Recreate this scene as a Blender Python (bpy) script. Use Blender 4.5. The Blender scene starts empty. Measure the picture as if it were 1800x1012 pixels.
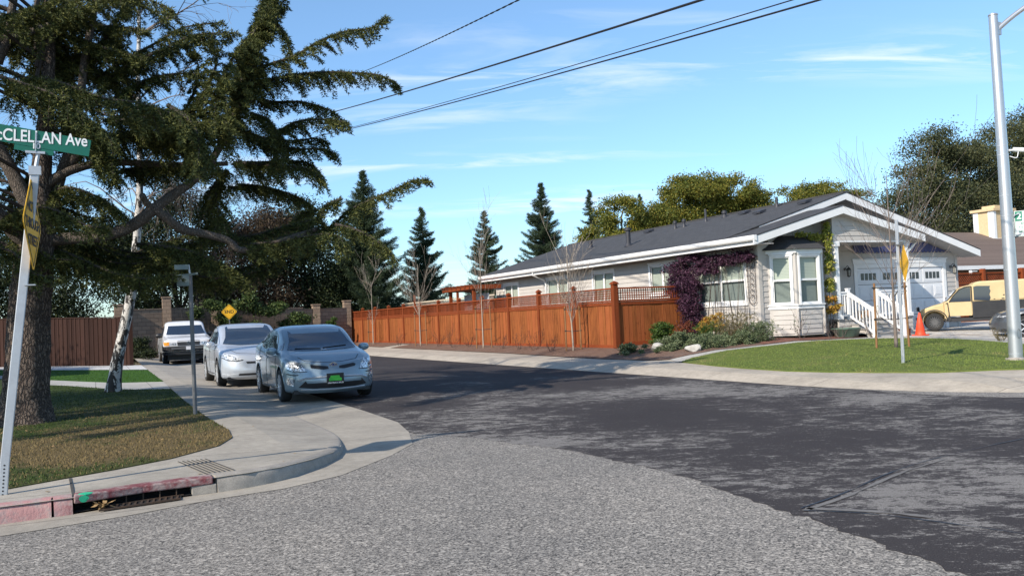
import bpy, bmesh, math, random
import numpy as np
from mathutils import Vector, Matrix
from mathutils.bvhtree import BVHTree
R = math.radians
SC = bpy.context.scene
COL = SC.collection

# ------------------------------------------------------------------ camera
cam_d = bpy.data.cameras.new('camera')
cam = bpy.data.objects.new('camera', cam_d); COL.objects.link(cam)
cam_d.sensor_width = 36.0; cam_d.lens = 36.0*1550/1800
cam_d.clip_start = 0.1; cam_d.clip_end = 3000
cam.matrix_world = Matrix(((0.90268519, 0.0265102, -0.42948418, 0),
                           (-0.42794943, -0.04890851, -0.90247839, 0),
                           (-0.04493031, 0.99845138, -0.03280396, 1.5),
                           (0, 0, 0, 1)))
SC.camera = cam

# ------------------------------------------------------------------ sky and sun
SUN_EL, SUN_AZ = R(33), R(22)        # light travels towards +X, turned 22 degrees to +Y
world = bpy.data.worlds.new('World'); SC.world = world; world.use_nodes = True
wn = world.node_tree; wn.nodes.clear()
w_out = wn.nodes.new('ShaderNodeOutputWorld'); w_bg = wn.nodes.new('ShaderNodeBackground')
sky = wn.nodes.new('ShaderNodeTexSky'); sky.sky_type = 'NISHITA'; sky.sun_disc = False
sky.sun_elevation = SUN_EL; sky.sun_rotation = R(180+68); sky.air_density = 1.0; sky.dust_density = 0.3; sky.ozone_density = 3.5
w_bg.inputs['Strength'].default_value = 0.15
# thin cirrus streaks mixed over the sky, fixed to directions in the world
tc = wn.nodes.new('ShaderNodeTexCoord'); sep = wn.nodes.new('ShaderNodeSeparateXYZ'); wn.links.new(tc.outputs['Generated'], sep.inputs[0])
def wmath(op, a, b=None, c=None):
    n = wn.nodes.new('ShaderNodeMath'); n.operation = op
    for i, v in enumerate((a, b, c)):
        if v is None: continue
        if isinstance(v, (int, float)): n.inputs[i].default_value = v
        else: wn.links.new(v, n.inputs[i])
    return n.outputs[0]
zc = wmath('MAXIMUM', sep.outputs[2], 0.03)
zc = wmath('ADD', zc, 0.12)
cu = wmath('DIVIDE', sep.outputs[0], zc); cv = wmath('DIVIDE', sep.outputs[1], zc)
cmb = wn.nodes.new('ShaderNodeCombineXYZ')
wn.links.new(wmath('ADD', wmath('MULTIPLY', cu, 0.55), wmath('MULTIPLY', cv, -0.25)), cmb.inputs[0])
wn.links.new(wmath('ADD', wmath('MULTIPLY', cu, 0.9), wmath('MULTIPLY', cv, 1.9)), cmb.inputs[1])
nz1 = wn.nodes.new('ShaderNodeTexNoise'); nz1.inputs['Scale'].default_value = 0.55; nz1.inputs['Detail'].default_value = 3; nz1.inputs['Distortion'].default_value = 0.4
nz2 = wn.nodes.new('ShaderNodeTexNoise'); nz2.inputs['Scale'].default_value = 2.6; nz2.inputs['Detail'].default_value = 8; nz2.inputs['Roughness'].default_value = 0.62; nz2.inputs['Distortion'].default_value = 0.7
wn.links.new(cmb.outputs[0], nz1.inputs['Vector']); wn.links.new(cmb.outputs[0], nz2.inputs['Vector'])
r1 = wn.nodes.new('ShaderNodeMapRange'); r1.inputs[1].default_value = 0.50; r1.inputs[2].default_value = 0.72; wn.links.new(nz1.outputs[0], r1.inputs[0])
r2 = wn.nodes.new('ShaderNodeMapRange'); r2.inputs[1].default_value = 0.46; r2.inputs[2].default_value = 0.78; wn.links.new(nz2.outputs[0], r2.inputs[0])
cl = wmath('MULTIPLY', r1.outputs[0], r2.outputs[0]); cl = wmath('MINIMUM', wmath('MULTIPLY', cl, 2.4), 0.62)
mixc = wn.nodes.new('ShaderNodeMixRGB'); mixc.inputs[2].default_value = (5.6, 6.0, 6.5, 1)
hs = wn.nodes.new('ShaderNodeMixRGB'); hs.blend_type = 'MULTIPLY'; hs.inputs[0].default_value = 1.0; 
hm = wn.nodes.new('ShaderNodeMixRGB'); hm.inputs[1].default_value = (0.74, 0.90, 1.02, 1); hm.inputs[2].default_value = (1.0, 1.10, 1.12, 1)
hr = wn.nodes.new('ShaderNodeMapRange'); hr.inputs[1].default_value = 0.0; hr.inputs[2].default_value = 0.34; wn.links.new(sep.outputs[2], hr.inputs[0]); wn.links.new(hr.outputs[0], hm.inputs[0]); wn.links.new(hm.outputs[0], hs.inputs[2])
wn.links.new(sky.outputs[0], hs.inputs[1]); wn.links.new(cl, mixc.inputs[0]); wn.links.new(hs.outputs[0], mixc.inputs[1])
wn.links.new(mixc.outputs[0], w_bg.inputs[0]); wn.links.new(w_bg.outputs[0], w_out.inputs[0])

sun_d = bpy.data.lights.new('sun', 'SUN'); sun = bpy.data.objects.new('sun', sun_d); COL.objects.link(sun)
sun_d.energy = 5.0; sun_d.angle = R(0.6); sun_d.color = (1.0, 0.91, 0.79)
ld = Vector((math.cos(SUN_AZ)*math.cos(SUN_EL), math.sin(SUN_AZ)*math.cos(SUN_EL), -math.sin(SUN_EL)))
sun.rotation_euler = ld.to_track_quat('-Z', 'Y').to_euler(); sun.location = (-20, -10, 30)
SC.view_settings.view_transform = 'Standard'; SC.view_settings.look = 'None'; SC.view_settings.exposure = 0.36; SC.view_settings.gamma = 1.0
SC.render.engine = 'CYCLES'
SC.cycles.max_bounces = 6; SC.cycles.diffuse_bounces = 3; SC.cycles.transparent_max_bounces = 8

# ------------------------------------------------------------------ ground height
def smooth(a, b, x):
    t = min(1.0, max(0.0, (x-a)/(b-a))); return t*t*(3-2*t)
YE = [-40, -5, 0, 3, 5, 7, 8.85, 10, 11.5, 13, 20, 60, 200]; XE = [300, 60, 30, 22, 17.5, 14.6, 12.75, 12.05, 11.72, 11.63, 11.6, 11.5, 11.5]
def edge_x(Y): return float(np.interp(Y, YE, XE))
def hz(X, Y):
    q = X-edge_x(Y)+11.6
    z = float(np.interp(q, [11.6, 11.75, 12.2, 13.6, 15, 18, 22, 40], [0, .03, .12, .17, .36, .50, .42, .40]))
    z -= .034*min(9, max(0, 21-Y))*smooth(12.5, 18, q)
    r = .1*smooth(14, 25, Y)+.05*smooth(25, 45, Y)
    return z+r*(1-smooth(4, 11, X))

# ------------------------------------------------------------------ materials
class NT:
    def __init__(s, name):
        s.m = bpy.data.materials.new(name); s.m.use_nodes = True; s.t = s.m.node_tree
        s.b = s.t.nodes['Principled BSDF']; s.out = s.t.nodes['Material Output']
    def n(s, typ, **kw):
        x = s.t.nodes.new(typ)
        for k, v in kw.items():
            if k.startswith('i_'):
                key = k[2:]; key = int(key) if key.isdigit() else key.replace('_', ' ')
                s.put(x.inputs[key], v)
            else: setattr(x, k, v)
        return x
    def put(s, inp, v):
        if isinstance(v, bpy.types.NodeSocket): s.t.links.new(v, inp)
        elif isinstance(v, bpy.types.Node): s.t.links.new(v.outputs[0], inp)
        elif isinstance(v, (tuple, list)) and len(v) == 3 and inp.type == 'RGBA': inp.default_value = (*v, 1)
        else: inp.default_value = v
    def pos(s): return s.n('ShaderNodeNewGeometry').outputs['Position']
    def obj(s): return s.n('ShaderNodeTexCoord').outputs['Object']
    def scale(s, vec, sc): return s.n('ShaderNodeVectorMath', operation='MULTIPLY', i_0=vec, i_1=sc).outputs[0]
    def noise(s, vec, scale, detail=4, rough=.55, dist=0): return s.n('ShaderNodeTexNoise', i_Vector=vec, i_Scale=scale, i_Detail=detail, i_Roughness=rough, i_Distortion=dist).outputs[0]
    def math(s, op, a, b=0.0, c=0.0): return s.n('ShaderNodeMath', operation=op, i_0=a, i_1=b, i_2=c).outputs[0]
    def rng(s, v, a, b, c=0.0, d=1.0): return s.n('ShaderNodeMapRange', i_0=v, i_1=a, i_2=b, i_3=c, i_4=d).outputs[0]
    def mix(s, f, a, b):
        x = s.n('ShaderNodeMixRGB'); s.put(x.inputs[0], f); s.put(x.inputs[1], a); s.put(x.inputs[2], b); return x.outputs[0]
    def mul(s, f, a, b):
        x = s.n('ShaderNodeMixRGB', blend_type='MULTIPLY'); s.put(x.inputs[0], f); s.put(x.inputs[1], a); s.put(x.inputs[2], b); return x.outputs[0]
    def bump(s, h, strength=.3, dist=.01):
        x = s.n('ShaderNodeBump', i_Height=h, i_Strength=strength, i_Distance=dist); s.t.links.new(x.outputs[0], s.b.inputs['Normal'])
    def base(s, c): s.put(s.b.inputs['Base Color'], c)
    def set(s, **kw):
        for k, v in kw.items(): s.put(s.b.inputs[k.replace('_', ' ')], v)
        return s
def pm(name, c1, c2=None, scale=6, rough=.7, bump=.15, bdist=.004, metallic=0, spec=.5, coat=0, stretch=(1, 1, 1), fine=60):
    """painted / plain surface: two tones of noise, fine bump, varied roughness"""
    t = NT(name); v = t.scale(t.obj(), stretch)
    c2 = c2 or tuple(x*.82 for x in c1)
    n1 = t.noise(v, scale, 5, .6)
    t.base(t.mix(t.rng(n1, .3, .7), c1, c2))
    t.set(Roughness=t.rng(n1, .2, .8, max(0, rough-.06), min(1, rough+.08)), Metallic=float(metallic))
    t.b.inputs['Specular IOR Level'].default_value = spec
    t.b.inputs['Coat Weight'].default_value = coat; t.b.inputs['Coat Roughness'].default_value = .04
    if bump: t.bump(t.noise(v, fine, 3), bump, bdist)
    return t.m
M = {}
def leafmat(name, a, b, c=None, trans=.3, clump=1.2, rough=.6):
    t = NT(name); g = t.n('ShaderNodeNewGeometry')
    f = t.noise(g.outputs['Position'], clump, 2)
    col = t.mix(t.rng(f, .35, .65), a, b)
    if c: col = t.mix(t.rng(g.outputs['Random Per Island'], .55, 1.0), col, c)
    col = t.mul(.5, col, t.n('ShaderNodeCombineXYZ', i_0=t.rng(g.outputs['Random Per Island'], 0, 1, .5, 1.3), i_1=t.rng(g.outputs['Random Per Island'], 0, 1, .5, 1.3), i_2=t.rng(g.outputs['Random Per Island'], 0, 1, .5, 1.3)).outputs[0])
    t.base(col); t.set(Roughness=rough); t.b.inputs['Specular IOR Level'].default_value = .3
    tr = t.n('ShaderNodeBsdfTranslucent', i_Color=col)
    mx = t.n('ShaderNodeMixShader', i_0=trans, i_1=t.b.outputs[0], i_2=tr.outputs[0])
    t.t.links.new(mx.outputs[0], t.out.inputs[0])
    return t.m
def concrete(name, c=(.36, .34, .30), joint=None, spot=.5):
    t = NT(name); p = t.pos()
    n1 = t.noise(p, .9, 6, .65); n2 = t.noise(p, 9, 5, .6); n3 = t.noise(p, 120, 2, .6)
    col = t.mix(t.rng(n1, .3, .72), tuple(x*1.1 for x in c), tuple(x*.72 for x in c))
    col = t.mul(.45, col, t.mix(t.rng(n2, .35, .7), (1.1, 1.08, 1.05), (.6, .58, .56)))
    col = t.mul(.35, col, t.mix(t.rng(n3, .35, .65), (1.25, 1.25, 1.25), (.55, .55, .55)))
    if joint:
        axis, pitch, off = joint
        s = t.n('ShaderNodeSeparateXYZ', i_0=p).outputs[axis]
        fr = t.math('FRACT', t.math('DIVIDE', t.math('ADD', s, off), pitch))
        ln = t.math('LESS_THAN', fr, .014/pitch)
        col = t.mix(t.math('MULTIPLY', ln, .8), col, (.07, .06, .05))
    t.base(col); t.set(Roughness=.9); t.bump(t.math('ADD', t.noise(p, 70, 3), t.math('MULTIPLY', n2, .6)), .35, .006)
    return t.m

# ------------------------------------------------------------------ mesh building
def wroot(o):
    v = Vector((0, 0, 0))
    while o is not None: v += o.location; o = o.parent
    return v
def tag(o, label=None, cat=None, group=None, kind=None):
    for k, v in (('label', label), ('category', cat), ('group', group), ('kind', kind)):
        if v: o[k] = v
    return o
def empty(name, loc, label, cat, group=None):
    o = bpy.data.objects.new(name, None); COL.objects.link(o); o.location = loc; o.empty_display_size = .2
    return tag(o, label, cat, group)
def copy_tree(o, parent=None):
    c = o.copy(); COL.objects.link(c); c.parent = parent
    for ch in list(o.children): copy_tree(ch, c)
    return c
class MB:
    def __init__(s): s.v = []; s.f = []
    def add(s, vs, fs):
        k = len(s.v); s.v.extend(tuple(map(float, p)) for p in vs); s.f.extend(tuple(i+k for i in f) for f in fs); return s
    def quad(s, *p): return s.add(p, [tuple(range(len(p)))])
    def hexa(s, p): return s.add(p, [(0, 3, 2, 1), (4, 5, 6, 7), (0, 1, 5, 4), (1, 2, 6, 5), (2, 3, 7, 6), (3, 0, 4, 7)])
    def box(s, x0, x1, y0, y1, z0, z1): return s.hexa([(x0, y0, z0), (x1, y0, z0), (x1, y1, z0), (x0, y1, z0), (x0, y0, z1), (x1, y0, z1), (x1, y1, z1), (x0, y1, z1)])
    def bar(s, a, b, w, h, up=(0, 0, 1)):
        """box beam from a to b, w wide, h tall"""
        a = Vector(a); b = Vector(b); d = (b-a).normalized(); u = Vector(up)
        if abs(d.dot(u)) > .98: u = Vector((0, 1, 0))
        sx = d.cross(u).normalized(); uu = sx.cross(d).normalized(); sx = sx*w/2; uu = uu*h/2
        return s.hexa([a-sx-uu, a+sx-uu, b+sx-uu, b-sx-uu, a-sx+uu, a+sx+uu, b+sx+uu, b-sx+uu])
    def tube(s, path, rad, n=8, caps=True, wob=0, rnd=None):
        P = [Vector(p) for p in path]; m = len(P)
        if not hasattr(rad, '__len__'): rad = [rad]*m
        k = len(s.v); prev = None
        for i, p in enumerate(P):
            d = (P[min(i+1, m-1)]-P[max(i-1, 0)]).normalized()
            if prev is None:
                u = Vector((0, 0, 1)) if abs(d.z) < .9 else Vector((1, 0, 0)); a = d.cross(u).normalized()
            else: a = (prev-d*prev.dot(d)).normalized()
            prev = a; b = d.cross(a)
            for j in range(n):
                t = 2*math.pi*j/n; r = rad[i]*(1+(rnd.uniform(-wob, wob) if wob else 0))
                s.v.append(tuple(p+(a*math.cos(t)+b*math.sin(t))*r))
        for i in range(m-1):
            for j in range(n):
                j2 = (j+1) % n; s.f.append((k+i*n+j, k+i*n+j2, k+(i+1)*n+j2, k+(i+1)*n+j))
        if caps: s.f.append(tuple(k+j for j in reversed(range(n)))); s.f.append(tuple(k+(m-1)*n+j for j in range(n)))
        return s
    def cyl(s, a, b, r, n=16, r2=None): return s.tube([a, b], [r, r if r2 is None else r2], n)
    def lathe(s, prof, c, n=20, axis='z'):
        k = len(s.v); m = len(prof)
        for r, h in prof:
            for j in range(n):
                t = 2*math.pi*j/n; x, y = r*math.cos(t), r*math.sin(t)
                s.v.append((c[0]+x, c[1]+y, c[2]+h) if axis == 'z' else ((c[0]+h, c[1]+x, c[2]+y) if axis == 'x' else (c[0]+x, c[1]+h, c[2]+y)))
        for i in range(m-1):
            for j in range(n):
                j2 = (j+1) % n; s.f.append((k+i*n+j, k+i*n+j2, k+(i+1)*n+j2, k+(i+1)*n+j))
        return s
    def prism(s, poly, d):
        """extrude a 3-D polygon by vector d"""
        n = len(poly); d = Vector(d); k = len(s.v)
        s.v.extend(tuple(map(float, p)) for p in poly); s.v.extend(tuple(Vector(p)+d) for p in poly)
        s.f.append(tuple(k+i for i in reversed(range(n)))); s.f.append(tuple(k+n+i for i in range(n)))
        for i in range(n): s.f.append((k+i, k+(i+1) % n, k+n+(i+1) % n, k+n+i))
        return s
    def build(s, name, mat, parent=None, smooth=False, bevel=0, auto=None, fix=True):
        me = bpy.data.meshes.new(name)
        off = wroot(parent) if parent is not None else Vector((0, 0, 0))
        v = np.array(s.v, dtype=np.float64) - np.array(off)
        me.from_pydata(v.tolist(), [], s.f); 
        if fix:
            bm = bmesh.new(); bm.from_mesh(me); bmesh.ops.recalc_face_normals(bm, faces=bm.faces); bm.to_mesh(me); bm.free()
        if isinstance(mat, str): mat = M[mat]
        me.materials.append(mat)
        if smooth: me.shade_smooth()
        if auto is not None: me.shade_smooth(); me.set_sharp_from_angle(angle=R(auto))
        o = bpy.data.objects.new(name, me); COL.objects.link(o)
        if parent is not None: o.parent = parent
        if bevel:
            b = o.modifiers.new('bevel', 'BEVEL'); b.width = bevel; b.segments = 2; b.limit_method = 'ANGLE'
        return o
def npmesh(name, verts, loops_per, mat, parent=None, nper=3):
    """fast mesh from an (N*nper,3) array: every nper vertices is one face"""
    verts = np.asarray(verts, dtype=np.float32)
    if parent is not None: verts = verts-np.array(wroot(parent), dtype=np.float32)
    n = len(verts); nf = n//nper
    me = bpy.data.meshes.new(name); me.vertices.add(n); me.vertices.foreach_set('co', verts.ravel())
    me.loops.add(n); me.loops.foreach_set('vertex_index', np.arange(n, dtype=np.int32))
    me.polygons.add(nf); me.polygons.foreach_set('loop_start', np.arange(0, n, nper, dtype=np.int32))
    me.update(calc_edges=True); me.validate()
    me.materials.append(M[mat] if isinstance(mat, str) else mat)
    o = bpy.data.objects.new(name, me); COL.objects.link(o)
    if parent is not None: o.parent = parent
    return o
def sheet(name, poly, mat, dz=0.0, step=1.0, zf=hz, label=None, kind='structure', parent=None, skirt=0):
    """polygon laid over the ground heights, cut into a grid"""
    bm = bmesh.new(); vs = [bm.verts.new((x, y, 0)) for x, y in poly]; bm.faces.new(vs)
    xs = [p[0] for p in poly]; ys = [p[1] for p in poly]
    def cuts(a, b, hints):
        c = np.arange(math.floor(a/step)*step, b, step).tolist()+[h for h in hints if a < h < b]; return [x for x in c if a < x < b]
    for ax, cs in ((0, cuts(min(xs), max(xs), [11.6, 11.75, 12.2])), (1, cuts(min(ys), max(ys), []))):
        no = (1, 0, 0) if ax == 0 else (0, 1, 0)
        for c in cs:
            bmesh.ops.bisect_plane(bm, geom=bm.verts[:]+bm.edges[:]+bm.faces[:], plane_co=(c, 0, 0) if ax == 0 else (0, c, 0), plane_no=no)
    bmesh.ops.triangulate(bm, faces=[f for f in bm.faces if len(f.verts) > 4])
    for v in bm.verts: v.co.z = zf(v.co.x, v.co.y)+dz
    bmesh.ops.recalc_face_normals(bm, faces=bm.faces)
    for f in bm.faces:
        if f.normal.z < 0: f.normal_flip()
    if skirt:
        be = [e for e in bm.edges if e.is_boundary]
        r = bmesh.ops.extrude_edge_only(bm, edges=be)
        for v in r['geom']:
            if isinstance(v, bmesh.types.BMVert): v.co.z -= skirt
    me = bpy.data.meshes.new(name); bm.to_mesh(me); bm.free(); me.materials.append(M[mat] if isinstance(mat, str) else mat)
    o = bpy.data.objects.new(name, me); COL.objects.link(o)
    if kind: o['kind'] = kind
    if label: o['label'] = label
    if parent: o.parent = parent
    return o
def inside(poly, x, y):
    c = False; n = len(poly)
    for i in range(n):
        x1, y1 = poly[i]; x2, y2 = poly[(i+1) % n]
        if (y1 > y) != (y2 > y) and x < (x2-x1)*(y-y1)/(y2-y1)+x1: c = not c
    return c
def smoothpath(pts, k=4):
    """Catmull-Rom through the points"""
    P = [Vector(p) for p in pts]; out = []
    for i in range(len(P)-1):
        p0 = P[max(i-1, 0)]; p1 = P[i]; p2 = P[i+1]; p3 = P[min(i+2, len(P)-1)]
        for j in range(k):
            t = j/k; out.append(.5*((2*p1)+(p2-p0)*t+(2*p0-5*p1+4*p2-p3)*t*t+(3*p1-p0-3*p2+p3)*t**3))
    out.append(P[-1]); return out
FONT = None
def text_mesh(body, size, mtx, mat, parent, name='lettering', bold=0.0, ext=.0015, sx=1.0, align='CENTER'):
    cu = bpy.data.curves.new('txt', 'FONT'); cu.body = body; cu.size = size; cu.align_x = align; cu.align_y = 'CENTER'; cu.extrude = ext; cu.offset = bold
    to = bpy.data.objects.new('txt', cu); COL.objects.link(to)
    dg = bpy.context.evaluated_depsgraph_get(); me = bpy.data.meshes.new_from_object(to.evaluated_get(dg))
    bpy.data.objects.remove(to)
    me.transform(Matrix.Diagonal((sx, 1, 1, 1)))
    me.transform(Matrix.Translation(-wroot(parent)) @ mtx)
    me.materials.clear(); me.materials.append(M[mat]); me.name = name
    o = bpy.data.objects.new(name, me); COL.objects.link(o); o.parent = parent
    return o
def face_mtx(c, right, up=(0, 0, 1)):
    """matrix putting text/plates at c with local x = right, local y = up"""
    x = Vector(right).normalized(); y = Vector(up).normalized(); z = x.cross(y).normalized(); y = z.cross(x)
    m = Matrix((x, y, z)).transposed().to_4x4(); m.translation = Vector(c); return m
# ================================================================== materials of the setting
def mk_asphalt():
    t = NT('dark_asphalt'); p = t.pos(); s = t.n('ShaderNodeSeparateXYZ', i_0=p); X, Y = s.outputs[0], s.outputs[1]
    # the worn streaks run across the street, roughly along the joint with the side street
    u = t.math('ADD', t.math('MULTIPLY', X, .88), t.math('MULTIPLY', Y, -.47)); v = t.math('ADD', t.math('MULTIPLY', X, .47), t.math('MULTIPLY', Y, .88))
    st = t.n('ShaderNodeCombineXYZ', i_0=u, i_1=t.math('MULTIPLY', v, 1.7), i_2=0.0).outputs[0]
    big = t.noise(p, .33, 4, .6); mid = t.noise(st, 3.2, 14, .80); fine = t.noise(st, 20, 6, .8); grit = t.noise(p, 110, 2, .6)
    far = t.rng(Y, 14, 22, 0.0, .10)
    m_ = t.math('SUBTRACT', t.math('ADD', t.math('MULTIPLY', big, .55), t.math('ADD', t.math('MULTIPLY', mid, .75), t.math('MULTIPLY', fine, .45))), far)
    worn = t.rng(m_, .895, .935)
    c = t.mix(t.rng(big, .3, .7), (.035, .030, .030), (.049, .043, .042))
    c = t.mul(.5, c, t.mix(t.rng(grit, .4, .6), (1.7, 1.7, 1.7), (.4, .4, .4)))
    c = t.mix(t.math('MULTIPLY', worn, .8), c, t.mix(t.rng(grit, .4, .6), (.34, .32, .29), (.11, .10, .095)))
    c = t.mix(t.math('MULTIPLY', t.math('GREATER_THAN', t.noise(p, 46, 1, .5), .745), .7), c, (.35, .33, .29))
    t.base(c); t.set(Roughness=.92); t.b.inputs['Specular IOR Level'].default_value = .18
    t.bump(t.math('ADD', grit, t.math('MULTIPLY', fine, .5)), .4, .006); return t.m
def mk_chip():
    t = NT('grey_chip_seal'); p = t.pos()
    v = t.n('ShaderNodeTexVoronoi', i_Vector=p, i_Scale=95.0); v2 = t.n('ShaderNodeTexVoronoi', i_Vector=p, i_Scale=52.0)
    col = t.n('ShaderNodeSeparateXYZ', i_0=v.outputs['Color']).outputs[0]; col2 = t.n('ShaderNodeSeparateXYZ', i_0=v2.outputs['Color']).outputs[0]
    big = t.noise(p, .6, 5, .65)
    s = t.math('ADD', t.math('MULTIPLY', col, .78), t.math('MULTIPLY', col2, .22))
    c = t.mix(t.rng(s, .12, .88), (.035, .032, .029), (.36, .33, .29))
    c = t.mix(t.math('MULTIPLY', t.math('GREATER_THAN', col2, .93), .6), c, (.50, .46, .40))
    c = t.mul(.7, c, t.mix(t.rng(big, .3, .7), (1.15, 1.12, 1.08), (.74, .74, .74)))
    stain = t.noise(p, 1.7, 3, .5)
    c = t.mul(t.rng(stain, .66, .76, 0, .45), c, (.35, .35, .36))
    t.base(c); t.set(Roughness=.9); t.bump(t.math('ADD', v.outputs['Distance'], t.math('MULTIPLY', v2.outputs['Distance'], .6)), .35, .006); return t.m
def mk_soil(name, a, b, c, sc=30):
    t = NT(name); p = t.pos(); v = t.n('ShaderNodeTexVoronoi', i_Vector=t.scale(p, (1, 1, 1)), i_Scale=float(sc)); r = t.n('ShaderNodeSeparateXYZ', i_0=v.outputs['Color']).outputs[0]
    n = t.noise(p, 1.3, 5)
    col = t.mix(r, a, b); col = t.mix(t.rng(n, .5, .75), col, c); t.base(col); t.set(Roughness=.95)
    t.bump(t.math('ADD', r, t.noise(p, 60, 3)), .8, .02); return t.m
def mk_grass(name, g1, g2, dry, lo, hi, ydry=None):
    t = NT(name); p = t.pos(); n = t.noise(p, .55, 5, .6); f = t.noise(p, 45, 3, .7); m2 = t.noise(p, 3.0, 4, .6)
    col = t.mix(t.rng(m2, .35, .65), g1, g2)
    fac = t.rng(t.math('ADD', n, t.math('MULTIPLY', m2, .35)), lo, hi)
    if ydry:
        y = t.n('ShaderNodeSeparateXYZ', i_0=p).outputs[1]
        fac = t.math('MINIMUM', t.math('MULTIPLY', fac, t.math('MULTIPLY', t.rng(y, ydry[1], ydry[0], 0.0, 1.5), t.rng(y, 9.9, 10.9, .25, 1.0))), 1.0)
    col = t.mix(fac, col, dry)
    col = t.mul(.6, col, t.mix(t.rng(f, .3, .7), (.45, .45, .45), (1.4, 1.4, 1.4)))
    t.base(col); t.set(Roughness=.9); t.b.inputs['Specular IOR Level'].default_value = .15; t.bump(f, .6, .02); return t.m
M['asphalt'] = mk_asphalt(); M['chip'] = mk_chip()
M['conc_walk'] = concrete('sidewalk_concrete', (.37, .335, .28), (1, 1.52, .3))
M['conc_apron'] = concrete('gutter_concrete', (.36, .325, .27), (1, 3.05, .9))
M['conc_right'] = concrete('right_gutter_concrete', (.44, .385, .31), (1, 3.05, 0))
M['conc_kerb'] = concrete('kerb_concrete', (.33, .30, .26))
M['conc_path'] = concrete('path_concrete', (.44, .42, .38), (0, 1.2, 0))
M['conc_white'] = concrete('pale_concrete', (.58, .57, .55), (0, 1.3, .2))
M['mulch'] = mk_soil('mulch', (.10, .05, .03), (.21, .125, .085), (.17, .11, .08))
M['bark_red'] = mk_soil('red_bark', (.12, .045, .028), (.27, .11, .07), (.16, .07, .045), 26)
M['driveway'] = mk_soil('stone_driveway', (.46, .43, .38), (.62, .59, .54), (.30, .22, .16), 3.2)
M['soil'] = mk_soil('dry_ground', (.13, .11, .07), (.22, .18, .12), (.09, .10, .04), 8)
M['grass_l'] = mk_grass('worn_lawn', (.030, .048, .012), (.046, .062, .017), (.125, .092, .042), .50, .72, (10.2, 19.5))
M['grass_r'] = mk_grass('green_lawn', (.095, .130, .028), (.125, .150, .036), (.17, .16, .06), .72, 1.05)
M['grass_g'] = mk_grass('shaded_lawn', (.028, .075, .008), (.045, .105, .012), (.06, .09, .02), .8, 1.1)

# ================================================================== setting
g = sheet('ground', [(-900, -900), (900, -900), (900, 900), (-900, 900)], 'soil', -.03, 1e9, lambda x, y: 0.0)
_j = random.Random(77); _e = [(4.45, -12), (4.45, 0), (4.2, 3.3), (4.5, 4.8), (4.78, 7.0), (4.72, 8.6), (4.25, 10.4), (3.75, 11.6)]
_J = []
for _i in range(len(_e)-1):
    _n = 4 if _i == 0 else 22
    for _k in range(_n): _J.append((_e[_i][0]+(_e[_i+1][0]-_e[_i][0])*_k/_n+_j.gauss(0, .022), _e[_i][1]+(_e[_i+1][1]-_e[_i][1])*_k/_n))
STREET = _J+[(3.4, 11.7), (3.5, 15), (3.5, 30), (3.5, 57), (11.5, 57), (11.5, 40), (11.6, 20), (11.63, 13), (11.72, 11.5), (12.05, 10), (12.75, 8.85), (14.6, 7), (17.5, 5), (22, 3), (30, 0), (60, -5), (60, -12)]
sheet('street', STREET, 'asphalt', 0.0, 1.5)
SIDE = [(-60, -12), (4.9, -12), (4.9, 7.8), (4.0, 12.1), (3.5, 11.7), (2.8, 9.9), (2.1, 9.0), (1.5, 8.6), (.9, 8.5), (0.2, 8.3), (-.69, 8.1), (-4, 7.8), (-60, 4.8)]
sheet('side_street', SIDE, 'chip', -.002, 2.0)
# gutter apron on the left
LIP = [(3.0, 60), (3.0, 14.2), (2.98, 12.4), (2.86, 11.4), (2.63, 10.43), (2.38, 9.8), (2.03, 9.3), (1.63, 8.88), (1.29, 8.70), (.94, 8.62), (.36, 8.58), (-.19, 8.42), (-.82, 8.36), (-4, 8.0), (-60, 5.0)]
GUT = [(4.0, 60), (4.17, 15), (4.09, 12.8), (3.83, 11.5), (3.50, 10.4), (3.0, 9.67), (2.19, 8.76), (1.57, 8.42), (.92, 8.30), (0.2, 8.05), (-.69, 7.87), (-4, 7.5), (-60, 4.5)]
sheet('gutter_apron', LIP+GUT[::-1], 'conc_apron', .002, 1.0)
LAWN_EDGE = [(1.9, 57), (1.75, 45), (1.62, 30), (1.55, 18), (1.58, 14.5), (1.63, 12.6), (1.55, 11.7), (1.30, 11.0), (.72, 10.3), (.15, 9.9), (-.24, 9.68), (-.8, 9.35), (-4, 8.95), (-60, 6.0)]
def lip_h(y): return .15-.135*min(1.0, max(0.0, (y-8.7)/2.9))      # the kerb sinks flush as it rounds the corner
_LP = [Vector((a, b, 0)) for a, b in LIP]
def hz_walk(x, y):
    q = Vector((x, y, 0)); d = 1e9
    for i in range(len(_LP)-1):
        a, b = _LP[i], _LP[i+1]; ab = b-a; t_ = min(1, max(0, (q-a).dot(ab)/ab.length_squared)); d = min(d, (a+ab*t_-q).length)
    w = smooth(0.02, 1.1, d)
    return hz(x, y)+(lip_h(y)-.012)*(1-w)+.13*w
LIPW = [(2.997, 60), (2.997, 14.2), (2.975, 12.4), (2.855, 11.4), (2.62, 10.43), (2.37, 9.81), (2.03, 9.31), (1.63, 8.89), (1.29, 8.71), (.94, 8.63), (.36, 8.59), (-.19, 8.43), (-.82, 8.37), (-4, 8.01), (-60, 5.01)]
sheet('sidewalk', LAWN_EDGE+LIPW[::-1], 'conc_walk', 0.0, 1.0, hz_walk)
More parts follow.
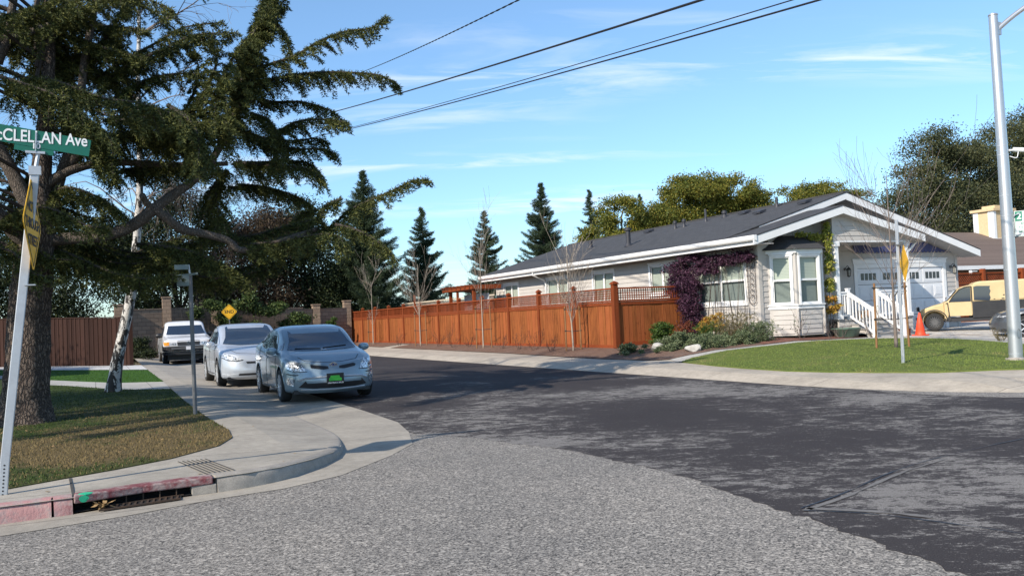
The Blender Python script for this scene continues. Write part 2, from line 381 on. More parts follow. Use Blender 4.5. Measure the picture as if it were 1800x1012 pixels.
# rounded kerb stone following the corner, with red painted stretch and the storm drain
M['kerb_paint'] = None
t = NT('worn_red_kerb_paint'); p = t.pos(); n1 = t.noise(p, 7, 6, .7); x = t.n('ShaderNodeSeparateXYZ', i_0=p).outputs[0]
worn = t.rng(n1, .44, .58)
cc = t.mix(t.rng(x, -.3, -.15), (.38, .20, .19), (.17, .045, .05)); cc = t.mix(t.math('MULTIPLY', worn, .75), cc, (.33, .27, .25))
t.base(cc); t.set(Roughness=.8); t.bump(t.noise(p, 40, 5), .6, .01); M['kerb_paint'] = t.m
def kerb(name, pts, mat, label, top=.15, w=.15):
    P = smoothpath([(x, y, 0) for x, y in pts], 6); prof = [(-.02, -.06), (.0, .06), (.018, .12), (.05, .148), (w, .152), (w, 0)]
    mb = MB(); n = len(P); m = len(prof); vs = []; fs = []
    for i, p in enumerate(P):
        d = (P[min(i+1, n-1)]-P[max(i-1, 0)]).normalized(); nrm = Vector((d.y, -d.x, 0))      # towards the lawn
        for o_, z in prof:
            q = p+nrm*o_; vs.append((q.x, q.y, hz(q.x, q.y)+(z*lip_h(p.y)/.15 if z > 0 else z)))
    for i in range(n-1):
        for j in range(m-1): a = i*m+j; fs.append((a, a+1, a+m+1, a+m))
    fs.append(tuple(range(m))); fs.append(tuple((n-1)*m+j for j in reversed(range(m))))
    o = mb.add(vs, fs).build(name, mat, auto=50); o['kind'] = 'structure'; return o
lipk = LIP[1:]
kerb('kerb', [(3.0, 15.0), (3.0, 14.2), (2.98, 12.4), (2.86, 11.4), (2.63, 10.43), (2.38, 9.8), (2.03, 9.3), (1.63, 8.88), (1.29, 8.70), (1.0, 8.63)], 'conc_kerb', 'kerb')
kerb('kerb', [(-.20, 8.42), (-.34, 8.405)], 'kerb_paint', 'kerb')
kerb('kerb', [(-.36, 8.40), (-.82, 8.36), (-4, 8.0), (-20, 7.2)], 'kerb_paint', 'kerb')
# storm drain: dark mouth under a painted lintel, bars, grate
M['void'] = pm('drain_darkness', (.006, .006, .006), rough=1, bump=0)
M['rust_iron'] = pm('rusty_iron', (.05, .038, .03), (.09, .055, .035), 12, .8, .4, metallic=.4)
M['mint'] = pm('green_spray_paint', (.02, .42, .22), rough=.8)
dr = empty('storm_drain', (.4, 8.6, 0), 'kerb inlet storm drain with red painted lintel, vertical bars and iron grate', 'storm drain')
m = MB(); m.prism([(-.19, 8.42, .085), (.36, 8.575, .085), (.96, 8.625, .085), (.96, 8.80, .085), (.36, 8.75, .085), (-.19, 8.60, .085)], (0, 0, .068)); m.build('lintel', 'kerb_paint', dr, bevel=.012)
m = MB(); m.prism([(.77, 8.622, -.02), (.99, 8.632, -.02), (1.0, 8.80, -.02), (.77, 8.78, -.02)], (0, 0, .104)); m.build('end_block', 'conc_kerb', dr, bevel=.008)
m = MB(); m.prism([(-.19, 8.60, -.3), (.36, 8.72, -.3), (.77, 8.75, -.3), (.77, 8.9, -.3), (.36, 8.9, -.3), (-.19, 8.8, -.3)], (0, 0, .384)); m.prism([(-.19, 8.43, .0125), (.36, 8.58, .0125), (.77, 8.62, .0125), (.77, 8.8, .0125), (-.19, 8.7, .0125)], (0, 0, .002)); m.build('dark_chamber', 'void', dr)
for x_, y_ in ((.22, 8.56), (.36, 8.60), (.50, 8.61), (.64, 8.62)):
    MB().cyl((x_, y_, -.01), (x_, y_, .09), .006, 6).build('bar', 'rust_iron', dr)
m = MB()
for i in range(13):
    x_ = .03+i*.05; m.bar((x_, 8.36+i*.008, .017), (x_+.02, 8.52+i*.008, .017), .018, .012)
m.bar((.0, 8.355, .018), (.66, 8.455, .018), .02, .014); m.bar((.04, 8.53, .018), (.7, 8.63, .018), .02, .014); m.build('grate', 'rust_iron', dr)
m = MB(); m.quad((.02, 8.36, .0145), (.66, 8.45, .0145), (.68, 8.62, .0145), (.04, 8.53, .0145)); m.build('grate_pit', 'void', dr)
m = MB(); rr = random.Random(2)
m.lathe([(.0, 0), (.055, 0), (.06, .012), (.05, .0145), (0, .015)], (-.10, 8.50, .141), 12); o = m.build('paint_spot', 'mint', dr)
m = MB(); m.add([( -.115+.035*math.cos(a)*(1+rr.uniform(-.2,.2)), 8.438+.25*(.035*math.cos(a)), .118+.03*math.sin(a)) for a in np.linspace(0, 6.28, 13)[:-1]], [tuple(range(12))]); m.build('paint_spot', 'mint', dr)
M['dry_leaf'] = pm('dry_leaves', (.33, .22, .10), (.20, .12, .05), 30, .8)
m = MB()
for i in range(26):
    a = rr.uniform(0, 6.28); c = Vector((.02+rr.gauss(0, .035), 8.43+rr.gauss(0, .03), .02+rr.uniform(0, .05))); u = Vector((math.cos(a), math.sin(a), rr.uniform(-.6, .6)))*.035; w_ = Vector((-math.sin(a), math.cos(a), rr.uniform(-.5, .5)))*.02
    m.quad(c-u, c-w_, c+u, c+w_)
tag(m.build('leaf_pile', 'dry_leaf', None), 'small clump of dry leaves caught at the mouth of the storm drain', 'leaves')
# grooves cut in the sidewalk
M['groove'] = pm('groove_shadow', (.06, .055, .05), rough=.95)
m = MB()
for i in range(7):
    x_ = .93+i*.045; m.bar((x_, 9.02, .1345), (x_-.16+.02*i*0, 10.02, .1345), .012, .004)
o = m.build('sidewalk_grooves', 'groove'); o['kind'] = 'structure'
m = MB(); m.bar((-.19, 8.45, .1325), (-.245, 9.66, .1325), .022, .006); m.bar((1.0, 8.72, .1325), (.93, 9.02, .1325), .012, .005); o = m.build('sidewalk_joint', 'groove'); o['kind'] = 'structure'
# lawns on the left
L1 = [(1.55, 21.6), (1.55, 18), (1.58, 14.5), (1.63, 12.6), (1.55, 11.7), (1.30, 11.0), (.72, 10.3), (.15, 9.9), (-.24, 9.68), (-.8, 9.35), (-4, 8.95), (-40, 7), (-40, 40), (-4.0, 34.6), (-2.8, 33), (-1.3, 27.2), (-.7, 25.8), (.3, 23.0), (.9, 22.1)]
def hz_l(x, y): return hz(x, y)+.14
sheet('lawn', L1, 'grass_l', .0, 1.2, hz_l, skirt=.06)
P1 = [(1.60, 24.6), (1.55, 21.6), (.9, 22.1), (.3, 23.0), (-.7, 25.8), (-1.3, 27.2), (-2.8, 33), (-4, 34.6), (-4, 36.4), (-2.9, 35.4), (-1.45, 30.3), (-.35, 27.6), (.5, 25.6)]
sheet('garden_path', P1, 'conc_path', .0, 1.0, lambda x, y: hz(x, y)+.135)
L2 = [(1.63, 32.7), (1.60, 24.6), (.5, 25.6), (-.35, 27.6), (-1.45, 30.3), (-2.9, 35.4), (-4, 36.4), (-4, 42.5), (-1.9, 38.2)]
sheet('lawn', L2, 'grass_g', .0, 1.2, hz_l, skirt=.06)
L3 = [(1.64, 37.2), (1.63, 32.7), (-1.9, 38.2), (-4, 42.5), (-8, 49), (-8, 55), (-4, 46), (-2.3, 43)]
sheet('concrete_strip', L3, 'conc_white', .0, 1.0, lambda x, y: hz(x, y)+.15)
# right side: rolled gutter and sidewalk, planting bed, path, lawn, driveway
def off(q):  # points at a set distance outside the asphalt edge
    return [(edge_x(y)+q-11.6, y) for y in (57, 40, 30, 24, 20, 16, 13, 11.5, 10, 8.85, 7, 5, 3, 0, -5)]
WALK_R = off(11.604)+[(64, -5), (34, 0), (25, 3.2), (20.3, 5.6), (17.0, 7.9), (14.9, 9.75), (14.30, 10.55), (13.78, 11.2), (13.2, 12.1), (12.9, 12.9), (12.72, 13.9), (12.80, 15.3), (13.0, 16.6), (13.25, 17.7), (13.42, 18.6), (13.75, 19.35), (13.4, 20.1), (13.3, 22), (13.35, 24.5), (13.6, 29), (13.7, 40), (13.7, 43.6), (14.7, 43.2), (14.7, 44.6), (13.75, 45.2), (13.9, 57)]
sheet('sidewalk', WALK_R, 'conc_right', .003, .8)
LAWN_R = [(14.9, 9.75), (14.30, 10.55), (13.78, 11.2), (13.2, 12.1), (12.9, 12.9), (12.72, 13.9), (12.80, 15.3), (13.0, 16.6), (13.25, 17.7), (13.5, 18.5), (14.0, 18.75), (14.7, 18.72), (16.2, 18.85), (17.6, 18.8), (19.1, 18.8), (20.7, 18.7), (21.7, 18.2), (22.0, 17.2), (21.8, 16.3), (21.1, 14.6), (19.8, 12.2), (18.4, 9.8), (17.0, 7.9)]
sheet('lawn', LAWN_R, 'grass_r', .03, .8, hz, skirt=.05)
PATH_R = [(13.42, 18.6), (13.5, 18.52), (14.0, 18.76), (14.7, 18.73), (16.2, 18.86), (17.6, 18.81), (19.1, 18.81), (20.7, 18.71), (21.7, 18.21), (22.0, 17.2), (21.8, 16.3), (21.1, 14.6), (19.8, 12.2), (18.4, 9.8), (17.6, 8.6), (18.3, 8.0), (20.3, 11.6), (21.9, 14.2), (22.8, 16.2), (22.95, 17.8), (22.9, 19.0), (22.6, 19.6), (21.2, 19.6), (19.3, 19.35), (18.0, 19.28), (16.6, 19.33), (15.2, 19.3), (13.95, 19.36), (13.74, 19.35)]
sheet('garden_path', PATH_R, 'conc_path', .012, .8)
BED = [(13.74, 19.35), (13.95, 19.36), (15.2, 19.3), (16.6, 19.33), (18.0, 19.28), (19.3, 19.35), (21.2, 19.6), (21.3, 20.9), (18.2, 20.85), (18.2, 24.0), (15.3, 24.0), (15.3, 57), (13.9, 57), (13.75, 45.2), (14.7, 44.6), (14.7, 43.2), (13.7, 43.6), (13.7, 40), (13.6, 29), (13.35, 24.5), (13.3, 22), (13.4, 20.1)]
sheet('planting_bed', BED, 'mulch', .02, .8)
sheet('bark_bed', [(16.9, 19.36), (18.0, 19.30), (19.3, 19.37), (21.15, 19.62), (21.2, 20.8), (18.3, 20.8), (17.6, 20.4)], 'bark_red', .028, .8)
DRIVE = [(22.95, 17.8), (22.8, 16.2), (21.9, 14.2), (20.3, 11.6), (18.3, 8.0), (30, -2), (80, -2), (80, 60), (28.9, 60), (28.9, 22.4), (21.3, 22.4), (21.3, 20.9), (21.2, 19.6), (22.6, 19.6), (22.9, 19.0)]
sheet('driveway', DRIVE, 'driveway', .0, 2.0)
sheet('yard', [(15.3, 24.0), (18.2, 24.0), (18.2, 60), (15.3, 60)], 'mulch', .0, 2.0)
sheet('side_street', [(11.73, 11.4), (12.0, 10.1), (12.7, 8.9), (14.6, 7.0), (17.5, 5.0), (22, 3), (21.5, 2.4), (17.1, 4.4), (13.9, 6.5), (12.0, 8.6), (11.7, 9.8)], 'chip', .004, .8)
# seams and tar lines across the old patch of the street
M['seam'] = concrete('worn_seam', (.17, .16, .15)); M['tar'] = pm('tar_line', (.02, .02, .026), rough=.5)
def strip(name, pts, w, mat, dz=.005):
    P = smoothpath([(x, y, 0) for x, y in pts], 5); m = MB(); vs = []; rr = random.Random(5)
    for i, p in enumerate(P):
        d = (P[min(i+1, len(P)-1)]-P[max(i-1, 0)]).normalized(); n_ = Vector((-d.y, d.x, 0))*w*(.5+rr.uniform(-.42, .3))
        for q in (p+n_, p-n_): vs.append((q.x, q.y, hz(q.x, q.y)+dz))
    m.add(vs, [(2*i, 2*i+1, 2*i+3, 2*i+2) for i in range(len(P)-1)]); o = m.build(name, mat); o['kind'] = 'structure'
strip('street_seam', [(4.62, 4.95), (5.3, 5.15), (6.2, 5.5), (7.1, 5.75)], .035, 'seam')
strip('street_seam', [(4.66, 5.02), (5.3, 5.22), (6.2, 5.58), (7.1, 5.83), (8.6, 6.05), (10, 6.1)], .012, 'tar', .006)
strip('street_seam', [(4.62, 4.95), (4.9, 4.62), (5.1, 4.1), (5.3, 3.4), (5.6, 2.4)], .012, 'tar', .006)
strip('street_seam', [(4.68, 5.0), (5.0, 4.62), (5.15, 4.3)], .05, 'seam', .005)
# ================================================================== the grey house
def mk_shingle(name, a, b, c, pitch=.14):
    t = NT(name); p = t.pos(); s = t.n('ShaderNodeSeparateXYZ', i_0=p)
    n1 = t.noise(p, .7, 4); n2 = t.noise(p, 60, 3, .7)
    bv = t.n('ShaderNodeCombineXYZ', i_0=s.outputs[1], i_1=t.math('MULTIPLY', s.outputs[2], 3.3), i_2=0.0)
    br = t.n('ShaderNodeTexBrick', i_Vector=bv, i_Scale=1.0, offset=.5); 
    br.inputs['Brick Width'].default_value = .33; br.inputs['Row Height'].default_value = pitch; br.inputs['Mortar Size'].default_value = .008; br.inputs['Mortar Smooth'].default_value = .4
    br.inputs['Color1'].default_value = (*a, 1); br.inputs['Color2'].default_value = (*b, 1); br.inputs['Mortar'].default_value = (*[x*.55 for x in a], 1)
    col = t.mix(t.rng(n1, .35, .7, 0, .5), br.outputs['Color'], c); col = t.mul(.5, col, t.mix(t.rng(n2, .35, .65), (.5, .5, .5), (1.5, 1.5, 1.5)))
    t.base(col); t.set(Roughness=.92); t.bump(t.math('ADD', br.outputs['Fac'], n2), .25, .008); return t.m
M['roof_dark'] = mk_shingle('charcoal_shingles', (.038, .038, .040), (.058, .057, .059), (.05, .049, .051))
M['roof_brown'] = mk_shingle('brown_shingles', (.115, .080, .062), (.165, .118, .092), (.14, .10, .08))
M['siding'] = pm('grey_lap_siding', (.485, .45, .41), (.44, .41, .375), 2.5, .75, .12, stretch=(1, 1, 1))
M['trim'] = pm('white_trim', (.80, .79, .77), (.74, .73, .71), 3, .55, .06)
M['soffit'] = pm('soffit_paint', (.50, .48, .46), rough=.8)
M['darkfelt'] = pm('dark_edge', (.03, .03, .034), rough=.8)
M['navy'] = pm('navy_fabric', (.05, .058, .15), (.065, .075, .18), 5, .8)
M['garage_white'] = pm('garage_white', (.76, .76, .76), (.70, .70, .71), 3, .5, .05)
M['black_metal'] = pm('black_metal', (.02, .02, .02), rough=.4)
M['deck'] = pm('deck_boards', (.33, .32, .30), (.25, .24, .23), 6, .8)
M['lampglass'] = pm('lamp_glass', (.35, .34, .30), rough=.15)
t = NT('window_glass'); t.base((.015, .018, .02)); t.set(Roughness=.04); t.b.inputs['Transmission Weight'].default_value = 0; t.b.inputs['Specular IOR Level'].default_value = .9
mxg = t.n('ShaderNodeMixShader', i_0=.78, i_1=t.b.outputs[0], i_2=t.n('ShaderNodeBsdfTransparent', i_Color=(.88, .93, .89)).outputs[0]); t.t.links.new(mxg.outputs[0], t.out.inputs[0]); M['glass'] = t.m
t = NT('window_blind'); p = t.pos(); z = t.n('ShaderNodeSeparateXYZ', i_0=p).outputs[2]; fr = t.math('FRACT', t.math('DIVIDE', z, .045))
t.base(t.mix(t.math('LESS_THAN', fr, .25), (.72, .72, .66), (.50, .51, .47))); t.set(Roughness=.6); M['blind'] = t.m
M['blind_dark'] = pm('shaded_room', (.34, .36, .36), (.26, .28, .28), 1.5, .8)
def lap(mb, A, B, n, z0, z1, opens=(), pitch=.165, clip=None, t0=.006, t1=.024):
    """overlapping boards from A to B (plan), n outward; opens = (u0,u1,z0,z1)"""
    A = Vector((*A, 0)); B = Vector((*B, 0)); d = (B-A); Lw = d.length; d.normalize(); n = Vector((*n, 0)).normalized()
    z = z0
    while z < z1-.01:
        zt = min(z+pitch, z1); ua, ub = (0, Lw) if clip is None else clip((z+zt)/2)
        segs = [(ua, ub)]
        for o in opens:
            if o[2] < (z+zt)/2 < o[3]:
                ns = []
                for s in segs:
                    if o[0] > s[0]: ns.append((s[0], min(s[1], o[0])))
                    if o[1] < s[1]: ns.append((max(s[0], o[1]), s[1]))
                segs = [s for s in ns if s[1]-s[0] > .01]
        for a, b in segs:
            if b-a < .02: continue
            p = A+d*a; q = A+d*b; up = Vector((0, 0, 1))
            mb.hexa([p+up*z, q+up*z, q+n*t1+up*z, p+n*t1+up*z, p+up*zt, q+up*zt, q+n*t0+up*zt, p+n*t0+up*zt])
        z += pitch
def wall_openings(mb, A, B, n, z0, z1, opens, thick=.12):
    """backing wall cut round its openings, set behind the boards"""
    A = Vector((*A, 0)); B = Vector((*B, 0)); d = (B-A); Lw = d.length; d.normalize(); n = Vector((*n, 0)).normalized()
    us = sorted(set([0, Lw]+[o[0] for o in opens]+[o[1] for o in opens])); zs = sorted(set([z0, z1]+[o[2] for o in opens]+[o[3] for o in opens]))
    for i in range(len(us)-1):
        for j in range(len(zs)-1):
            um = (us[i]+us[i+1])/2; zm = (zs[j]+zs[j+1])/2
            if any(o[0] < um < o[1] and o[2] < zm < o[3] for o in opens): continue
            p = A+d*us[i]; q = A+d*us[i+1]; P = Vector((0, 0, zs[j])); Q = Vector((0, 0, zs[j+1]))
            mb.hexa([p+P, q+P, q-n*thick+P, p-n*thick+P, p+Q, q+Q, q-n*thick+Q, p-n*thick+Q])
def window(parent, A, B, n, u0, u1, z0, z1, kind='slider', fr=.09, apron=True, blinds=('blind', 'blind')):
    """window from u0 to u1 along A-B; frame with trim boards as sub-part, panes as sub-parts"""
    A = Vector((*A, 0)); B = Vector((*B, 0)); d = (B-A).normalized(); n = Vector((*n, 0)).normalized(); up = Vector((0, 0, 1))
    def P(u, z, o=0): return A+d*u+n*o+up*z
    def bx(mb, ua, ub, za, zb, oa, ob): mb.hexa([P(ua, za, oa), P(ub, za, oa), P(ub, za, ob), P(ua, za, ob), P(ua, zb, oa), P(ub, zb, oa), P(ub, zb, ob), P(ua, zb, ob)])
    m = MB(); e = .002
    bx(m, u0-fr, u0, z0-fr, z1+fr, -.02, .036); bx(m, u1, u1+fr, z0-fr, z1+fr, -.02, .036)
    bx(m, u0, u1, z0-fr, z0, -.02, .034); bx(m, u0, u1, z1, z1+fr, -.02, .034)
    bx(m, u0-fr-.03, u1+fr+.03, z1+fr+e, z1+fr+.045, -.01, .055)
    if apron: bx(m, u0-fr-.02, u1+fr+.02, z0-fr-.035, z0-fr-e, -.01, .06)
    w = m.build('window', 'trim', parent, bevel=.004)
    m = MB(); s = .035; o0, o1 = -.045, -.006
    bx(m, u0, u0+s, z0, z1, o0, o1); bx(m, u1-s, u1, z0, z1, o0, o1); bx(m, u0+s, u1-s, z0, z0+s, o0, o1); bx(m, u0+s, u1-s, z1-s, z1, o0, o1)
    um = (u0+u1)/2; zm = (z0+z1)/2
    if kind in ('slider', 'quad'): bx(m, um-.045, um+.045, z0+s, z1-s, o0, o1+.004)
    if kind == 'quad':
        bx(m, u0+s, um-.045, zm-.03, zm+.03, o0, o1); bx(m, um+.045, u1-s, zm-.03, zm+.03, o0, o1)
    if kind == 'hung': bx(m, u0+s, u1-s, zm-.03, zm+.03, o0, o1)
    m.build('sash', 'trim', w, bevel=.003)
    m = MB(); m.quad(P(u0, z0, -.028), P(u1, z0, -.028), P(u1, z1, -.028), P(u0, z1, -.028)); m.build('pane', 'glass', w)
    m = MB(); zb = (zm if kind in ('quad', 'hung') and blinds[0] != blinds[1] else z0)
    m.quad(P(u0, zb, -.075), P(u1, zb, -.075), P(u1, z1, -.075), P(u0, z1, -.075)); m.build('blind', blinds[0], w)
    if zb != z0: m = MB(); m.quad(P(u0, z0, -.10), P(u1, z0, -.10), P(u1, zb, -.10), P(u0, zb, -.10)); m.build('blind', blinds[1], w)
    return w
H = empty('house', (18.2, 20.85, .4), 'long light grey sided house with charcoal roof, bay window and white garage door', 'house')
XW, YF, YG, YB, XR = 18.2, 20.85, 22.4, 40.0, 28.9
LW = (.18, 2.85)
# side wall, facing the street; u runs from the near corner (Y=20.85) to the back
swin = [(.64, 3.0, 1.66, 2.98, 'quad'), (4.25, 5.70, 2.12, 3.07, 'slider'), (8.2, 9.72, 1.95, 3.06, 'slider'), (11.85, 13.7, 1.95, 3.05, 'slider'), (16.7, 18.2, 2.0, 3.02, 'slider')]
ops = [(a, b, c, d) for a, b, c, d, k in swin]
m = MB(); wall_openings(m, (XW, YF), (XW, YB), (-1, 0), .42, 3.32, ops)
lap(m, (XW, YF+.0), (XW, YB), (-1, 0), .44, 3.30, ops)
m.build('wall', 'siding', H)
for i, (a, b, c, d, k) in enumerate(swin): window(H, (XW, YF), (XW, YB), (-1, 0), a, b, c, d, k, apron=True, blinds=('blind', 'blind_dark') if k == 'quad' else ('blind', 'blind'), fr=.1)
# front wall behind the bay, and the side of the porch
m = MB(); FO = [(.93, 1.93, 1.40, 3.06)]
wall_openings(m, (XW, YF), (20.9, YF), (0, -1), .42, 3.45, FO)
def clipL(z):   # under the front gable roof line (left side), from XW
    x = 17.6+(z+.13-3.36)/.2638 if z > 3.38 else XW
    return (max(0, x-XW), 2.7)
lap(m, (XW, YF), (20.9, YF), (0, -1), .44, 4.25, [(.35, 2.5, .5, 3.2)], clip=clipL)
m.hexa([(XW, YF+.0, 3.3), (20.9, YF, 3.3), (20.9, YF+.1, 3.3), (XW, YF+.1, 3.3), (18.4, YF, 3.45), (20.9, YF, 4.22), (20.9, YF+.1, 4.22), (18.4, YF+.1, 3.45)])
wall_openings(m, (20.9, YF), (20.9, YG), (1, 0), .9, 3.45, []); lap(m, (20.9, YF), (20.9, YG), (1, 0), .95, 3.40)
m.build('front_wall', 'siding', H)
# gable over the porch, proud of the bay wall
m = MB(); YP = 20.42
def clipP(z):
    h = (4.40-z-.10)/.262
    return (max(0.0, 21.05-h-20.85), min(3.3, 21.05+h-20.85)) if h > .05 else (0, 0)
lap(m, (20.85, YP), (24.15, YP), (0, -1), 3.42, 4.24, clip=clipP, pitch=.155)
m.prism([(20.85, YP, 3.40), (24.15, YP, 3.40), (24.15, YP, 3.50), (21.05, YP, 4.3), (20.85, YP, 4.25)], (0, .10, 0))
m.hexa([(20.80, YP-.03, 3.40), (20.95, YP-.03, 3.40), (20.95, YP+.43, 3.40), (20.80, YP+.43, 3.40), (20.80, YP-.03, 4.22), (20.95, YP-.03, 4.25), (20.95, YP+.43, 4.25), (20.80, YP+.43, 4.22)])
m.build('porch_gable', 'siding', H)
# garage front, open for the door
m = MB(); DO = [(2.97, 7.22, .2, 2.66)]
wall_openings(m, (20.9, YG), (XR, YG), (0, -1), .3, 3.2, DO)
m.prism([(20.9, YG+.001, 3.2), (XR, YG+.001, 3.2), (22.8, YG+.001, 4.95), (20.9, YG+.001, 4.4)], (0, .119, 0))
lap(m, (20.9, YG), (XR, YG), (0, -1), .42, 3.24, [(2.80, 7.39, .0, 2.9)])
m.build('garage_wall', 'siding', H)
m = MB(); m.box(XR-.12, XR, YG, YB, .3, 3.22); lap(m, (XR, YG), (XR, YB), (1, 0), .42, 3.2); m.box(XW+.12, XR-.12, YB-.12, YB, .3, 3.22)
m.prism([(XW, YB-.1, 3.2), (XR, YB-.1, 3.2), (22.8, YB-.1, 4.9)], (0, .09, 0)); m.build('rear_wall', 'siding', H)
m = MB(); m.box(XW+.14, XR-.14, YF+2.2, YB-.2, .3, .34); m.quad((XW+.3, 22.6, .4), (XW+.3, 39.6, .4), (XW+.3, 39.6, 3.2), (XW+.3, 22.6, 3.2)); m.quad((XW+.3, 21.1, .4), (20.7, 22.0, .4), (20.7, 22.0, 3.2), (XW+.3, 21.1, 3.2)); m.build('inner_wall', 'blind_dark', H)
# corner boards
for bb in ((XW-.034, XW+.10, YF-.036, YF+.09, .42, 3.40), (XR-.10, XR+.034, YG-.034, YG+.09, .40, 3.22), (XW-.034, XW+.09, YB-.1, YB+.03, .42, 3.3)):
    MB().box(*bb).build('corner_board', 'siding', H, bevel=.004)
# roofs: slabs
def slab(mb, a, b, c, d, th):
    dn = Vector((0, 0, -th)); a, b, c, d = map(Vector, (a, b, c, d)); mb.hexa([a+dn, b+dn, c+dn, d+dn, a, b, c, d])
m = MB(); Y1, Y2 = 21.62, 40.56
slab(m, (17.56, Y1, 3.60), (22.8, Y1, 5.17), (22.8, Y2, 5.17), (17.56, Y2, 3.60), .035)
slab(m, (22.8, Y1, 5.17), (29.25, Y1, 3.21), (29.25, Y2, 3.21), (22.8, Y2, 5.17), .035)
m.box(22.66, 22.94, Y1+.02, Y2-.02, 5.135, 5.185)
rf = m.build('roof', 'roof_dark', H)
m = MB(); slab(m, (17.56, 20.12, 3.585), (21.05, 20.12, 4.51), (21.05, 24.6, 4.51), (17.56, 24.6, 3.585), .035)
slab(m, (21.05, 20.12, 4.51), (24.62, 20.12, 3.62), (24.62, 22.6, 3.62), (21.05, 24.2, 4.51), .035)
m.build('porch_roof', 'roof_dark', H)
# wall slopes inside rake edge : soffits, fascias, gutters
m = MB()
m.hexa([(17.56, 20.14, 3.30), (17.62, 20.14, 3.30), (17.62, 40.54, 3.30), (17.56, 40.54, 3.30), (17.56, 20.14, 3.45), (17.62, 20.14, 3.45), (17.62, 40.54, 3.45), (17.56, 40.54, 3.45)])
m.build('fascia', 'trim', rf)
m = MB(); prof = [(17.555, 3.40), (17.46, 3.42), (17.43, 3.47), (17.43, 3.57), (17.555, 3.575)]
m.prism([(x, 20.10, z) for x, z in prof], (0, 20.45, 0)); m.build('gutter', 'trim', rf, bevel=.008)
m = MB(); m.box(17.625, XW+.02, 20.16, 40.5, 3.315, 3.335); m.build('soffit', 'soffit', rf)
def rake(name, x0, z0, x1, z1, y, h, th=.035, dn=.036):
    m = MB(); m.hexa([(x0, y, z0-dn-h), (x1, y, z1-dn-h), (x1, y+th, z1-dn-h), (x0, y+th, z0-dn-h), (x0, y, z0-dn), (x1, y, z1-dn), (x1, y+th, z1-dn), (x0, y+th, z0-dn)])
    m.build(name, 'trim', rf, bevel=.004)
rake('rake_board', 17.45, 3.556, 21.05, 4.51, 20.13, .235, .035); rake('rake_board', 21.05, 4.51, 24.60, 3.625, 20.131, .235, .035)
rake('rake_board', 19.0, 4.03, 22.8, 5.17, 21.63, .21); rake('rake_board', 22.8, 5.17, 29.25, 3.21, 21.631, .24)
rake('rake_board', 17.58, 3.60, 22.8, 5.17, 40.5, .2); rake('rake_board', 22.8, 5.17, 29.25, 3.21, 40.501, .2)
m = MB()   # sloping soffits under the two front gables
def sl(xa, za, xb, zb, ya, yb, dn=.27, th=.015): m.hexa([(xa, ya, za-dn-th), (xb, ya, zb-dn-th), (xb, yb, zb-dn-th), (xa, yb, za-dn-th), (xa, ya, za-dn), (xb, ya, zb-dn), (xb, yb, zb-dn), (xa, yb, za-dn)])
sl(17.6, 3.60, 21.05, 4.51, 20.17, 20.84, .255); sl(21.05, 4.51, 24.6, 3.62, 20.17, 20.42, .255); sl(24.16, 3.735, 24.6, 3.62, 20.17, 22.38, .255)
sl(21.2, 4.69, 22.8, 5.17, 21.67, 22.39, .215); sl(22.8, 5.17, 29.22, 3.22, 21.67, 22.39, .25); m.box(28.93, 29.2, 22.4, 40.4, 3.0, 3.015)
m.build('gable_soffit', 'soffit', rf)
m = MB(); m.box(29.2, 29.25, 21.66, 40.5, 2.98, 3.17); m.build('fascia', 'trim', rf)
# porch: beam, columns, deck, ceiling
m = MB(); m.box(20.82, 24.18, 20.40, 20.54, 3.37, 3.42); m.build('porch_beam', 'trim', H)
m = MB(); m.box(20.95, 24.1, 20.56, 22.38, 3.43, 3.45); m.build('porch_ceiling', 'soffit', H)
for cx in (20.95, 24.02):
    m = MB(); m.box(cx-.075, cx+.075, 20.40, 20.55, .96, 3.37); m.box(cx-.11, cx+.11, 20.365, 20.585, .96, 1.08); m.box(cx-.11, cx+.11, 20.365, 20.585, 3.24, 3.37); m.build('column', 'trim', H, bevel=.006)
m = MB(); m.box(20.9, 24.15, 20.40, 22.38, .90, .96); m.build('deck', 'deck', H, bevel=.006)
m = MB(); lap(m, (20.9, 20.43), (24.13, 20.43), (0, -1), .36, .89, pitch=.13); m.box(20.92, 24.13, 20.45, 20.5, .3, .9); m.build('porch_skirt', 'siding', H)
stp = MB()
for i in range(3): stp.box(21.38, 22.62, 19.50+.30*i, 20.40, .36 if i == 0 else .52+.16*(i-1)-.0, .52+.14*i)
m = MB()
for i, zt in enumerate((.52, .65, .79)): m.box(21.40, 22.60, 19.52+.30*i, 20.395, .30, zt-.03)
st = m.build('stairs', 'siding', H)
m = MB()
for i, zt in enumerate((.52, .65, .79)): m.box(21.37, 22.63, 19.48+.30*i, 19.83+.30*i, zt-.028, zt+.006)
m.build('tread', 'deck', st, bevel=.008)
def railing(a, b, posts, n=None):
    """a,b = (x,y,z of floor) ends; top rail .86 above"""
    a = Vector(a); b = Vector(b); h = .84; up = Vector((0, 0, 1)); m = MB()
    m.bar(a+up*h, b+up*h, .09, .05); m.bar(a+up*(h-.07), b+up*(h-.07), .04, .06); m.bar(a+up*.12, b+up*.12, .05, .06)
    L = (b-a).length; k = n or max(2, int(L/.125))
    r = m.build('railing', 'trim', H, bevel=.004)
    m = MB()
    for i in range(1, k):
        p = a.lerp(b, i/k); m.bar(p+up*.14, p+up*(h-.08), .034, .034)
    bl = m.build('balusters', 'trim', r)
    for p in posts:
        p = Vector(p); m = MB(); m.box(p.x-.05, p.x+.05, p.y-.05, p.y+.05, p.z-.02, p.z+.93); m.box(p.x-.065, p.x+.065, p.y-.065, p.y+.065, p.z+.93, p.z+.965); m.build('newel_post', 'trim', r, bevel=.004)
railing((21.03, 20.46, .96), (21.33, 20.46, .96), [(21.38, 20.46, .96)], 3)
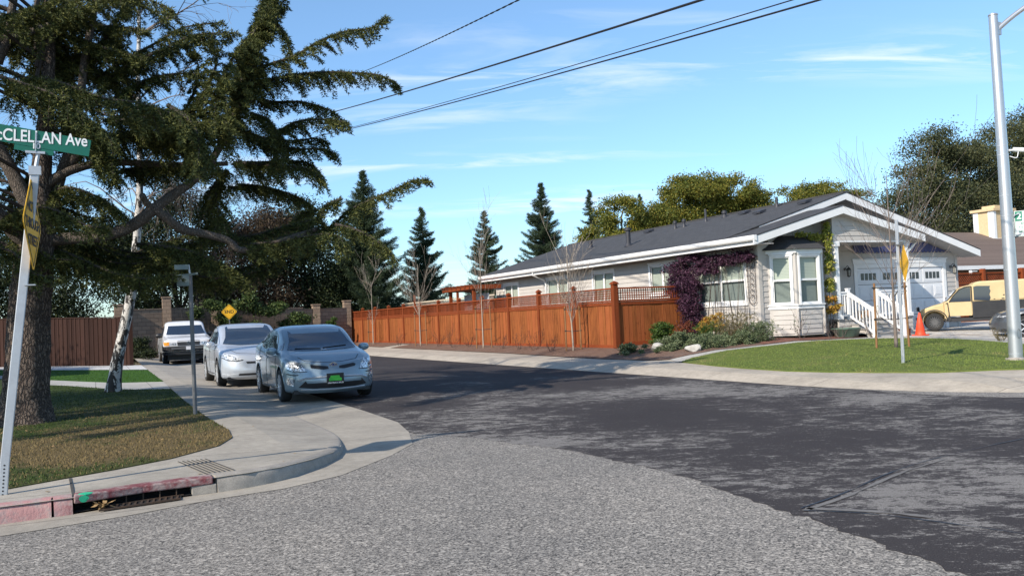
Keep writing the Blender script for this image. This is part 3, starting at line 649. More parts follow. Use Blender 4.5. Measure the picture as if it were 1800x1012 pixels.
railing((21.36, 20.40, .93), (21.36, 19.50, .42), [(21.36, 19.46, .36)], 7)
railing((22.64, 20.40, .93), (22.64, 19.50, .42), [(22.64, 20.46, .96), (22.64, 19.46, .36)], 7)
railing((22.70, 20.46, .96), (23.94, 20.46, .96), [], 9)
railing((23.0, 22.30, .96), (23.5, 22.30, .96), [], 4) if False else None
# bay window
bp = [(18.52, YF), (19.10, 20.25), (20.14, 20.25), (20.72, YF)]
bay = MB()
def offp(q):  # bay outline pushed out by q
    return [(18.52-q*1.2, YF), (19.10-q*.41, 20.25-q), (20.14+q*.41, 20.25-q), (20.72+q*1.2, YF)]
def ring(mb, q, z0, z1):
    o = offp(q); mb.prism([(x, y, z0) for x, y in o], (0, 0, z1-z0))
ring(bay, .0, .56, .60)
for (A, B) in ((bp[0], bp[1]), (bp[1], bp[2]), (bp[2], bp[3])):
    d = (Vector(B)-Vector(A)).normalized(); nn = (d.y, -d.x); L = (Vector(B)-Vector(A)).length
    wall_openings(bay, A, B, nn, .60, 3.14, [(.13, L-.13, 1.50, 2.98)], .07); lap(bay, tuple(Vector(A)+d*.12), tuple(Vector(B)-d*.12), nn, .62, 1.30, pitch=.14)
by = bay.build('bay', 'siding', H)
for i, (A, B) in enumerate(((bp[0], bp[1]), (bp[1], bp[2]), (bp[2], bp[3]))):
    d = (Vector(B)-Vector(A)).normalized(); nn = (d.y, -d.x); L = (Vector(B)-Vector(A)).length
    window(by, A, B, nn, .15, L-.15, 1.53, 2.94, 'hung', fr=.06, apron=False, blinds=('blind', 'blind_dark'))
m = MB(); ring(m, .05, 3.04, 3.16); m.build('band', 'trim', by, bevel=.005)
m = MB(); ring(m, .035, 1.36, 1.46); ring(m, .07, 1.462, 1.492); m.build('sill_band', 'trim', by, bevel=.005)
for (x, y) in bp[1:3]: MB().cyl((x, y, .60), (x, y, 1.36), .045, 6).build('corner_trim', 'siding', by)
m = MB(); o = offp(.16); A_ = [(x, y, 3.162) for x, y in o]; T1 = (19.05, YF-.01, 3.62); T2 = (20.15, YF-.01, 3.62)
m.add(A_+[T1, T2], [(0, 1, 4), (1, 2, 5, 4), (2, 3, 5), (0, 3, 2, 1), (0, 4, 5, 3)]); m.build('bay_roof', 'roof_dark', by)
# garage door
gd = MB(); GX0, GX1, GZ0, GZ1 = 23.87, 28.12, .40, 2.62
gd.box(GX0, GX1, YG-.01, YG+.04, GZ0, GZ1); pw = (GX1-GX0)/4; ph = (GZ1-GZ0)/4
for r_ in range(3):
    for c in range(8):
        x0 = GX0+c*pw/2+.05; x1 = x0+pw/2-.10; z0 = GZ0+r_*ph+.08; z1 = z0+ph-.16
        gd.box(x0, x1, YG-.022, YG-.0101, z0, z1); gd.box(x0+.05, x1-.05, YG-.030, YG-.0221, z0+.05, z1-.05)
for c in range(4): gd.box(GX0+c*pw+.05, GX0+(c+1)*pw-.05, YG-.018, YG-.0101, GZ0+3*ph+.05, GZ1-.06)
G = gd.build('garage_door', 'garage_white', H, bevel=.005)
m = MB()
for r_ in range(1, 4): m.box(GX0, GX1, YG-.0115, YG-.0102, GZ0+r_*ph-.008, GZ0+r_*ph+.008)
m.build('panel_gap', 'darkfelt', G)
t = NT('dark_glass'); t.base((.03, .035, .045)); t.set(Roughness=.08); M['dark_glass'] = t.m
for c in range(4):
    m = MB()
    for k in range(4):
        w4 = (pw-.30)/4; x0 = GX0+c*pw+.15+k*w4; m.box(x0+.02, x0+w4-.02, YG-.0215, YG-.0181, GZ1-.40, GZ1-.16)
    m.build('garage_window', 'dark_glass', G)
m = MB(); m.box(GX0-.16, GX0-.002, YG-.05, YG+.02, .36, 2.78); m.box(GX1+.002, GX1+.16, YG-.05, YG+.02, .36, 2.78); m.box(GX0-.2, GX1+.2, YG-.055, YG+.02, 2.782, 2.92); m.box(GX0-.0, GX1+.0, YG-.045, YG+.02, 2.63, 2.779); m.box(GX0-.24, GX1+.24, YG-.08, YG+.02, 2.922, 2.96)
m.build('garage_trim', 'trim', H, bevel=.005)
m = MB(); m.box(27.55+.0, 27.63, YG-.05, YG-.031, 1.35, 1.55); 
MB().box(28.14, 28.22, YG-.075, YG-.051, 1.35, 1.52).build('keypad', 'soffit', H)
# navy scalloped valance across the garage gable
m = MB(); x0, x1 = 23.7, 28.62; n = 27; w = (x1-x0)/n; pts = []
for i in range(n):
    for a in (180, 216, 252, 288, 324): pts.append((x0+(i+.5)*w+w/2*math.cos(R(a)), 3.25+.10*math.sin(R(a))))
pts.append((x1, 3.25)); top = [(x1, 3.13+.0)]
poly = pts[:-1]+[(x1, 3.25), (x1, 3.26)]+[(x1-.0, 3.27), (25.6, 4.03), (x0, 4.05)]
fs = MB(); vs = []; 
xs = sorted(set(round(p[0], 4) for p in pts))
for i in range(len(pts)-1):
    (xa, za), (xb, zb) = pts[i], pts[i+1]
    ta = min(4.0, 4.86-(xa-22.8)*.304-.0); tb = min(4.0, 4.86-(xb-22.8)*.304)
    if xb-xa < 1e-4: continue
    fs.hexa([(xa, YG-.10, za), (xb, YG-.10, zb), (xb, YG-.085, zb), (xa, YG-.085, za), (xa, YG-.10, max(za+.01, ta)), (xb, YG-.10, max(zb+.01, tb)), (xb, YG-.085, max(zb+.01, tb)), (xa, YG-.085, max(za+.01, ta))])
fs.build('scalloped_valance', 'navy', H)
m = MB(); m.bar((24.1, 20.45, 3.05), (24.62, 20.45, 3.42), .06, .06); m.build('porch_bracket', 'trim', H)
# wall lamps, floor outlet, little red hanging chime
def wall_lamp(x, y, z):
    m = MB(); m.lathe([(.045, -.02), (.05, 0), (.05, .01)], (x, y-.02, z), 10, 'y'); m.tube(smoothpath([(x, y-.02, z), (x, y-.10, z+.09), (x, y-.16, z+.10), (x, y-.18, z+.04)], 3), .010, 6)
    m.lathe([(.0, .06), (.03, .05), (.085, -.02), (.09, -.035), (.07, -.04)], (x, y-.18, z), 8); m.lathe([(.055, -.26), (.06, -.24), (.0, -.29)], (x, y-.18, z), 8)
    for k in range(4): a = k*math.pi/2+.4; m.bar((x+.065*math.cos(a), y-.18+.065*math.sin(a), z-.04), (x+.052*math.cos(a), y-.18+.052*math.sin(a), z-.24), .012, .012)
    l = m.build('wall_lamp', 'black_metal', H); m = MB(); m.lathe([(.0, -.04), (.058, -.045), (.048, -.235), (0, -.24)], (x, y-.18, z), 8); m.build('lamp_glass', 'lampglass', l)
wall_lamp(23.30, YG-.02, 2.62); wall_lamp(28.55, YG-.02, 2.62)
# roof vents and pipes
M['vent'] = pm('vent_metal', (.035, .035, .042), rough=.55)
def roofz(x): return 3.6+(x-17.56)*.2996 if x < 22.8 else 5.17-(x-22.8)*.304
def pipe(x, y, h, r, cap): 
    z = roofz(x); m = MB(); m.cyl((x, y, z-.05), (x, y, z+h), r, 12); m.lathe([(r*1.9, -.03), (r*1.1, .10)], (x, y, z), 12)
    if cap: m.cyl((x, y, z+h-.02), (x, y, z+h+.06), r*1.55, 12); m.cyl((x, y, z+h+.06), (x, y, z+h+.10), r*1.1, 12)
    m.build('roof_vent', 'vent', rf, auto=40)
pipe(19.3, 29.6, .62, .095, True); pipe(20.4, 34.4, .34, .09, False); pipe(21.6, 29.6, .22, .055, True); pipe(21.6, 29.0, .22, .055, True); pipe(22.0, 28.1, .35, .045, False); pipe(22.2, 27.2, .16, .07, True); pipe(22.3, 24.4, .36, .05, False); pipe(22.7, 29.0, .40, .045, False)
for x, y in ((21.9, 31.9), (22.1, 25.9), (21.5, 24.4), (21.9, 22.6)):
    z = roofz(x); m = MB(); m.hexa([(x-.18, y-.2, z-.02), (x+.12, y-.2, z+.07), (x+.12, y+.2, z+.07), (x-.18, y+.2, z-.02), (x-.18, y-.2, z+.06), (x+.12, y-.2, z+.13), (x+.12, y+.2, z+.13), (x-.18, y+.2, z+.06)]); m.build('roof_vent', 'vent', rf)
# downspout on the side wall
m = MB(); m.tube([(17.50, 34.6, 3.42), (17.52, 34.6, 3.28), (18.05, 34.6, 3.05), (18.12, 34.6, 2.95), (18.12, 34.6, .6)], .035, 8); m.build('downspout', 'trim', rf)
# trellis of bent iron on the side wall
M['iron'] = pm('rusty_trellis_iron', (.05, .035, .03), rough=.7)
tr = MB()
pts = [(18.12, 20.92, 3.1), (18.12, 20.92, 1.72)]+[(18.12, 21.09-.17*math.cos(a), 1.72-.17*math.sin(a)) for a in np.linspace(.3, 2.84, 8)]+[(18.12, 21.26, 1.72), (18.12, 21.26, 3.1)]
tr.tube(pts, .011, 6)
for i in range(8):
    z = 1.75+i*.17; tr.tube([(18.12, 21.09+.08*math.cos(a), z+.08*math.sin(a)) for a in np.linspace(0, 6.28, 13)], .007, 5, caps=False); tr.bar((18.12, 20.92, z+.085), (18.12, 21.26, z+.085), .008, .008)
tag(tr.build('iron_trellis', 'iron'), 'narrow bent iron trellis with scrolls hung on the grey wall beside the bay window', 'trellis')

# ================================================================== neighbour's brown roofed house at the right
M['tan'] = pm('tan_stucco', (.24, .17, .13), (.20, .145, .11), 3, .9, .3)
M['brick_y'] = pm('pale_yellow_brick', (.62, .47, .27), (.52, .38, .22), 9, .9, .3)
N = empty('neighbour_house', (37, 29, .3), 'brown shingle roofed house with pale brick chimney behind the yellow van', 'house')
m = MB(); m.box(36, 52, 29.0, 38, .2, 2.75); m.build('wall', 'tan', N)
m = MB(); e = 2.92; m.add([(34.8, 28.0, e), (53, 28.0, e), (53, 39, e), (34.8, 39, e), (39.4, 33.3, 5.05), (48.4, 33.3, 5.05), (34.8, 28.0, e-.03), (53, 28.0, e-.03), (53, 39, e-.03), (34.8, 39, e-.03)], [(0, 1, 5, 4), (1, 2, 5), (2, 3, 4, 5), (3, 0, 4), (9, 8, 7, 6)]); nr = m.build('roof', 'roof_brown', N)
m = MB(); m.box(34.75, 53, 27.93, 28.0, 2.74, 2.925); m.box(34.75, 34.8, 28.0, 39, 2.74, 2.925); m.build('fascia', 'trim', nr)
m = MB(); m.box(44.75, 46.4, 32.2, 33.4, 4.2, 6.12); m.box(44.62, 46.53, 32.07, 33.53, 6.122, 6.28); m.box(45.2, 46.0, 32.4, 33.2, 6.28, 6.48); ch = m.build('chimney', 'brick_y', nr, bevel=.02)
m = MB()
for x in (44.74, 46.19): m.box(x, x+.22, 32.17, 32.199, 4.3, 6.12)
m.box(44.74, 46.41, 32.168, 32.198, 4.3, 4.62)
m.box(44.72, 44.749, 32.2, 32.5, 4.2, 6.12); m.box(44.72, 44.749, 33.1, 33.4, 4.2, 6.12); m.build('chimney_trim', 'trim', ch)
m = MB(); m.box(36.6, 37.5, 27.98, 28.02, 2.2, 2.3) if False else None
m.cyl((38.2, 30, 3.55), (38.2, 30, 4.25), .05, 8); m.bar((38.2, 30, 4.2), (38.2, 30, 4.45), .02, .02) ; M['copper'] = pm('red_pipe', (.40, .13, .08), rough=.6); m.build('flue_pipe', 'copper', nr)
m = MB(); m.lathe([(0, -.12), (.07, -.10), (.08, .05), (.03, .08)], (36.9, 27.85, 2.62), 10); m.bar((36.9, 27.9, 2.66), (37.4, 27.9, 2.66), .04, .04); m.build('eave_light', 'trim', nr)
# ================================================================== redwood fence
def mk_wood(name, a, b, c, axis='z', sc=1.0):
    t = NT(name); p = t.pos(); g_ = t.n('ShaderNodeNewGeometry').outputs['Random Per Island']
    st = t.scale(p, (9, 9, .8) if axis == 'z' else (9, .8, 9)); n = t.noise(st, 2.2*sc, 6, .65, .4); n2 = t.noise(p, 1.1, 3)
    kn = t.noise(t.scale(p, (3, 3, 1.6)), 3, 2)
    col = t.mix(t.rng(n, .3, .7), a, b); col = t.mix(t.rng(g_, 0, 1, 0, .8), col, c); col = t.mul(t.rng(kn, .66, .74, 0, .6), col, (.35, .25, .2))
    col = t.mul(.35, col, t.mix(n2, (1.15, 1.15, 1.15), (.7, .7, .7)))
    br_ = t.rng(g_, 0, 1, .68, 1.18); col = t.mul(1.0, col, t.n('ShaderNodeCombineXYZ', i_0=br_, i_1=br_, i_2=br_).outputs[0]); t.base(col); t.set(Roughness=.8); t.b.inputs['Specular IOR Level'].default_value = .12; t.bump(n, .35, .006); return t.m
M['redwood'] = mk_wood('stained_redwood', (.44, .150, .044), (.18, .052, .018), (.24, .068, .024))
M['redwood_dark'] = mk_wood('stained_redwood_rail', (.27, .066, .020), (.16, .038, .014), (.20, .046, .016))
M['brown_fence'] = mk_wood('old_brown_fence', (.050, .024, .018), (.032, .016, .012), (.04, .020, .015))
M['stake'] = mk_wood('stake_wood', (.28, .15, .07), (.20, .10, .05), (.24, .13, .06))
def fence_run(parent, A, B, zf, first_post=True, step=2.54, boards=.14, top=2.26, latb=1.86, col='redwood', dark='redwood_dark', n_=(-1, 0), square=True):
    A = Vector((*A, 0)); B = Vector((*B, 0)); d = (B-A); L = d.length; d.normalize(); n = Vector((*n_, 0))
    k = int(round(L/step)); step = L/k; up = Vector((0, 0, 1))
    for i in range(k):
        a = A+d*(i*step); b = A+d*((i+1)*step); z = zf(*(a.lerp(b, .5).xy)); m = MB(); x = .0
        rr = random.Random(int(a.y*10+a.x)); pos = .05
        nb = int((step-.1)/boards); bw = (step-.1)/nb
        for j in range(nb):
            p = a+d*(.05+j*bw+.005); q = a+d*(.05+(j+1)*bw-.005); o = rr.uniform(0, .016)
            m.hexa([p-n*.0+n*o+up*(z+.10), q+n*o+up*(z+.10), q-n*.02+up*(z+.10), p-n*.02+up*(z+.10), p+n*o+up*(latb-.03), q+n*o+up*(latb-.03), q-n*.02+up*(latb-.03), p-n*.02+up*(latb-.03)])
        m.build('board_panel', col, parent)
        m = MB()
        for zz, h, w in ((latb, .055, .075), (latb-.085, .09, .045), (top, .05, .085), (z+.06, .12, .05)):
            m.bar(a+d*.05+up*zz+n*.012, b-d*.05+up*zz+n*.012, w, h)
        m.build('rail', dark, parent)
        m = MB(); c = .0
        if square:
            s = .085
            nn = int((step-.1)/s)
            for j in range(nn+1):
                p = a+d*(.05+j*(step-.1)/nn); m.bar(p+up*(latb+.025), p+up*(top-.02), .026, .012)
            for zz in np.linspace(latb+.1, top-.08, 4): m.bar(a+d*.05+up*zz-n*.012, b-d*.05+up*zz-n*.012, .012, .026)
        m.build('lattice', dark, parent)
    for i in range(0 if first_post else 1, k+1):
        p = A+d*(i*step); z = zf(*p.xy); big = (i == 0 and first_post); w = .065 if not big else .085; m = MB()
        t_ = top+.10 if not big else top+.13
        m.box(p.x-w, p.x+w, p.y-w, p.y+w, z-.1, t_); m.box(p.x-w-.03, p.x+w+.03, p.y-w-.03, p.y+w+.03, t_, t_+.03); m.box(p.x-w-.01, p.x+w+.01, p.y-w-.01, p.y+w+.01, t_+.03, t_+.06)
        k2 = len(m.v); m.add([(p.x-w-.01, p.y-w-.01, t_+.06), (p.x+w+.01, p.y-w-.01, t_+.06), (p.x+w+.01, p.y+w+.01, t_+.06), (p.x-w-.01, p.y+w+.01, t_+.06), (p.x, p.y, t_+.12)], [(0, 1, 4), (1, 2, 4), (2, 3, 4), (3, 0, 4)])
        m.build('post', dark, parent, bevel=.004)
F = empty('redwood_fence', (15, 24, .36), 'long stained redwood board fence with square lattice top along the sidewalk', 'fence')
fence_run(F, (15.0, 23.95), (15.0, 55.7), lambda x, y: .34, step=2.54)
fence_run(F, (15.0, 23.95), (18.15, 23.95), lambda x, y: .36+(x-15)*.04, first_post=False, step=3.15, n_=(0, -1))
# brown fence at the left
M['capwood'] = pm('weathered_cap', (.30, .25, .20), rough=.8)
BF = empty('brown_fence', (1.27, 37.4, .15), 'dark brown vertical board fence ending at the sidewalk behind the birch', 'fence')
A = Vector((1.30, 37.5, 0)); B = Vector((-7.5, 51.0, 0)); d = (B-A).normalized(); L = (B-A).length; nn = Vector((-d.y, d.x, 0)); up = Vector((0, 0, 1))
if nn.y > 0: nn = -nn
m = MB(); bw = .30; k = int(L/bw)
for j in range(k):
    p = A+d*(j*bw); q = A+d*(j*bw+bw-.012); zt = 2.14+.03*j*bw
    for (a_, b_, t_) in ((p, q, 0), (q-d*.03, q+d*.05, .022)): 
        m.hexa([a_+nn*t_+up*.1, b_+nn*t_+up*.1, b_+nn*(t_+.02)+up*.1, a_+nn*(t_+.02)+up*.1, a_+nn*t_+up*zt, b_+nn*t_+up*zt, b_+nn*(t_+.02)+up*zt, a_+nn*(t_+.02)+up*zt])
m.build('board_panel', 'brown_fence', BF)
m = MB(); m.hexa([A+nn*.06+up*2.14, B+nn*.06+up*(2.14+.03*L), B-nn*.06+up*(2.14+.03*L), A-nn*.06+up*2.14, A+nn*.06+up*2.18, B+nn*.06+up*(2.18+.03*L), B-nn*.06+up*(2.18+.03*L), A-nn*.06+up*2.18]); m.build('top_cap', 'brown_fence', BF)
m = MB(); m.box(A.x-.07, A.x+.07, A.y-.07, A.y+.07, .1, 2.24); m.build('post', 'brown_fence', BF)
# split face block wall across the end of the street
t = NT('split_block'); p = t.pos(); s = t.n('ShaderNodeSeparateXYZ', i_0=p); v = t.n('ShaderNodeCombineXYZ', i_0=s.outputs[0], i_1=s.outputs[2], i_2=0.0)
br = t.n('ShaderNodeTexBrick', i_Vector=v, i_Scale=1.0); br.inputs['Brick Width'].default_value = .42; br.inputs['Row Height'].default_value = .21; br.inputs['Mortar Size'].default_value = .008
br.inputs['Color1'].default_value = (.26, .19, .135, 1); br.inputs['Color2'].default_value = (.20, .145, .105, 1); br.inputs['Mortar'].default_value = (.10, .075, .06, 1)
n = t.noise(p, 22, 4, .7); t.base(t.mul(.5, br.outputs['Color'], t.mix(n, (.5, .5, .5), (1.35, 1.3, 1.25)))); t.set(Roughness=.95); t.bump(t.math('ADD', n, br.outputs['Fac']), .8, .03); M['block'] = t.m
BW = empty('block_wall', (2, 50, .1), 'brown split face block wall with pilasters closing the end of the street', 'wall')
def wallrun(pts, tops, pil):
    for i in range(len(pts)-1):
        a, b = Vector((*pts[i], 0)), Vector((*pts[i+1], 0)); zt = tops[i]; m = MB(); dd = (b-a).normalized(); s_ = Vector((-dd.y, dd.x, 0))*.10
        m.hexa([a+s_, b+s_, b-s_, a-s_, a+s_+up*zt, b+s_+up*zt, b-s_+up*zt, a-s_+up*zt]); m.build('wall_panel', 'block', BW)
        s2 = s_*1.25; m = MB(); m.hexa([a+s2+up*zt, b+s2+up*zt, b-s2+up*zt, a-s2+up*zt, a+s2+up*(zt+.06), b+s2+up*(zt+.06), b-s2+up*(zt+.06), a-s2+up*(zt+.06)]); m.build('coping', 'block', BW)
    for (x, y, zt) in pil:
        m = MB(); m.box(x-.22, x+.22, y-.22, y+.22, 0, zt); m.box(x-.26, x+.26, y-.26, y+.26, zt, zt+.08); m.build('pilaster', 'block', BW, bevel=.01)
wallrun([(1.2, 50.5), (3.6, 51.2), (6.2, 52.2), (11.5, 54.0), (14.5, 55.2)], [2.75, 2.75, 2.6, 2.5], [(1.2, 50.5, 3.0), (3.6, 51.2, 3.35), (6.2, 52.2, 3.0), (12.4, 54.3, 2.75), (14.6, 55.3, 2.95)])
# neighbour's grey fence beyond, with cream rails
M['greyfence'] = mk_wood('grey_boards', (.20, .165, .14), (.15, .12, .10), (.17, .14, .12)); M['cream'] = pm('cream_paint', (.55, .46, .34), rough=.7)
GF = empty('rear_fence', (19, 44, .4), 'grey board fence with cream top rails seen beyond the redwood fence', 'fence')
m = MB()
for j in range(90): m.box(18.99, 19.02, 42.2+j*.3, 42.2+j*.3+.285, .3, 2.62)
m.build('board_panel', 'greyfence', GF)
m = MB(); m.box(18.93, 18.985, 42, 69.5, 2.66, 2.74); m.box(18.93, 18.985, 42, 69.5, 2.42, 2.50); m.build('rail', 'cream', GF)
for y in (47, 54.5): MB().box(18.86, 18.98, y, y+.12, .3, 3.2).build('post', 'redwood_dark', GF)
# small redwood roofed shelter beyond the fence
SH = empty('garden_shelter', (17.2, 35, .4), 'small dark red beamed shelter beyond the fence by the far end of the roof', 'shelter')
M['panel'] = pm('pale_panel', (.55, .56, .58), rough=.6)
m = MB(); m.hexa([(15.9, 41.6, 2.86), (16.1, 38.2, 2.90), (17.6, 38.2, 2.90), (17.6, 41.6, 2.86), (15.9, 41.6, 2.98), (16.1, 38.2, 3.02), (17.6, 38.2, 3.02), (17.6, 41.6, 2.98)])
for j in range(7): m.bar((15.8, 38.4+j*.5, 3.06), (17.7, 38.4+j*.5, 3.06), .05, .09)
m.build('beams', 'redwood_dark', SH)
for y in (38.4, 41.4): MB().box(16.2, 16.34, y-.07, y+.07, .35, 2.86).build('post', 'redwood_dark', SH)
MB().box(17.0, 17.05, 38.4, 41.4, .5, 2.7).build('back_panel', 'panel', SH)
# lattice fence in front of the neighbour
LF = empty('lattice_fence', (33, 27, .3), 'reddish brown fence with diamond lattice behind the yellow van', 'fence')
m = MB()
for j in range(90): m.box(30.0+j*.16, 30.0+j*.16+.15, 26.0, 26.03, .25, 2.02)
m.build('board_panel', 'redwood_dark', LF)
m = MB()
for zz in (2.04, 2.46): m.box(30.0, 44.5, 25.97, 26.05, zz, zz+.06)
m.build('rail', 'redwood_dark', LF)
m = MB()
for j in range(120):
    x = 30.0+j*.12; m.bar((x, 26.01, 2.09), (x+.37, 26.01, 2.46), .012, .03, (0, 1, 0)); m.bar((x+.37, 26.03, 2.09), (x, 26.03, 2.46), .012, .03, (0, 1, 0))
m.build('lattice', 'redwood_dark', LF)
for x in (30, 32.6, 35.2, 37.8, 40.4, 43): MB().box(x-.07, x+.07, 25.9, 26.1, .2, 2.68).build('post', 'redwood_dark', LF)
CEDAR_SPRAYS = [
  ([(2.41, 15.9, 5.38), (2.51, 15.9, 6.1), (2.65, 15.9, 6.62), (2.91, 15.9, 7.11), (3.18, 15.9, 7.6)], 0.8),
  ([(2.29, 16.2, 5.04), (2.45, 16.23, 5.77), (2.62, 16.25, 6.46), (2.87, 16.27, 7.07), (3.13, 16.3, 7.74)], 0.8),
  ([(2.62, 16.0, 5.52), (2.7, 16.02, 6.04), (2.82, 16.05, 6.58), (3.04, 16.08, 7.02), (3.31, 16.1, 7.48)], 0.5),
  ([(2.7, 16.2, 6.82), (3.02, 16.0, 7.0), (3.23, 15.8, 6.75), (3.28, 15.6, 6.33)], 0.3),
  ([(2.15, 15.6, 4.61), (1.98, 15.53, 5.17), (2.13, 15.47, 5.85), (2.47, 15.4, 6.45)], 0.85),
  ([(2.45, 16.0, 6.02), (2.9, 15.75, 6.14), (3.35, 15.5, 6.28), (3.76, 15.25, 6.51), (4.16, 15.0, 6.64), (4.5, 14.75, 6.64), (4.73, 14.5, 6.79)], 0.5),
  ([(2.62, 16.5, 5.96), (3.3, 16.3, 6.11), (3.89, 16.1, 6.18), (4.48, 15.9, 6.17), (4.97, 15.7, 6.1), (5.22, 15.5, 5.87)], 0.5),
  ([(2.69, 17.0, 5.87), (3.16, 16.75, 5.74), (3.64, 16.5, 5.71), (4.12, 16.25, 5.52), (4.38, 16.0, 5.18)], 0.35),
  ([(3.11, 16.6, 5.06), (3.47, 16.23, 5.26), (3.91, 15.87, 5.26), (4.25, 15.5, 5.13)], 0.45),
  ([(2.59, 17.2, 5.32), (3.07, 16.95, 5.02), (3.55, 16.7, 4.86), (4.03, 16.45, 4.83), (4.2, 16.2, 4.66)], 0.4),
  ([(2.49, 17.0, 4.62), (2.9, 16.7, 4.53), (3.37, 16.4, 4.47), (3.72, 16.1, 4.35), (3.85, 15.8, 4.07)], 0.5),
  ([(2.6, 17.5, 4.28), (3.11, 17.33, 4.21), (3.61, 17.17, 4.03), (3.84, 17.0, 3.84)], 0.4),
  ([(2.41, 16.5, 2.93), (2.89, 16.31, 3.06), (3.47, 16.12, 3.2), (3.95, 15.94, 3.28), (4.23, 15.75, 3.55), (4.61, 15.56, 3.74), (4.99, 15.37, 3.9), (5.32, 15.19, 4.06), (5.55, 15.0, 4.06)], 0.45),
  ([(3.97, 15.6, 3.3), (4.31, 15.33, 3.16), (4.59, 15.07, 2.93), (4.76, 14.8, 2.66)], 0.4),
  ([(4.1, 15.6, 3.76), (3.83, 15.6, 3.65), (3.62, 15.6, 3.4)], 0.25),
  ([(2.54, 16.0, 2.98), (2.97, 15.65, 3.0), (3.39, 15.3, 3.06), (3.8, 14.95, 3.05), (3.9, 14.6, 2.75)], 0.55),
  ([(-1.01, 16.0, 5.56), (-0.67, 15.72, 5.63), (-0.26, 15.43, 5.47), (0.22, 15.15, 5.23), (0.7, 14.87, 5.12), (1.18, 14.58, 4.91), (1.39, 14.3, 4.59)], 0.75),
  ([(-1.2, 15.5, 5.55), (-0.81, 15.25, 5.38), (-0.41, 15.0, 5.17), (0.05, 14.75, 4.75), (0.35, 14.5, 4.41)], 0.6),
  ([(1.21, 15.0, 5.1), (1.52, 14.73, 4.78), (1.57, 14.47, 4.36), (1.49, 14.2, 3.96)], 0.6),
  ([(0.26, 17.0, 5.99), (0.78, 16.62, 6.26), (1.31, 16.25, 6.47), (1.7, 15.88, 6.6), (2.35, 15.5, 6.59)], 0.4),
  ([(0.43, 17.0, 5.67), (0.98, 16.67, 5.98), (1.43, 16.33, 6.03), (1.77, 16.0, 5.97)], 0.45),
  ([(-0.61, 17.0, 6.99), (0.02, 16.5, 7.09), (0.59, 16.0, 7.23)], 0.5),
  ([(-0.79, 17.0, 6.73), (-0.17, 16.67, 6.63), (0.44, 16.33, 6.34), (0.87, 16.0, 6.19)], 0.45),
  ([(-0.54, 17.5, 7.22), (0.19, 17.17, 7.03), (0.74, 16.83, 6.93), (1.02, 16.5, 6.78)], 0.35),
  ([(-1.22, 16.0, 6.65), (-0.79, 15.5, 6.62), (-0.3, 15.0, 6.73)], 0.5),
  ([(-0.28, 17.0, 6.28), (0.27, 17.0, 6.68), (0.61, 17.0, 7.28), (0.86, 17.0, 7.72)], 0.5),
  ([(-0.55, 17.0, 6.05), (-0.0, 16.83, 6.4), (0.49, 16.67, 6.5), (0.58, 16.5, 6.71)], 0.5),
  ([(-1.29, 16.0, 3.32), (-0.87, 15.65, 3.55), (-0.47, 15.3, 3.46), (-0.07, 14.95, 3.2), (0.24, 14.6, 3.12)], 0.45),
  ([(-0.75, 16.5, 3.85), (-0.32, 16.17, 3.95), (0.1, 15.83, 3.77), (0.47, 15.5, 3.45)], 0.4),
  ([(-0.68, 16.5, 3.05), (-0.18, 16.18, 2.78), (0.32, 15.85, 2.51), (0.82, 15.52, 2.39), (1.23, 15.2, 2.45)], 0.55),
  ([(-0.53, 17.0, 3.39), (-0.0, 17.12, 3.1), (0.55, 17.25, 2.9), (1.03, 17.38, 2.86), (1.63, 17.5, 2.81)], 0.5),
  ([(0.58, 17.0, 4.41), (1.14, 16.83, 4.48), (1.7, 16.67, 4.42), (2.26, 16.5, 4.37)], 0.4),
  ([(0.87, 16.2, 3.01), (1.5, 16.07, 2.89), (2.04, 15.93, 2.63), (2.48, 15.8, 2.27)], 0.5),
  ([(0.65, 17.5, 2.82), (1.25, 17.67, 3.04), (1.87, 17.83, 3.21), (2.54, 18.0, 3.39)], 0.4),
  ([(-0.04, 16.3, 4.75), (0.48, 16.05, 4.87), (0.99, 15.8, 4.84), (1.51, 15.55, 4.67), (1.83, 15.3, 4.25)], 0.75),
  ([(0.39, 16.0, 5.04), (0.91, 15.67, 5.09), (1.5, 15.33, 4.96), (2.08, 15.0, 4.91)], 0.8),
  ([(1.55, 15.8, 5.21), (1.82, 15.67, 5.58), (2.01, 15.53, 6.05), (1.91, 15.4, 6.4)], 0.7),
  ([(-0.45, 16.0, 5.14), (-0.03, 15.73, 4.91), (0.28, 15.47, 4.41), (0.35, 15.2, 4.0)], 0.6),
  ([(2.33, 17.0, 4.46), (2.09, 16.83, 4.0), (2.11, 16.67, 3.56), (1.93, 16.5, 3.13)], 0.5),
  ([(-1.36, 15.8, 2.98), (-1.04, 15.6, 2.79), (-0.81, 15.4, 2.5), (-0.41, 15.2, 2.4)], 0.4),
  ([(1.57, 17.0, 2.56), (2.04, 16.83, 2.44), (2.63, 16.67, 2.52), (3.11, 16.5, 2.6)], 0.4),
  ([(2.68, 16.4, 5.41), (2.96, 16.27, 5.29), (3.12, 16.13, 4.86), (2.98, 16.0, 4.31)], 0.6),
]
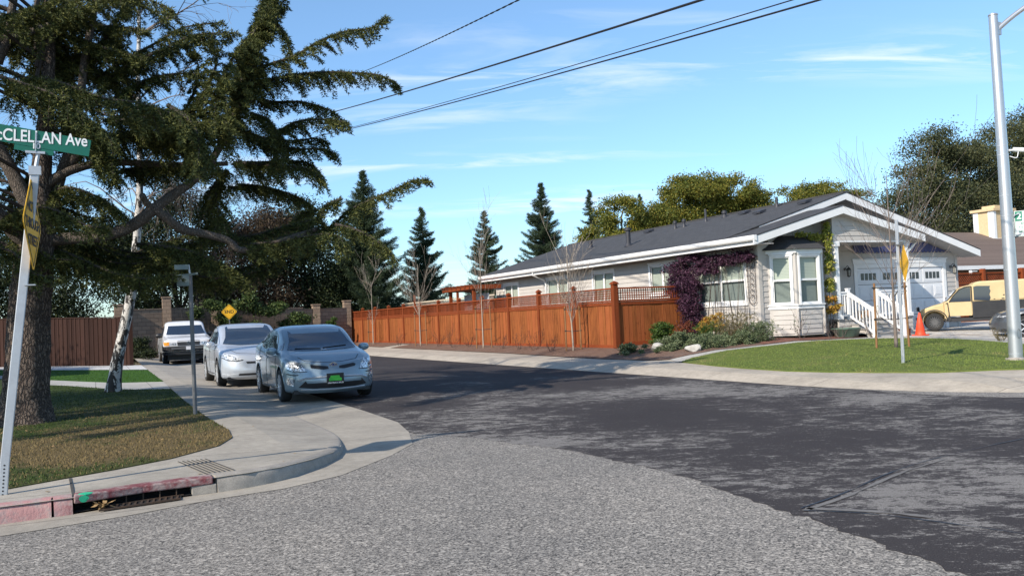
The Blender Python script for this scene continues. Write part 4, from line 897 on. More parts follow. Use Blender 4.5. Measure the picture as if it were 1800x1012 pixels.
CEDAR_LIMBS = [
  ([(-0.84, 16.3, 3.07), (-0.42, 16.2, 3.11), (0.0, 16.1, 3.13), (0.47, 16.0, 3.23), (0.74, 15.9, 3.38), (0.94, 15.8, 3.56)], 0.105, 0.095),
  ([(0.94, 15.8, 3.56), (1.34, 15.97, 3.88), (1.69, 16.14, 4.17), (2.05, 16.31, 4.64), (2.39, 16.49, 5.31), (2.59, 16.66, 5.99), (2.91, 16.83, 7.04), (3.28, 17.0, 7.79)], 0.085, 0.035),
  ([(0.96, 15.8, 3.58), (1.15, 15.83, 3.43), (1.4, 15.86, 3.24), (1.72, 15.89, 3.17), (2.14, 15.91, 3.05), (2.38, 15.94, 2.88), (2.93, 15.97, 3.0), (3.76, 16.0, 3.27)], 0.085, 0.045),
  ([(0.94, 15.8, 3.56), (0.82, 15.7, 3.7), (0.78, 15.6, 3.77)], 0.06, 0.05),
  ([(-0.7, 16.3, 3.97), (-0.44, 16.33, 4.18), (-0.05, 16.37, 4.36), (0.39, 16.4, 4.44), (0.93, 16.43, 4.44), (1.58, 16.47, 4.45), (2.27, 16.5, 4.5)], 0.085, 0.04),
  ([(-0.75, 16.3, 3.31), (-0.95, 16.3, 3.77), (-1.14, 16.3, 4.23), (-1.33, 16.3, 4.64), (-1.44, 16.3, 4.78)], 0.14, 0.09),
  ([(-0.84, 16.3, 2.93), (-1.15, 16.15, 3.29), (-1.44, 16.0, 3.63)], 0.14, 0.1),
  ([(-0.72, 16.3, 3.12), (-0.54, 16.37, 3.7), (-0.42, 16.44, 4.23), (-0.29, 16.51, 4.66), (-0.11, 16.59, 5.49), (-0.01, 16.66, 6.3), (0.15, 16.73, 7.13), (0.22, 16.8, 7.97)], 0.1, 0.05),
  ([(-0.42, 16.5, 4.29), (-0.05, 16.5, 4.67), (0.27, 16.5, 5.0)], 0.1, 0.06),
  ([(-0.4, 16.6, 4.6), (-0.51, 16.5, 5.01), (-0.79, 16.4, 5.4), (-1.11, 16.3, 5.54)], 0.07, 0.04),
  ([(-1.3, 16.4, 6.35), (-1.18, 16.4, 6.41), (-0.76, 16.4, 6.59), (-0.42, 16.4, 6.77)], 0.09, 0.05),
  ([(-1.31, 16.4, 6.02), (-1.13, 16.4, 6.51), (-1.08, 16.4, 6.89), (-0.99, 16.4, 7.38)], 0.09, 0.05),
]
CEDAR_TRUNK = [
  ([(-1.09, 16.3, -0.0), (-0.98, 16.3, 0.54), (-0.95, 16.3, 1.09), (-0.87, 16.3, 1.82), (-0.82, 16.3, 2.38), (-0.79, 16.3, 3.03)], 0, 0),
]
BIRCH_TRUNK = [
  ([(0.35, 22.0, 0.07), (0.45, 21.95, 0.83), (0.65, 21.9, 1.73), (0.81, 21.85, 2.5), (0.9, 21.8, 3.27), (0.99, 21.75, 4.18), (1.05, 21.7, 5.22), (1.06, 21.65, 6.52), (1.07, 21.6, 7.42), (1.13, 21.55, 8.73), (1.13, 21.5, 9.63)], 0, 0),
]
# ================================================================== vegetation
RN = np.random.default_rng(11)
def unit(v): return v/np.maximum(1e-9, np.linalg.norm(v, axis=-1, keepdims=True))
def blades(P, D, length, width, rng=RN):
    """triangles rooted at P pointing along D"""
    n = len(P); D = unit(D); r = unit(np.cross(D, rng.normal(size=(n, 3)))); w = np.asarray(width).reshape(-1, 1)*.5; l = np.asarray(length).reshape(-1, 1)
    return np.stack([P-r*w, P+r*w, P+D*l], 1).reshape(-1, 3)
def leafquads(P, size, rng=RN, flat=0.0, aspect=.55, down=0.0):
    n = len(P); d = rng.normal(size=(n, 3)); d[:, 2] = d[:, 2]*(1-flat)-down; d = unit(d); r = unit(np.cross(d, rng.normal(size=(n, 3)))); s = np.asarray(size).reshape(-1, 1)*rng.uniform(.7, 1.3, (n, 1))
    return np.stack([P, P+d*s*.5+r*s*aspect*.5, P+d*s, P+d*s*.5-r*s*aspect*.5], 1).reshape(-1, 3)
M['cedar_needle'] = leafmat('cedar_needles', (.036, .054, .017), (.078, .090, .025), (.14, .14, .033), .16, .9, .7)
M['conifer_needle'] = leafmat('dark_conifer_needles', (.040, .064, .034), (.060, .086, .040), None, .2, 1.0)
M['olive_leaf'] = leafmat('olive_green_leaves', (.155, .165, .025), (.10, .125, .022), (.24, .19, .03), .3, .5)
M['euc_leaf'] = leafmat('grey_green_leaves', (.075, .085, .035), (.045, .060, .028), (.13, .125, .05), .25, .35)
M['dark_leaf'] = leafmat('dark_evergreen_leaves', (.014, .025, .009), (.024, .036, .012), (.05, .062, .018), .2, .6)
M['ivy_leaf'] = leafmat('broad_green_leaves', (.065, .105, .025), (.035, .06, .018), (.13, .16, .045), .3, 1.0)
M['brown_leaf'] = leafmat('dry_brown_leaves', (.075, .050, .030), (.05, .035, .022), (.11, .075, .04), .3, 1.0)
M['purple_leaf'] = leafmat('purple_leaves', (.052, .018, .040), (.032, .012, .026), (.13, .055, .095), .15, 2.2)
M['lime_leaf'] = leafmat('yellow_green_leaves', (.34, .36, .07), (.22, .28, .05), (.50, .42, .10), .4, 2.0); M['gold_leaf'] = leafmat('golden_leaves', (.50, .33, .06), (.36, .26, .05), (.45, .18, .05), .35, 3.0)
M['sage_leaf'] = leafmat('grey_green_groundcover', (.12, .155, .075), (.075, .105, .045), (.20, .22, .12), .2, 2.0); M['bush_leaf'] = leafmat('fresh_green_leaves', (.055, .11, .02), (.035, .075, .015), (.11, .16, .03), .3, 3.0)
M['tawny'] = leafmat('tawny_stems', (.20, .16, .08), (.13, .12, .06), (.28, .22, .12), .3, 3.0); M['pink_flower'] = leafmat('pink_flowers', (.45, .12, .22), (.30, .06, .14), (.6, .3, .4), .3, 5.0)
M['red_leaf'] = leafmat('red_brown_leaves', (.15, .035, .02), (.10, .03, .02), (.22, .08, .03), .2, 4.0)
def mk_bark(name, a, b, sc=9, st=(1, 1, .35), bs=1.0, bd=.04):
    t = NT(name); p = t.pos(); v = t.n('ShaderNodeTexVoronoi', i_Vector=t.n('ShaderNodeVectorMath', operation='ADD', i_0=t.scale(p, st), i_1=t.scale(t.n('ShaderNodeTexNoise', i_Vector=p, i_Scale=12.0, i_Detail=3.0).outputs['Color'], (.07, .07, .07))).outputs[0], i_Scale=float(sc), feature='DISTANCE_TO_EDGE'); n = t.noise(p, sc*2.5, 5, .7)
    f = t.rng(v.outputs['Distance'], .02, .22); t.base(t.mul(.6, t.mix(f, b, a), t.mix(n, (.5, .5, .5), (1.4, 1.4, 1.4)))); t.set(Roughness=.95); t.bump(t.math('ADD', f, t.math('MULTIPLY', n, .5)), bs, bd); return t.m
M['bark'] = mk_bark('rough_brown_bark', (.18, .135, .105), (.05, .036, .03), 24, (1, 1, .3)); M['bark_limb'] = mk_bark('grey_limb_bark', (.15, .122, .10), (.08, .065, .052), 34, bd=.015)
M['twig'] = pm('grey_twig', (.20, .16, .135), (.13, .10, .085), 10, .8, 0); M['twig_dark'] = pm('dark_twig', (.055, .042, .035), rough=.9, bump=0); M['pale_bark'] = pm('pale_sapling_bark', (.38, .32, .25), (.28, .23, .18), 9, .8, .2)
t = NT('birch_bark'); p = t.pos(); n = t.noise(t.scale(p, (3, 3, 1.2)), 3.2, 5, .65, .6); v = t.noise(t.scale(p, (2, 2, 9)), 3, 3, .6); low = t.rng(t.n('ShaderNodeSeparateXYZ', i_0=p).outputs[2], .1, 3.0, .07, 0.0)
t.base(t.mix(t.math('GREATER_THAN', t.math('ADD', n, low), .53), t.mix(t.rng(v, .55, .7), (.52, .50, .47), (.30, .29, .27)), (.025, .022, .02))); t.set(Roughness=.8); t.bump(n, .8, .03); M['birch_bark'] = t.m

# ---------------------------------------------------------------- the big cedar at the left
def spray(path, droop, dens=1.0, seed=0, needle=.052, sidew=1.0):
    """needles of one drooping bough; returns (triangle verts, twig paths)"""
    rg = np.random.default_rng(seed); P = smoothpath(path, 6); P = [np.array(p) for p in P]; tw = []; seg = []
    L = sum(np.linalg.norm(P[i+1]-P[i]) for i in range(len(P)-1)); acc = 0; tri_p = []; tri_d = []; tot = 0
    for i in range(len(P)-1):
        a, b = P[i], P[i+1]; d = b-a; l = np.linalg.norm(d); d = d/max(l, 1e-6); n = max(1, int(l/.036*dens)); 
        n = max(1, int(l/.062*dens)); h = np.array([-d[1], d[0], 0.0]); h = h/max(np.linalg.norm(h), 1e-6)
        for k in range(n):
            fr = (acc+l*k/n)/L; p = a+d*l*rg.random(); taper = (1-fr)**.6*.75+.25
            for sd in (-1, 1):
                o = h*sd*rg.uniform(.2, 1.0)*sidew+d*rg.uniform(.1, 1.0)+np.array([0, 0, -rg.uniform(0, .75)]); o = o/np.linalg.norm(o)
                ln = droop*rg.uniform(.3, 1.0)*taper; m = max(3, int(ln/.022)); t_ = np.linspace(0, 1, m)[:, None]
                q = p+o*ln*t_+np.array([0, 0, -1.0])*ln*.55*t_**2; tw.append(q)
                s2 = np.array([-o[1], o[0], 0.0]); s2 = s2/max(np.linalg.norm(s2), 1e-6); nn = 10; wd = .095*(1-.6*t_)
                off_ = rg.uniform(-1, 1, (m*nn, 1)); Pq = np.repeat(q, nn, 0)+s2*off_*np.repeat(wd, nn, 0)+np.array([0, 0, -1.0])*np.abs(off_)*np.repeat(wd, nn, 0)*.5+rg.normal(size=(m*nn, 3))*.008
                Dq = s2*off_*.8+o*.45+rg.normal(size=(m*nn, 3))*.42+np.array([0, 0, .05])
                tri_p.append(Pq); tri_d.append(Dq)
        q = a+d*l*rg.random((n*16, 1)); tri_p.append(q+rg.normal(size=(n*16, 3))*.02); tri_d.append(rg.normal(size=(n*16, 3))*.8+d*.4+np.array([0, 0, .4]))
        acc += l
    tp = np.concatenate(tri_p); td = np.concatenate(tri_d)
    return blades(tp, td, needle*rg.uniform(.7, 1.4, len(tp)), .020, rg), tw
CT = empty('cedar_tree', (-1.0, 16.3, .1), 'huge dark cedar with spreading drooping boughs and thick rough trunk on the left lawn', 'tree')
m = MB(); rr = random.Random(3)
tp = smoothpath([(-1.06, 16.3, -.05), (-1.04, 16.3, .12), (-1.02, 16.3, .45), (-.98, 16.3, 1.0), (-.95, 16.3, 1.8), (-.86, 16.3, 2.6), (-.80, 16.3, 3.2), (-.72, 16.35, 4.2), (-.60, 16.5, 5.5), (-.5, 16.6, 7.5), (-.4, 16.7, 10.5)], 4)
rad = np.interp(np.linspace(0, 10, len(tp)), [0, 1, 2, 3, 5, 6, 7, 8, 9, 10], [.62, .50, .36, .33, .30, .25, .16, .11, .08, .04])
m.tube(tp, list(rad), 22, wob=.07, rnd=rr); CTR = m.build('trunk', 'bark', CT, smooth=True)
for pts, r0, r1 in CEDAR_LIMBS:
    P = smoothpath(pts, 5); MB().tube(P, list(np.linspace(r0, r1, len(P))), 10, wob=.05, rnd=rr).build('limb', 'bark_limb', CT, smooth=True)
# more boughs out of the frame, to the back and over the street, so that the tree is whole; the last, left set is added for shade
extra = []
rgx = random.Random(21)
for i in range(30):
    a = rgx.uniform(0, 6.28); z = rgx.uniform(3.2, 10.5); rr_ = rgx.uniform(1.8, 4.6)*(1-max(0, z-6)/9); x0, y0 = -.65, 16.5
    if -2.6 < a-6.28 < -1.0 or (3.6 < a < 5.3): a = rgx.uniform(.3, 3.2)
    if z < 6.4 and math.cos(a) > -.2: z += 2.8
    p = [(x0+math.cos(a)*rr_*k/3, y0+math.sin(a)*rr_*k/3, z+[0, .25, .2, -.15][k]*1.2) for k in range(4)]; extra.append((p, .55))
for i in range(12):  # unseen left boughs added to shade the lawn and sidewalk
    a = rgx.uniform(2.55, 4.15); z = rgx.uniform(3.3, 7.5); rr_ = rgx.uniform(4.0, 7.5)*(1-max(0, z-5)/9); x0, y0 = -1.9, 16.0-.3*z+rgx.uniform(-.5, 2.2)
    extra.append(([(x0+math.cos(a)*rr_*k/4, y0+math.sin(a)*rr_*k/4, z+[0, .3, .35, .15, -.25][k]) for k in range(5)], .8))
allv = []; tm = MB()
more = []
for p, dr_ in CEDAR_SPRAYS:
    if max(q[0] for q in p) > 4.3: continue
    dx, dy, dz = rgx.uniform(-.25, .2), rgx.uniform(.5, 1.6), rgx.uniform(-.12, .25)
    zm = sum(q[2] for q in p)/len(p)
    if zm > 4.6 and not (p[0][0] < 2.6 and rgx.random() < .4): continue
    more.append(([(x+dx, y+dy, z+dz+.05*k) for k, (x, y, z) in enumerate(p)], dr_))
    if p[0][0] < 1.6 and rgx.random() < .5: more.append(([(x-dx, y+dy*1.9, z+dz*1.5) for k, (x, y, z) in enumerate(p)], dr_))
ALLS = CEDAR_SPRAYS+more
for i, (p, dr_) in enumerate(ALLS+extra):
    main = i < len(ALLS)
    v, tw = spray(p, dr_*(1.0 if main else 1.1), (1.25 if i < len(CEDAR_SPRAYS) else .85) if main else .55, seed=i, needle=.052 if main else .065); allv.append(v)
    P = smoothpath(p, 3); tm.tube(P, list(np.linspace(.035, .008, len(P))), 6)
    for q in tw[::5]: tm.tube([q[0], q[len(q)//2], q[-1]], [.005, .004, .002], 3, caps=False)
    if not main: tm.tube([(-.75, 16.4, max(2.8, p[0][2]-.5)), p[0], p[1]], [.03, .03, .03], 6)
tm.build('twigs', 'twig_dark', CT, fix=False)
o = npmesh('crown', np.concatenate(allv), 3, 'cedar_needle', CT)
print('cedar tris', sum(len(v) for v in allv)//3)
# dead hanging twigs
# ---------------------------------------------------------------- bare twiggy crowns
def twigs(m, p, d, L, r, depth, rg, spread=.55, up=.15, kids=(2, 4), curve=.15, nseg=4, minr=.0022, droop=0):
    d = Vector(d).normalized(); P = [Vector(p)]; 
    for i in range(nseg):
        d = (d+Vector((rg.gauss(0, curve), rg.gauss(0, curve), rg.gauss(0, curve)+up*.3-droop*.4))).normalized(); P.append(P[-1]+d*(L/nseg))
    m.tube(P, list(np.linspace(r, max(minr, r*.45), nseg+1)), 5 if r > .012 else 3, caps=False)
    if depth <= 0: return
    for k in range(rg.randint(*kids)):
        i = rg.randint(1, nseg); a = rg.uniform(0, 6.28); u = d.orthogonal().normalized(); u.rotate(Matrix.Rotation(a, 3, d)); nd = (d+u*spread*rg.uniform(.6, 1.4)+Vector((0, 0, up-droop))).normalized()
        twigs(m, P[i], nd, L*rg.uniform(.5, .8), max(minr, r*.5), depth-1, rg, spread, up, kids, curve, nseg, minr, droop)
BT = empty('birch_tree', (.35, 22, .12), 'leaning white birch with black fissured bark on the left lawn', 'tree')
bp_ = smoothpath(BIRCH_TRUNK[0][0], 3); m = MB(); rr = random.Random(5); rad = list(np.interp(np.linspace(0, 1, len(bp_)), [0, .06, .12, .35, .7, 1], [.22, .15, .125, .10, .06, .03])); m.tube(bp_, rad, 16, wob=.05, rnd=rr); m.build('trunk', 'birch_bark', BT, smooth=True)
m = MB(); rg = random.Random(9)
for i in range(34):
    k = rg.uniform(.45, 1.0); p = bp_[int(k*(len(bp_)-1))]; a = rg.uniform(0, 6.28); L = rg.uniform(1.2, 2.6)*(1.25-.5*k); twigs(m, p, (math.cos(a), math.sin(a), .7), L, .022, 3, rg, .5, .05, (2, 4), .16, 4, .003, droop=.18)
m.build('crown', 'twig', BT, fix=False)
# ---------------------------------------------------------------- conifers beyond
def conifer(name, x, y, h, w, label, seed, base=.3, n=1.0):
    root = empty(name, (x, y, base), label, 'tree', 'dark conifers standing beyond the house and fence'); rg = np.random.default_rng(seed)
    MB().tube([(x, y, base), (x+.1, y, h*.5), (x, y, h)], [.28, .15, .02], 8).build('trunk', 'bark', root)
    tris = []; nb = int(270*n*(h/12)); m = MB()
    for i in range(nb):
        f = (i+.5)/nb; z = base+.6+(h-base-.6)*f; r = w*.64*((1-f)**.8)*rg.uniform(.55, 1.35)*(1-.25*math.exp(-f*9))*(1 if f < .8 else 1-(f-.8)*2.2)+.07; a = rg.uniform(0, 6.283); d = np.array([math.cos(a), math.sin(a), 0.0]); k = max(4, int(r/.09))
        t_ = np.linspace(.1, 1, k)[:, None]; q = np.array([x, y, z])+d*r*t_+np.array([0, 0, 1.0])*(r*(-.22*t_+.40*t_**3)); 
        side = np.array([-d[1], d[0], 0]); nn = int(30*(1 if f < .7 else 1-(f-.7)*2))
        Q = np.repeat(q, nn, 0)+rg.normal(size=(k*nn, 3))*np.array([.10, .10, .06])*(.5+.5*w/3)*(1.1-.7*f)+side*rg.normal(size=(k*nn, 1))*.12*(1.1-.8*f); D = rg.normal(size=(k*nn, 3))*.6+d*.9+np.array([0, 0, .55*1.0])
        tris.append(blades(Q, D, rg.uniform(.10, .20, len(Q)), .036, rg))
        if i % 3 == 0: m.tube([q[0], q[-1]], [.03, .008], 3, caps=False)
    m.build('branches', 'twig_dark', root, fix=False); npmesh('crown', np.concatenate(tris), 3, 'conifer_needle', root)
conifer('conifer_tree', 16.9, 58.5, 11.9, 4.8, 'tallest dark conifer, just left of the gap above the far end of the redwood fence', 1, n=1.6)
conifer('conifer_tree', 22.0, 61.2, 9.8, 3.3, 'slim dark conifer, second from the left along the skyline', 2)
conifer('conifer_tree', 28.0, 63.4, 9.9, 3.3, 'dark conifer just left of the far end of the grey roof', 3)
conifer('conifer_tree', 34.0, 65.0, 12.5, 4.2, 'dense dark conifer rising behind the far end of the grey roof', 4, n=1.4)
conifer('conifer_tree', 40.0, 67.3, 12.4, 3.3, 'narrow dark conifer left of the olive green trees', 5)
conifer('conifer_tree', 48.3, 71.6, 12.8, 3.0, 'small conifer tip between the two olive green crowns', 6)
# ---------------------------------------------------------------- broadleaf trees
def crown_pts(rg, blobs, n, shell=.55, sub=9, subr=.34):
    """leaf positions: clumps spread over each blob (x,y,z,rx,ry,rz)"""
    out = []; vol = np.array([b[3]*b[5] for b in blobs]); vol = vol/vol.sum()
    for b, f in zip(blobs, vol):
        k = max(3, int(sub*b[3]*b[5]*1.2)); c = unit(rg.normal(size=(k, 3)))*rg.uniform(shell, 1.0, (k, 1))*np.array(b[3:6])+np.array(b[:3]); N = int(n*f); idx = rg.integers(0, k, N)
        rr_ = subr*(b[3]*b[5])**.25; out.append(c[idx]+rg.normal(size=(N, 3))*rr_*np.array([1, 1, .62]))
    return np.concatenate(out)
def tree(name, base, blobs, n, size, mat, label, seed, cat='tree', group=None, trunk=.25, bark='bark', forks=True, sub=9, subr=.34, shell=.55):
    root = empty(name, base, label, cat, group); rg = np.random.default_rng(seed); r2 = random.Random(seed); m = MB(); bx, by, bz = base
    ctr = np.mean([b[:3] for b in blobs], 0); m.tube(smoothpath([(bx, by, bz-.2), (bx+.1, by, bz+(ctr[2]-bz)*.4), (float(ctr[0]), float(ctr[1]), float(ctr[2]))], 4), list(np.linspace(trunk, trunk*.4, 9)), 10); 
    for b in blobs: m.tube(smoothpath([(bx+.05, by, bz+(ctr[2]-bz)*.35), ((bx+b[0])/2, (by+b[1])/2, (bz+b[2])*.55), (b[0], b[1], b[2]), (b[0]+b[3]*.4, b[1], b[2]+b[5]*.5)], 3), list(np.linspace(trunk*.5, .03, 10)), 6)
    m.build('trunk', bark, root, smooth=True); P = crown_pts(rg, blobs, n, shell, sub, subr); npmesh('crown', leafquads(P, size, rg), 3, mat, root, nper=4)
    return root
tree('olive_tree', (37.6, 58, .3), [(35.6, 58, 7.0, 1.6, 2, 1.2), (37.3, 58, 8.9, 1.7, 2, 1.5), (38.9, 58, 7.7, 1.2, 1.5, 1.1), (36.5, 58.5, 6.3, 1.8, 2, 1.2)], 30000, .17, 'olive_leaf', 'smaller olive green round tree left of the big one behind the roof', 31, group='olive green trees behind the roof', sub=9, subr=.27)
tree('olive_tree', (45.5, 58, .3), [(41.0, 58, 8.6, 1.7, 2, 1.6), (43.2, 58, 10.4, 1.8, 2, 1.8), (45.6, 58, 11.0, 1.9, 2, 1.8), (48.2, 58, 10.9, 1.9, 2, 1.9), (50.2, 58, 9.6, 1.5, 2, 1.8), (39.6, 58.5, 7.6, 1.2, 1.5, 1.1), (46, 58.5, 8.6, 3.8, 2, 1.5), (42, 58, 7.9, 2, 2, 1.2)], 90000, .17, 'olive_leaf', 'largest olive green tree with a wide lumpy crown behind the grey roof', 32, group='olive green trees behind the roof', sub=9, subr=.27)
tree('olive_tree', (69, 70, .3), [(65.4, 70, 12.3, 1.3, 2, 1.2), (68.3, 70, 12.9, 1.7, 2, 1.3), (71.2, 70, 13.0, 2.2, 2, 1.2), (74.4, 70, 12.6, 2.0, 2, 1.1), (70, 70.5, 11, 5.5, 2, 2)], 34000, .2, 'olive_leaf', 'olive green treetops over the front peak of the roof', 33, group='olive green trees behind the roof', sub=5)
tree('tall_tree', (64, 48, .2), [(56.0, 48, 8.6, 1.5, 2, 1.8), (58.5, 48, 11.2, 2.2, 2, 1.2), (60.2, 48, 13.6, 2.4, 2, 1.2), (63, 48, 12.4, 2.6, 2, 1.5), (65.6, 48, 12.9, 2.0, 2, 1.1), (60.5, 48, 9.4, 3.0, 2.5, 1.5), (64, 49, 8.6, 3.6, 3, 2.6), (59, 48, 6.6, 3.0, 2, 1.6), (66, 48, 10.3, 2.6, 2, 1.6), (63, 50, 5.4, 4.6, 2, 2.2)], 100000, .17, 'euc_leaf', 'tall open grey green tree behind the neighbouring roof', 41, sub=4.5, subr=.42, shell=.35, group='tall grey green trees at the right')
tree('tall_tree', (72, 50, .2), [(71.5, 50, 15.0, 2.2, 2, 1.7), (74.5, 50, 16.2, 2.6, 2, 2.0), (73, 50, 12.4, 3.2, 2.5, 2.0), (70.6, 50, 10.0, 3, 2.5, 2.0), (75, 50, 9, 4, 3, 3), (71, 51, 6.5, 4.5, 3, 2.6), (78, 51, 13, 4, 3, 3.5)], 84000, .17, 'euc_leaf', 'dense tall tree behind the lamp pole at the right edge', 42, sub=4.5, subr=.45, shell=.35, group='tall grey green trees at the right')
# ---------------------------------------------------------------- dark trees behind the block wall, left
tree('dark_tree', (4.6, 57, .2), [(1.6, 57, 7.2, 1.8, 2, 1.6), (3.4, 57, 7.0, 2.6, 2, 2.2), (5.0, 57, 5.0, 2.4, 2, 1.8), (2.2, 57, 4.8, 2.0, 2, 1.6), (3, 57, 3.2, 3, 2, 1.3), (7, 57, 3.4, 2, 2, 1.2), (6.4, 57, 8.0, 1.6, 2, 1.6), (4.4, 57, 9.6, 1.6, 1.6, 1.2)], 52000, .15, 'dark_leaf', 'dark tree above the block wall behind the white birch', 51, sub=4, subr=.4, shell=.3, group='dark trees beyond the block wall')
tree('dark_tree', (9.2, 58, .2), [(8.6, 58, 6.4, 2.2, 2, 2.6), (10.4, 58, 7.8, 2.0, 2, 2.0), (9.4, 58, 4.2, 2.6, 2, 1.6), (7.4, 58, 4.0, 1.8, 2, 1.4), (9.5, 58, 3.0, 3.6, 2, 1.0)], 42000, .15, 'brown_leaf', 'brownish half bare tree beyond the wall above the yellow end sign', 52, sub=3.5, subr=.4, shell=.3, group='dark trees beyond the block wall')
tree('dark_tree', (13.2, 59, .2), [(12.6, 59, 5.6, 2.6, 2, 2.8), (11, 59, 7.4, 1.8, 2, 2.2), (13.5, 59, 2.8, 3.4, 2, 1.0), (14.0, 59, 3.9, 2.6, 2, 1.5), (12.6, 59, 8.4, 1.5, 2, 1.5), (15.4, 59, 5.0, 1.6, 2, 1.8)], 60000, .15, 'dark_leaf', 'dense tall tree behind the far left end of the redwood fence', 53, sub=5, subr=.4, shell=.3, group='dark trees beyond the block wall')
tree('dark_tree', (-3, 56, .2), [(-3.5, 56, 6, 2.6, 2, 2.4), (-1.2, 56, 4.2, 2.2, 2, 1.8), (-5.5, 56, 4.4, 2.6, 2, 2.2), (-3, 56, 8.6, 2, 2, 1.6), (-2.5, 56, 2.6, 3.2, 2, 1.4)], 34000, .15, 'dark_leaf', 'dark tree behind the brown board fence', 54, sub=3, subr=.4, shell=.3, group='dark trees beyond the block wall')
m = MB(); rg = random.Random(61); TW = empty('bare_tree', (6.5, 56, .2), 'leafless twiggy tree showing sky between the cedar boughs', 'tree')
m.tube([(5.6, 56, 0), (5.7, 56, 4), (5.9, 56, 8)], [.16, .12, .05], 8); m.tube([(6.6, 56.3, 0), (6.9, 56.3, 5), (6.6, 56.3, 9.5)], [.14, .1, .04], 8)
for i in range(46):
    z = rg.uniform(2.5, 8.6); a = rg.uniform(0, 6.28); twigs(m, (5.7+rg.choice([0, 1.1]), 56, z), (math.cos(a), math.sin(a)*.6, .8), rg.uniform(1.4, 2.8), .03, 3, rg, .5, .1, (2, 4), .12, 3, .006)
m.build('trunk', 'twig_dark', TW, fix=False)
# shrubs and hanging ivy at the wall
def shrub(name, blobs, n, size, mat, label, seed, group=None, stems=True, sub=30, subr=.12, cat='shrub', down=0):
    c = np.mean([b[:3] for b in blobs], 0); gx_, gy_ = float(c[0]), float(c[1]); rg = np.random.default_rng(seed); r2 = random.Random(seed); root = empty(name, (gx_, gy_, hz(gx_, gy_)), label, cat, group)
    P = crown_pts(rg, blobs, n, .3, sub, subr); npmesh('foliage', leafquads(P, size, rg, down=down), 3, mat, root, nper=4)
    if stems:
        m = MB()
        for b in blobs:
            for k in range(5):
                a = r2.uniform(0, 6.28); z0 = hz(b[0], b[1]); m.tube([(b[0], b[1], z0), (b[0]+math.cos(a)*b[3]*.4, b[1]+math.sin(a)*b[4]*.4, (z0+b[2])/2), (b[0]+math.cos(a)*b[3]*.8, b[1]+math.sin(a)*b[4]*.8, b[2]+b[5]*.4)], [.012, .008, .004], 4, caps=False)
        m.build('stems', 'twig_dark', root, fix=False)
    return root
shrub('hedge_shrub', [(2.2, 46.5, .75, .75, 1.2, .65), (1.8, 48, .9, .6, 1, .8)], 9000, .09, 'bush_leaf' if False else 'dark_leaf', 'low dark shrub by the sidewalk at the foot of the block wall', 71, sub=8, subr=.2)
shrub('ivy_shrub', [(9.0, 51.6, 2.6, 1.2, .5, .6), (10.2, 51.8, 1.7, .9, .5, .7), (8.0, 51.5, 2.9, .8, .4, .5), (11.2, 52.0, 2.2, .7, .4, .6)], 9000, .15, 'ivy_leaf', 'broad leaved green shrub spilling over the wall beside the end sign', 72, sub=7, subr=.22)
shrub('ivy_shrub', [(6.0, 50.8, 3.0, .9, .4, .5), (4.8, 50.6, 2.5, .7, .3, .4), (7.2, 51.2, 1.6, 1.2, .4, .8)], 6000, .13, 'ivy_leaf', 'sparser green creeper hanging over the wall above the white pickup', 73, sub=6, subr=.22)
shrub('round_shrub', [(13.2, 53.6, 1.5, .55, .5, .42)], 3000, .08, 'bush_leaf', 'small bright green clipped shrub against the block wall left of the redwood fence', 74, sub=20, subr=.1)
# ---------------------------------------------------------------- vines on the house
shrub('purple_vine', [(17.85, 24.4, 2.75, .34, .85, .45), (17.85, 24.4, 2.1, .32, .85, .5), (17.85, 24.2, 1.5, .30, .7, .5), (17.75, 23.65, .95, .42, .4, .5), (17.65, 23.6, 1.6, .42, .34, .45), (17.7, 23.7, 2.2, .45, .4, .4), (17.92, 23.2, 2.85, .22, .7, .38), (17.95, 22.4, 3.0, .2, .55, .26), (17.95, 21.75, 3.02, .2, .5, .24), (17.95, 21.15, 3.04, .2, .4, .22), (17.86, 24.7, 1.3, .2, .3, .5), (17.95, 22.7, 2.72, .12, .4, .15), (17.8, 23.7, 3.15, .25, .7, .15)], 40000, .06, 'purple_leaf', 'purple leaved creeper covering the corner of the grey wall above the fence end', 81, sub=500, subr=.11, cat='vine', down=.5)
LV = shrub('climbing_vine', [(20.62, 20.45, 3.4, .16, .12, .45), (20.60, 20.42, 2.75, .15, .12, .4), (20.62, 20.42, 2.1, .15, .12, .35), (20.60, 20.4, 3.85, .10, .1, .25), (20.2, 20.5, 3.55, .4, .08, .10), (19.6, 20.5, 3.62, .35, .06, .07)], 3600, .075, 'lime_leaf', 'yellow green climber on a thin trellis at the left of the porch', 82, stems=False, sub=500, subr=.07, cat='vine')
P = crown_pts(np.random.default_rng(3), [(20.62, 20.4, 1.35, .24, .16, .3), (20.62, 20.4, 1.7, .18, .14, .25)], 420, .3, 60, .07); npmesh('lower_leaves', leafquads(P, .11), 3, 'gold_leaf', LV, nper=4)
m = MB()
for dx in (-.12, .14): m.cyl((20.62+dx, 20.5, .5), (20.62+dx, 20.5, 3.3), .009, 5)
for k in range(14): m.bar((20.5, 20.5, .7+k*.19), (20.76, 20.5, .7+k*.19), .008, .008)
m.tube(smoothpath([(20.6, 20.42, .45), (20.55, 20.4, 1.3), (20.66, 20.4, 2.2), (20.58, 20.4, 3.2), (20.62, 20.4, 3.9), (20.2, 20.5, 3.6), (19.4, 20.5, 3.66)], 5), .013, 5); m.build('vine_stem', 'twig', LV)
